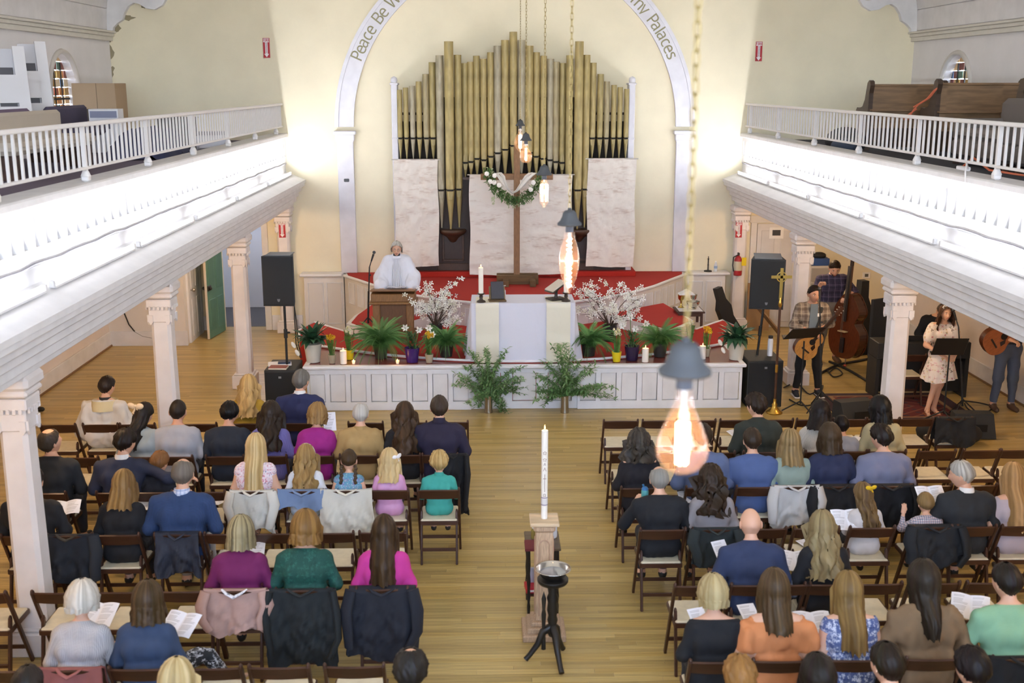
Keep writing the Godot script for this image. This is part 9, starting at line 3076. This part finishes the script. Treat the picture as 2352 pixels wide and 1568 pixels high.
	part(bx, "printed_mark", slab(Vector3(-0.26, hh - 0.62, 0.3), Vector3(-0.1, hh - 0.42, 0.303)), mat("4f463c", 0.8))
	var wx := thing("white_carton", "white carton with a blue-grey printed band among the stored boxes", "box", Vector3(W(244, 262, -17.9).x, y, -17.9), 0.1)
	var h2 := W(244, 250, -17.9).y - y
	part(wx, "carton", slab(Vector3(-0.22, 0, -0.2), Vector3(0.22, h2, 0.2), 0.004), mat("e4e4e6", 0.7))
	part(wx, "printed_band", slab(Vector3(-0.2, h2 - 0.13, 0.2), Vector3(0.2, h2 - 0.03, 0.203)), mat("8a8ea4", 0.6))
	part(wx, "printed_square", slab(Vector3(-0.06, h2 - 0.3, 0.2), Vector3(0.1, h2 - 0.18, 0.203)), mat("5a5a66", 0.6))
	var be := [[-6.6, -14.2, 3.0, "6f5f74", "long padded bench with mauve upholstery beside the stored boxes"], [-5.9, -13.6, 2.6, "b9ae9e", "long padded bench with beige upholstery near the gallery railing"], [-6.7, -17.4, 1.6, "4a4458", "short padded bench with dark violet upholstery beside the white carton"]]
	for q in be:
		var t := thing("padded_bench", q[4], "bench", Vector3(q[0], y, q[1]))
		part(t, "seat", slab(Vector3(-0.24, 0.28, -q[2] * 0.5), Vector3(0.24, 0.42, q[2] * 0.5), 0.05), mat(q[3], 0.9, 0, "cloth"))
		part(t, "back", slab(Vector3(-0.3, 0.36, -q[2] * 0.5), Vector3(-0.2, 0.72, q[2] * 0.5), 0.04), mat(q[3], 0.9, 0, "cloth"))
		for k in [-1, 1]: part(t, "leg", slab(Vector3(-0.2, 0.001, k * q[2] * 0.45), Vector3(0.2, 0.28, k * q[2] * 0.42)), m_dark_wood)
	var pr := thing("printer", "grey office printer on the gallery floor behind the railing", "printer", Vector3(-5.0, y, -18.4), 0.2)
	part(pr, "body", slab(Vector3(-0.25, 0.0, -0.22), Vector3(0.25, 0.24, 0.22), 0.02), mat("c4c4ca", 0.5))
	part(pr, "tray", slab(Vector3(-0.2, 0.05, 0.22), Vector3(0.2, 0.07, 0.42), 0.006), mat("e0e0e4", 0.5))
	part(pr, "scanner_lid", slab(Vector3(-0.25, 0.24, -0.22), Vector3(0.25, 0.29, 0.2), 0.012), mat("55565e", 0.5))
	var rk := thing("wire_rack", "small dark wire rack of folders on the gallery", "rack", Vector3(-5.7, y, -18.9))
	var rb := MB.new()
	for i in 9: rb.box(Vector3(-0.3 + i * 0.075, 0.25, 0), Vector3(0.012, 0.5, 0.3))
	rb.box(Vector3(0, 0.01, 0), Vector3(0.65, 0.02, 0.32)); rb.box(Vector3(0, 0.5, 0), Vector3(0.65, 0.02, 0.32))
	part(rk, "frame", rb, mat("3a3a42", 0.5))
	var bb := thing("blue_tarp", "crumpled dark blue sheet over stored gear on the gallery", "sheet", Vector3(-5.5, y, -16.6))
	var fn := noise_of(1.6, 5, 3)
	var pts := []
	for j in 13:
		var row := PackedVector3Array()
		for i in 13:
			var u := i / 6.0 - 1.0; var v := 1.0 - j / 6.0
			row.append(Vector3(u * 0.45, maxf(0.012, 0.42 * (1.0 - pow(maxf(absf(u), absf(v)), 3.0)) + 0.1 * fn.get_noise_2d(u * 2, v * 2)), v * 0.7))
		pts.append(row)
	var tb := MB.new()
	tb.sheet(pts, 0.006)
	part(bb, "sheet", tb, mat("3a3f5c", 0.85, 0, "cloth"))

# ---------------------------------------------------------------- coats on chairs, papers in hands
func coat(x: float, row: float, m: Material, ln: float, w: float, label: String, cat := "coat", sleeves := true, front := 0.16, lining: Material = null) -> Node3D:
	var t := thing("draped_" + cat.replace(" ", "_"), label, cat, Vector3(x, 0, row))
	rng.seed = int(absf(x) * 91.0 + absf(row) * 17.0)
	var ph := rnd(0, 6.0)
	var fn := noise_of(2.2, rng.randi() % 100, 3)
	var pts := []
	var n := 20
	for j in 25:
		var v := j / 24.0
		var row_ := PackedVector3Array()
		for i in n + 1:
			var u := i / float(n) * 2.0 - 1.0
			var p: Vector3
			var d := v * (front + ln)      # length run from the front edge, over the rail
			var wd := w * 0.5
			if d < front:
				var k := (front - d)
				p = Vector3(u * wd, 0.812 - k, -0.035 - k * 0.2)
			else:
				var k := d - front
				var f := smoothstep(0.0, 0.35, k)
				wd *= 1.0 + 0.10 * f - 0.06 * absf(sin(ph + k * 5.0))
				p = Vector3(u * wd, 0.815 - k + 0.02 * u * u * (1.0 - f), 0.022 + 0.05 * f + 0.022 * f * sin(u * 7.0 + ph) + 0.05 * f * fn.get_noise_2d(u * 2.0 + ph, k * 3.0))
				if k > ln * 0.7: p.y += 0.04 * sin(u * 4.0 + ph) * (k / ln - 0.7) * 3.0
			row_.append(p)
		pts.append(row_)
	var b := MB.new()
	var rev := []
	for r in pts:
		var q := PackedVector3Array(r)
		q.reverse()
		rev.append(q)
	b.sheet(rev, 0.014)
	part(t, "cloth", b, m)
	var c := MB.new()
	c.tube([Vector3(-w * 0.2, 0.82, 0.035), Vector3(-w * 0.12, 0.80, 0.07), Vector3(0.0, 0.775, 0.085), Vector3(w * 0.12, 0.80, 0.07), Vector3(w * 0.2, 0.82, 0.035)], [0.01, 0.016, 0.02, 0.016, 0.01], 8, true, 0.6)
	part(t, "collar", c, lining if lining else m)
	if sleeves:
		for s in [-1, 1]:
			var sl := MB.new()
			var e := ln * rnd(0.75, 0.95)
			sl.tube([Vector3(s * w * 0.46, 0.80, 0.03), Vector3(s * w * 0.53, 0.80 - e * 0.35, 0.075), Vector3(s * (w * 0.5 + rnd(-0.03, 0.03)), 0.80 - e * 0.7, 0.1), Vector3(s * (w * 0.47 + rnd(-0.05, 0.02)), 0.80 - e, 0.1)], [0.055, 0.06, 0.052, 0.045], 10, true, 0.55)
			part(t, "sleeve", sl, m)
	return t
func coats() -> void:
	var R := ROWS
	var cx := func(px: float, row: int, y: float) -> float: return G(px, y, 0.8).x
	var nr := func(px: float, row: int, y: float) -> float:   # snap to the chair there
		var x := G(px, y, 0.8).x
		var best := 9.0
		var bx := x
		for q in seat_for:
			if absf(q[1] - ROWS[row]) < 0.1 and absf(q[0] - x) < best:
				best = absf(q[0] - x); bx = q[0]
		return bx if best < 0.3 else x
	coat(nr.call(585, 2, 1125), R[2], cl("d6d0c2"), 0.42, 0.44, "white hooded sweatshirt draped behind the blonde woman in pink floral", "sweatshirt")
	coat(nr.call(697, 2, 1125), R[2], cl("7488a8"), 0.2, 0.5, "light blue denim jacket draped behind the girl with the white headband", "denim jacket", false)
	coat(nr.call(800, 2, 1125), R[2], cl("d2cdbe"), 0.5, 0.52, "white blanket draped behind the girl with two braids", "blanket", false)
	coat(nr.call(1012, 1, 1045) + 0.16, R[1], cl("17181b"), 0.72, 0.3, "long black coat trailing to the floor behind the purple turtleneck", "coat")
	coat(nr.call(395, 3, 1219), R[3], mat("2a3040", 0.7, 0, "knit"), 0.38, 0.40, "navy quilted vest draped behind the man in the blue sweater", "vest", false)
	coat(nr.call(165, 3, 1219), R[3], cl("23272e"), 0.45, 0.5, "dark parka draped on the chair beside the column", "parka", true, 0.3, cl("3a342c"))
	coat(nr.call(545, 4, 1352), R[4], cl("b08e82"), 0.36, 0.5, "blush pink trench coat draped behind the plum sweater", "trench coat", true, 0.14, flowers("bw_lining", "e2e2e6", ["26262c", "4a4a55", "e2e2e6"], 40, 9.0, 5.0))
	coat(nr.call(697, 4, 1352), R[4], cl("1b2022"), 0.66, 0.54, "long black coat draped behind the green patterned sweater", "coat")
	coat(nr.call(872, 4, 1352), R[4], cl("191c26"), 0.6, 0.54, "long navy coat draped behind the bright pink top", "coat")
	coat(nr.call(182, 5, 1528), R[5], cl("9a5f5c"), 0.4, 0.44, "dusty rose jacket draped behind the white-haired woman", "jacket", false)
	coat(nr.call(1822, 2, 1111), R[2], cl("c6c2bc"), 0.42, 0.48, "white denim jacket draped behind the woman in sage green", "denim jacket", true)
	coat(nr.call(1925, 2, 1111), R[2], cl("17171a"), 0.46, 0.5, "black puffer coat draped behind the woman in the navy blouse", "coat", true)
	coat(nr.call(2035, 2, 1111), R[2], cl("18191d"), 0.46, 0.5, "black jacket with a small white tag draped behind the grey-lilac shirt", "jacket", true)
	coat(nr.call(1637, 3, 1216), R[3], cl("232b2c"), 0.34, 0.42, "dark green jacket draped behind the pale grey sweater", "jacket", true)
	coat(nr.call(2125, 3, 1216), R[3], cl("1b1e22"), 0.38, 0.5, "dark jacket draped behind the boy in the checked shirt", "jacket", true)
	coat(cx.call(2205, 0, 967), R[0], cl("141517"), 0.34, 0.5, "black coat heaped on the end chair near the gig bag", "coat", false, 0.3)
	coat(nr.call(2330, 5, 1515), R[5], cl("131416"), 0.5, 0.52, "black coat draped behind the mint T-shirt", "coat", false)
	# papers
	var pp := func(px: float, py: float, h: float, turn: float, tilt: float, label: String, open := true) -> void: booklet(G(px, py, h), turn, tilt, label, open)
	pp.call(757, 968, 1.02, 0.2, 1.1, "printed sheet held up by the woman in magenta", false)
	pp.call(150, 1168, 0.72, 0.2, 0.3, "open booklet on the lap beside the column")
	pp.call(322, 1085, 0.66, -0.2, 0.2, "open booklet beside the ginger-haired boy")
	pp.call(335, 1160, 0.66, -0.3, 0.2, "booklet beside the brown-blonde woman in black")
	pp.call(497, 1152, 0.475, 0.4, 0.0, "white papers lying on the empty chair beside the blue sweater")
	pp.call(590, 1264, 0.66, 0.1, 0.3, "booklet beside the woman in the plum sweater", false)
	pp.call(226, 1412, 0.70, -0.15, 0.5, "open booklet held by the white-haired woman")
	pp.call(415, 1435, 0.72, -0.35, 0.5, "open booklet held by the woman in denim")
	pp.call(582, 986, 0.6, 0.0, 0.2, "white booklet between the navy blazer and lavender sweater", false)
	pp.call(1690, 998, 0.475, 0.5, 0.25, "white leaflet on the front chair beside the dark green sweater", false)
	pp.call(1983, 1018, 0.62, -0.4, 0.2, "open booklet beside the beige jacket")
	pp.call(1975, 1085, 0.66, 0.1, 0.4, "booklet beside the grey-lilac shirt", false)
	pp.call(1785, 1063, 0.66, 0.1, 0.3, "open booklet beside the woman in sage green")
	pp.call(1590, 1145, 0.62, 0.0, 0.2, "open booklet beside the pale grey sweater")
	pp.call(2138, 1140, 0.85, 0.1, 0.7, "open booklet held up by the man in the charcoal blazer")
	pp.call(1945, 1195, 0.78, 0.05, 0.7, "open booklet held by the girl with the yellow bow")
	pp.call(1658, 1268, 0.8, 0.4, 0.8, "printed sheet beside the bald man's shoulder", false)
	pp.call(1825, 1290, 0.72, -0.1, 0.5, "open booklet between the bald man and the gold collar")
	pp.call(1607, 1425, 0.72, 0.3, 0.6, "printed sheet beside the short blonde bob", false)
	pp.call(1868, 1432, 0.72, 0.0, 0.4, "open booklet between the orange dress and blue print")
	pp.call(2228, 1395, 0.78, -0.4, 0.6, "folded booklet held by the man in the mint T-shirt")
	pp.call(1722, 1412, 0.7, 0.2, 0.4, "booklet corner beside the orange dress", false)
	pp.call(1856, 1250, 0.475, 0.3, 0.0, "coloured flyers on the chair ahead of the gold collar", false)
	# teal cup held up
	var cupp := W(1481, 1135, ROWS[3] - 0.42)
	var tc := thing("teal_cup", "teal and blue baby cup held by the man in the black sweater", "cup", cupp)
	var cm := MB.new()
	cm.lathe([Vector2(0, -0.05), Vector2(0.032, -0.05), Vector2(0.036, 0.03), Vector2(0.03, 0.05)], 16)
	part(tc, "cup", cm, mat("5aa0a0", 0.4))
	var lm := MB.new()
	lm.lathe([Vector2(0.032, 0.048), Vector2(0.034, 0.055), Vector2(0.02, 0.075), Vector2(0, 0.078)], 16)
	part(tc, "lid", lm, mat("2f6a9a", 0.4))
	var lk := MB.new()
	lk.tube([Vector3(-0.01, 0.07, 0), Vector3(-0.02, 0.1, 0)], 0.01, 8)
	part(tc, "spout", lk, mat("2f6a9a", 0.4))
	# crossed leg and flat shoe of the woman in denim are her own; a shoe shows under the chairs

func _ready() -> void:
	cam_basis = Basis(Vector3.UP, YAW) * Basis(Vector3.RIGHT, PITCH)
	camera_and_light()
	hall_materials()
	tubes_of_light()
	under_gallery_lamps()
	floor_boards()
	walls()
	arch()
	side_rooms()
	for s in [-1, 1]: gallery(s)
	for q in [[-1, "beside the green door"], [1, "beside the guitarist and processional cross"]]:
		column(Vector3(q[0] * XC, 0, -17.35), "white square column with carved capital " + q[1])
	column(Vector3(-XC, 0, -13.1), "white square column with carved capital behind the front row of chairs")
	column(Vector3(XC, 0, -13.15), "white square column with carved capital beside the woman in the floral dress")
	column(Vector3(-XC, 0, -8.85), "white square column with carved capital between the chairs of the rear rows")
	column(Vector3(-4.47, 0, -21.42), "white square wall column with a fire sign beside the open doorway")
	column(Vector3(4.38, 0, -21.42), "white square wall column with a fire sign above the extinguisher")
	fire_sign(W(612, 110, ZW + 0.01), Vector2(0.125, 0.36), "red and white fire extinguisher arrow sign beside the stored boxes gallery")
	fire_sign(W(1743, 118, ZW + 0.01), Vector2(0.125, 0.36), "red and white fire extinguisher arrow sign beside the gallery of pews")
	fire_sign(W(648, 527, -21.29), Vector2(0.125, 0.31), "red and white fire sign on the column beside the open doorway")
	fire_sign(W(1697, 527, -21.29), Vector2(0.125, 0.31), "red and white fire sign on the column above the extinguisher")
	stage()
	organ()
	banner("fabric_banner", "mottled cream fabric banner on the organ, above the woman at the lectern", Vector2(904, 366), Vector2(1009, 612), -20.95, 3)
	banner("fabric_banner", "wide mottled cream fabric banner hung behind the wooden cross", Vector2(1078, 401), Vector2(1312, 630), -20.85, 9)
	banner("fabric_banner", "mottled cream fabric banner on the organ, behind the long hanging bulb", Vector2(1350, 364), Vector2(1455, 612), -20.95, 14)
	great_cross()
	chancel_things()
	flora()
	aisle_things()
	bulbs()
	band()
	congregation()
	seating()
	coats()
	gallery_things()
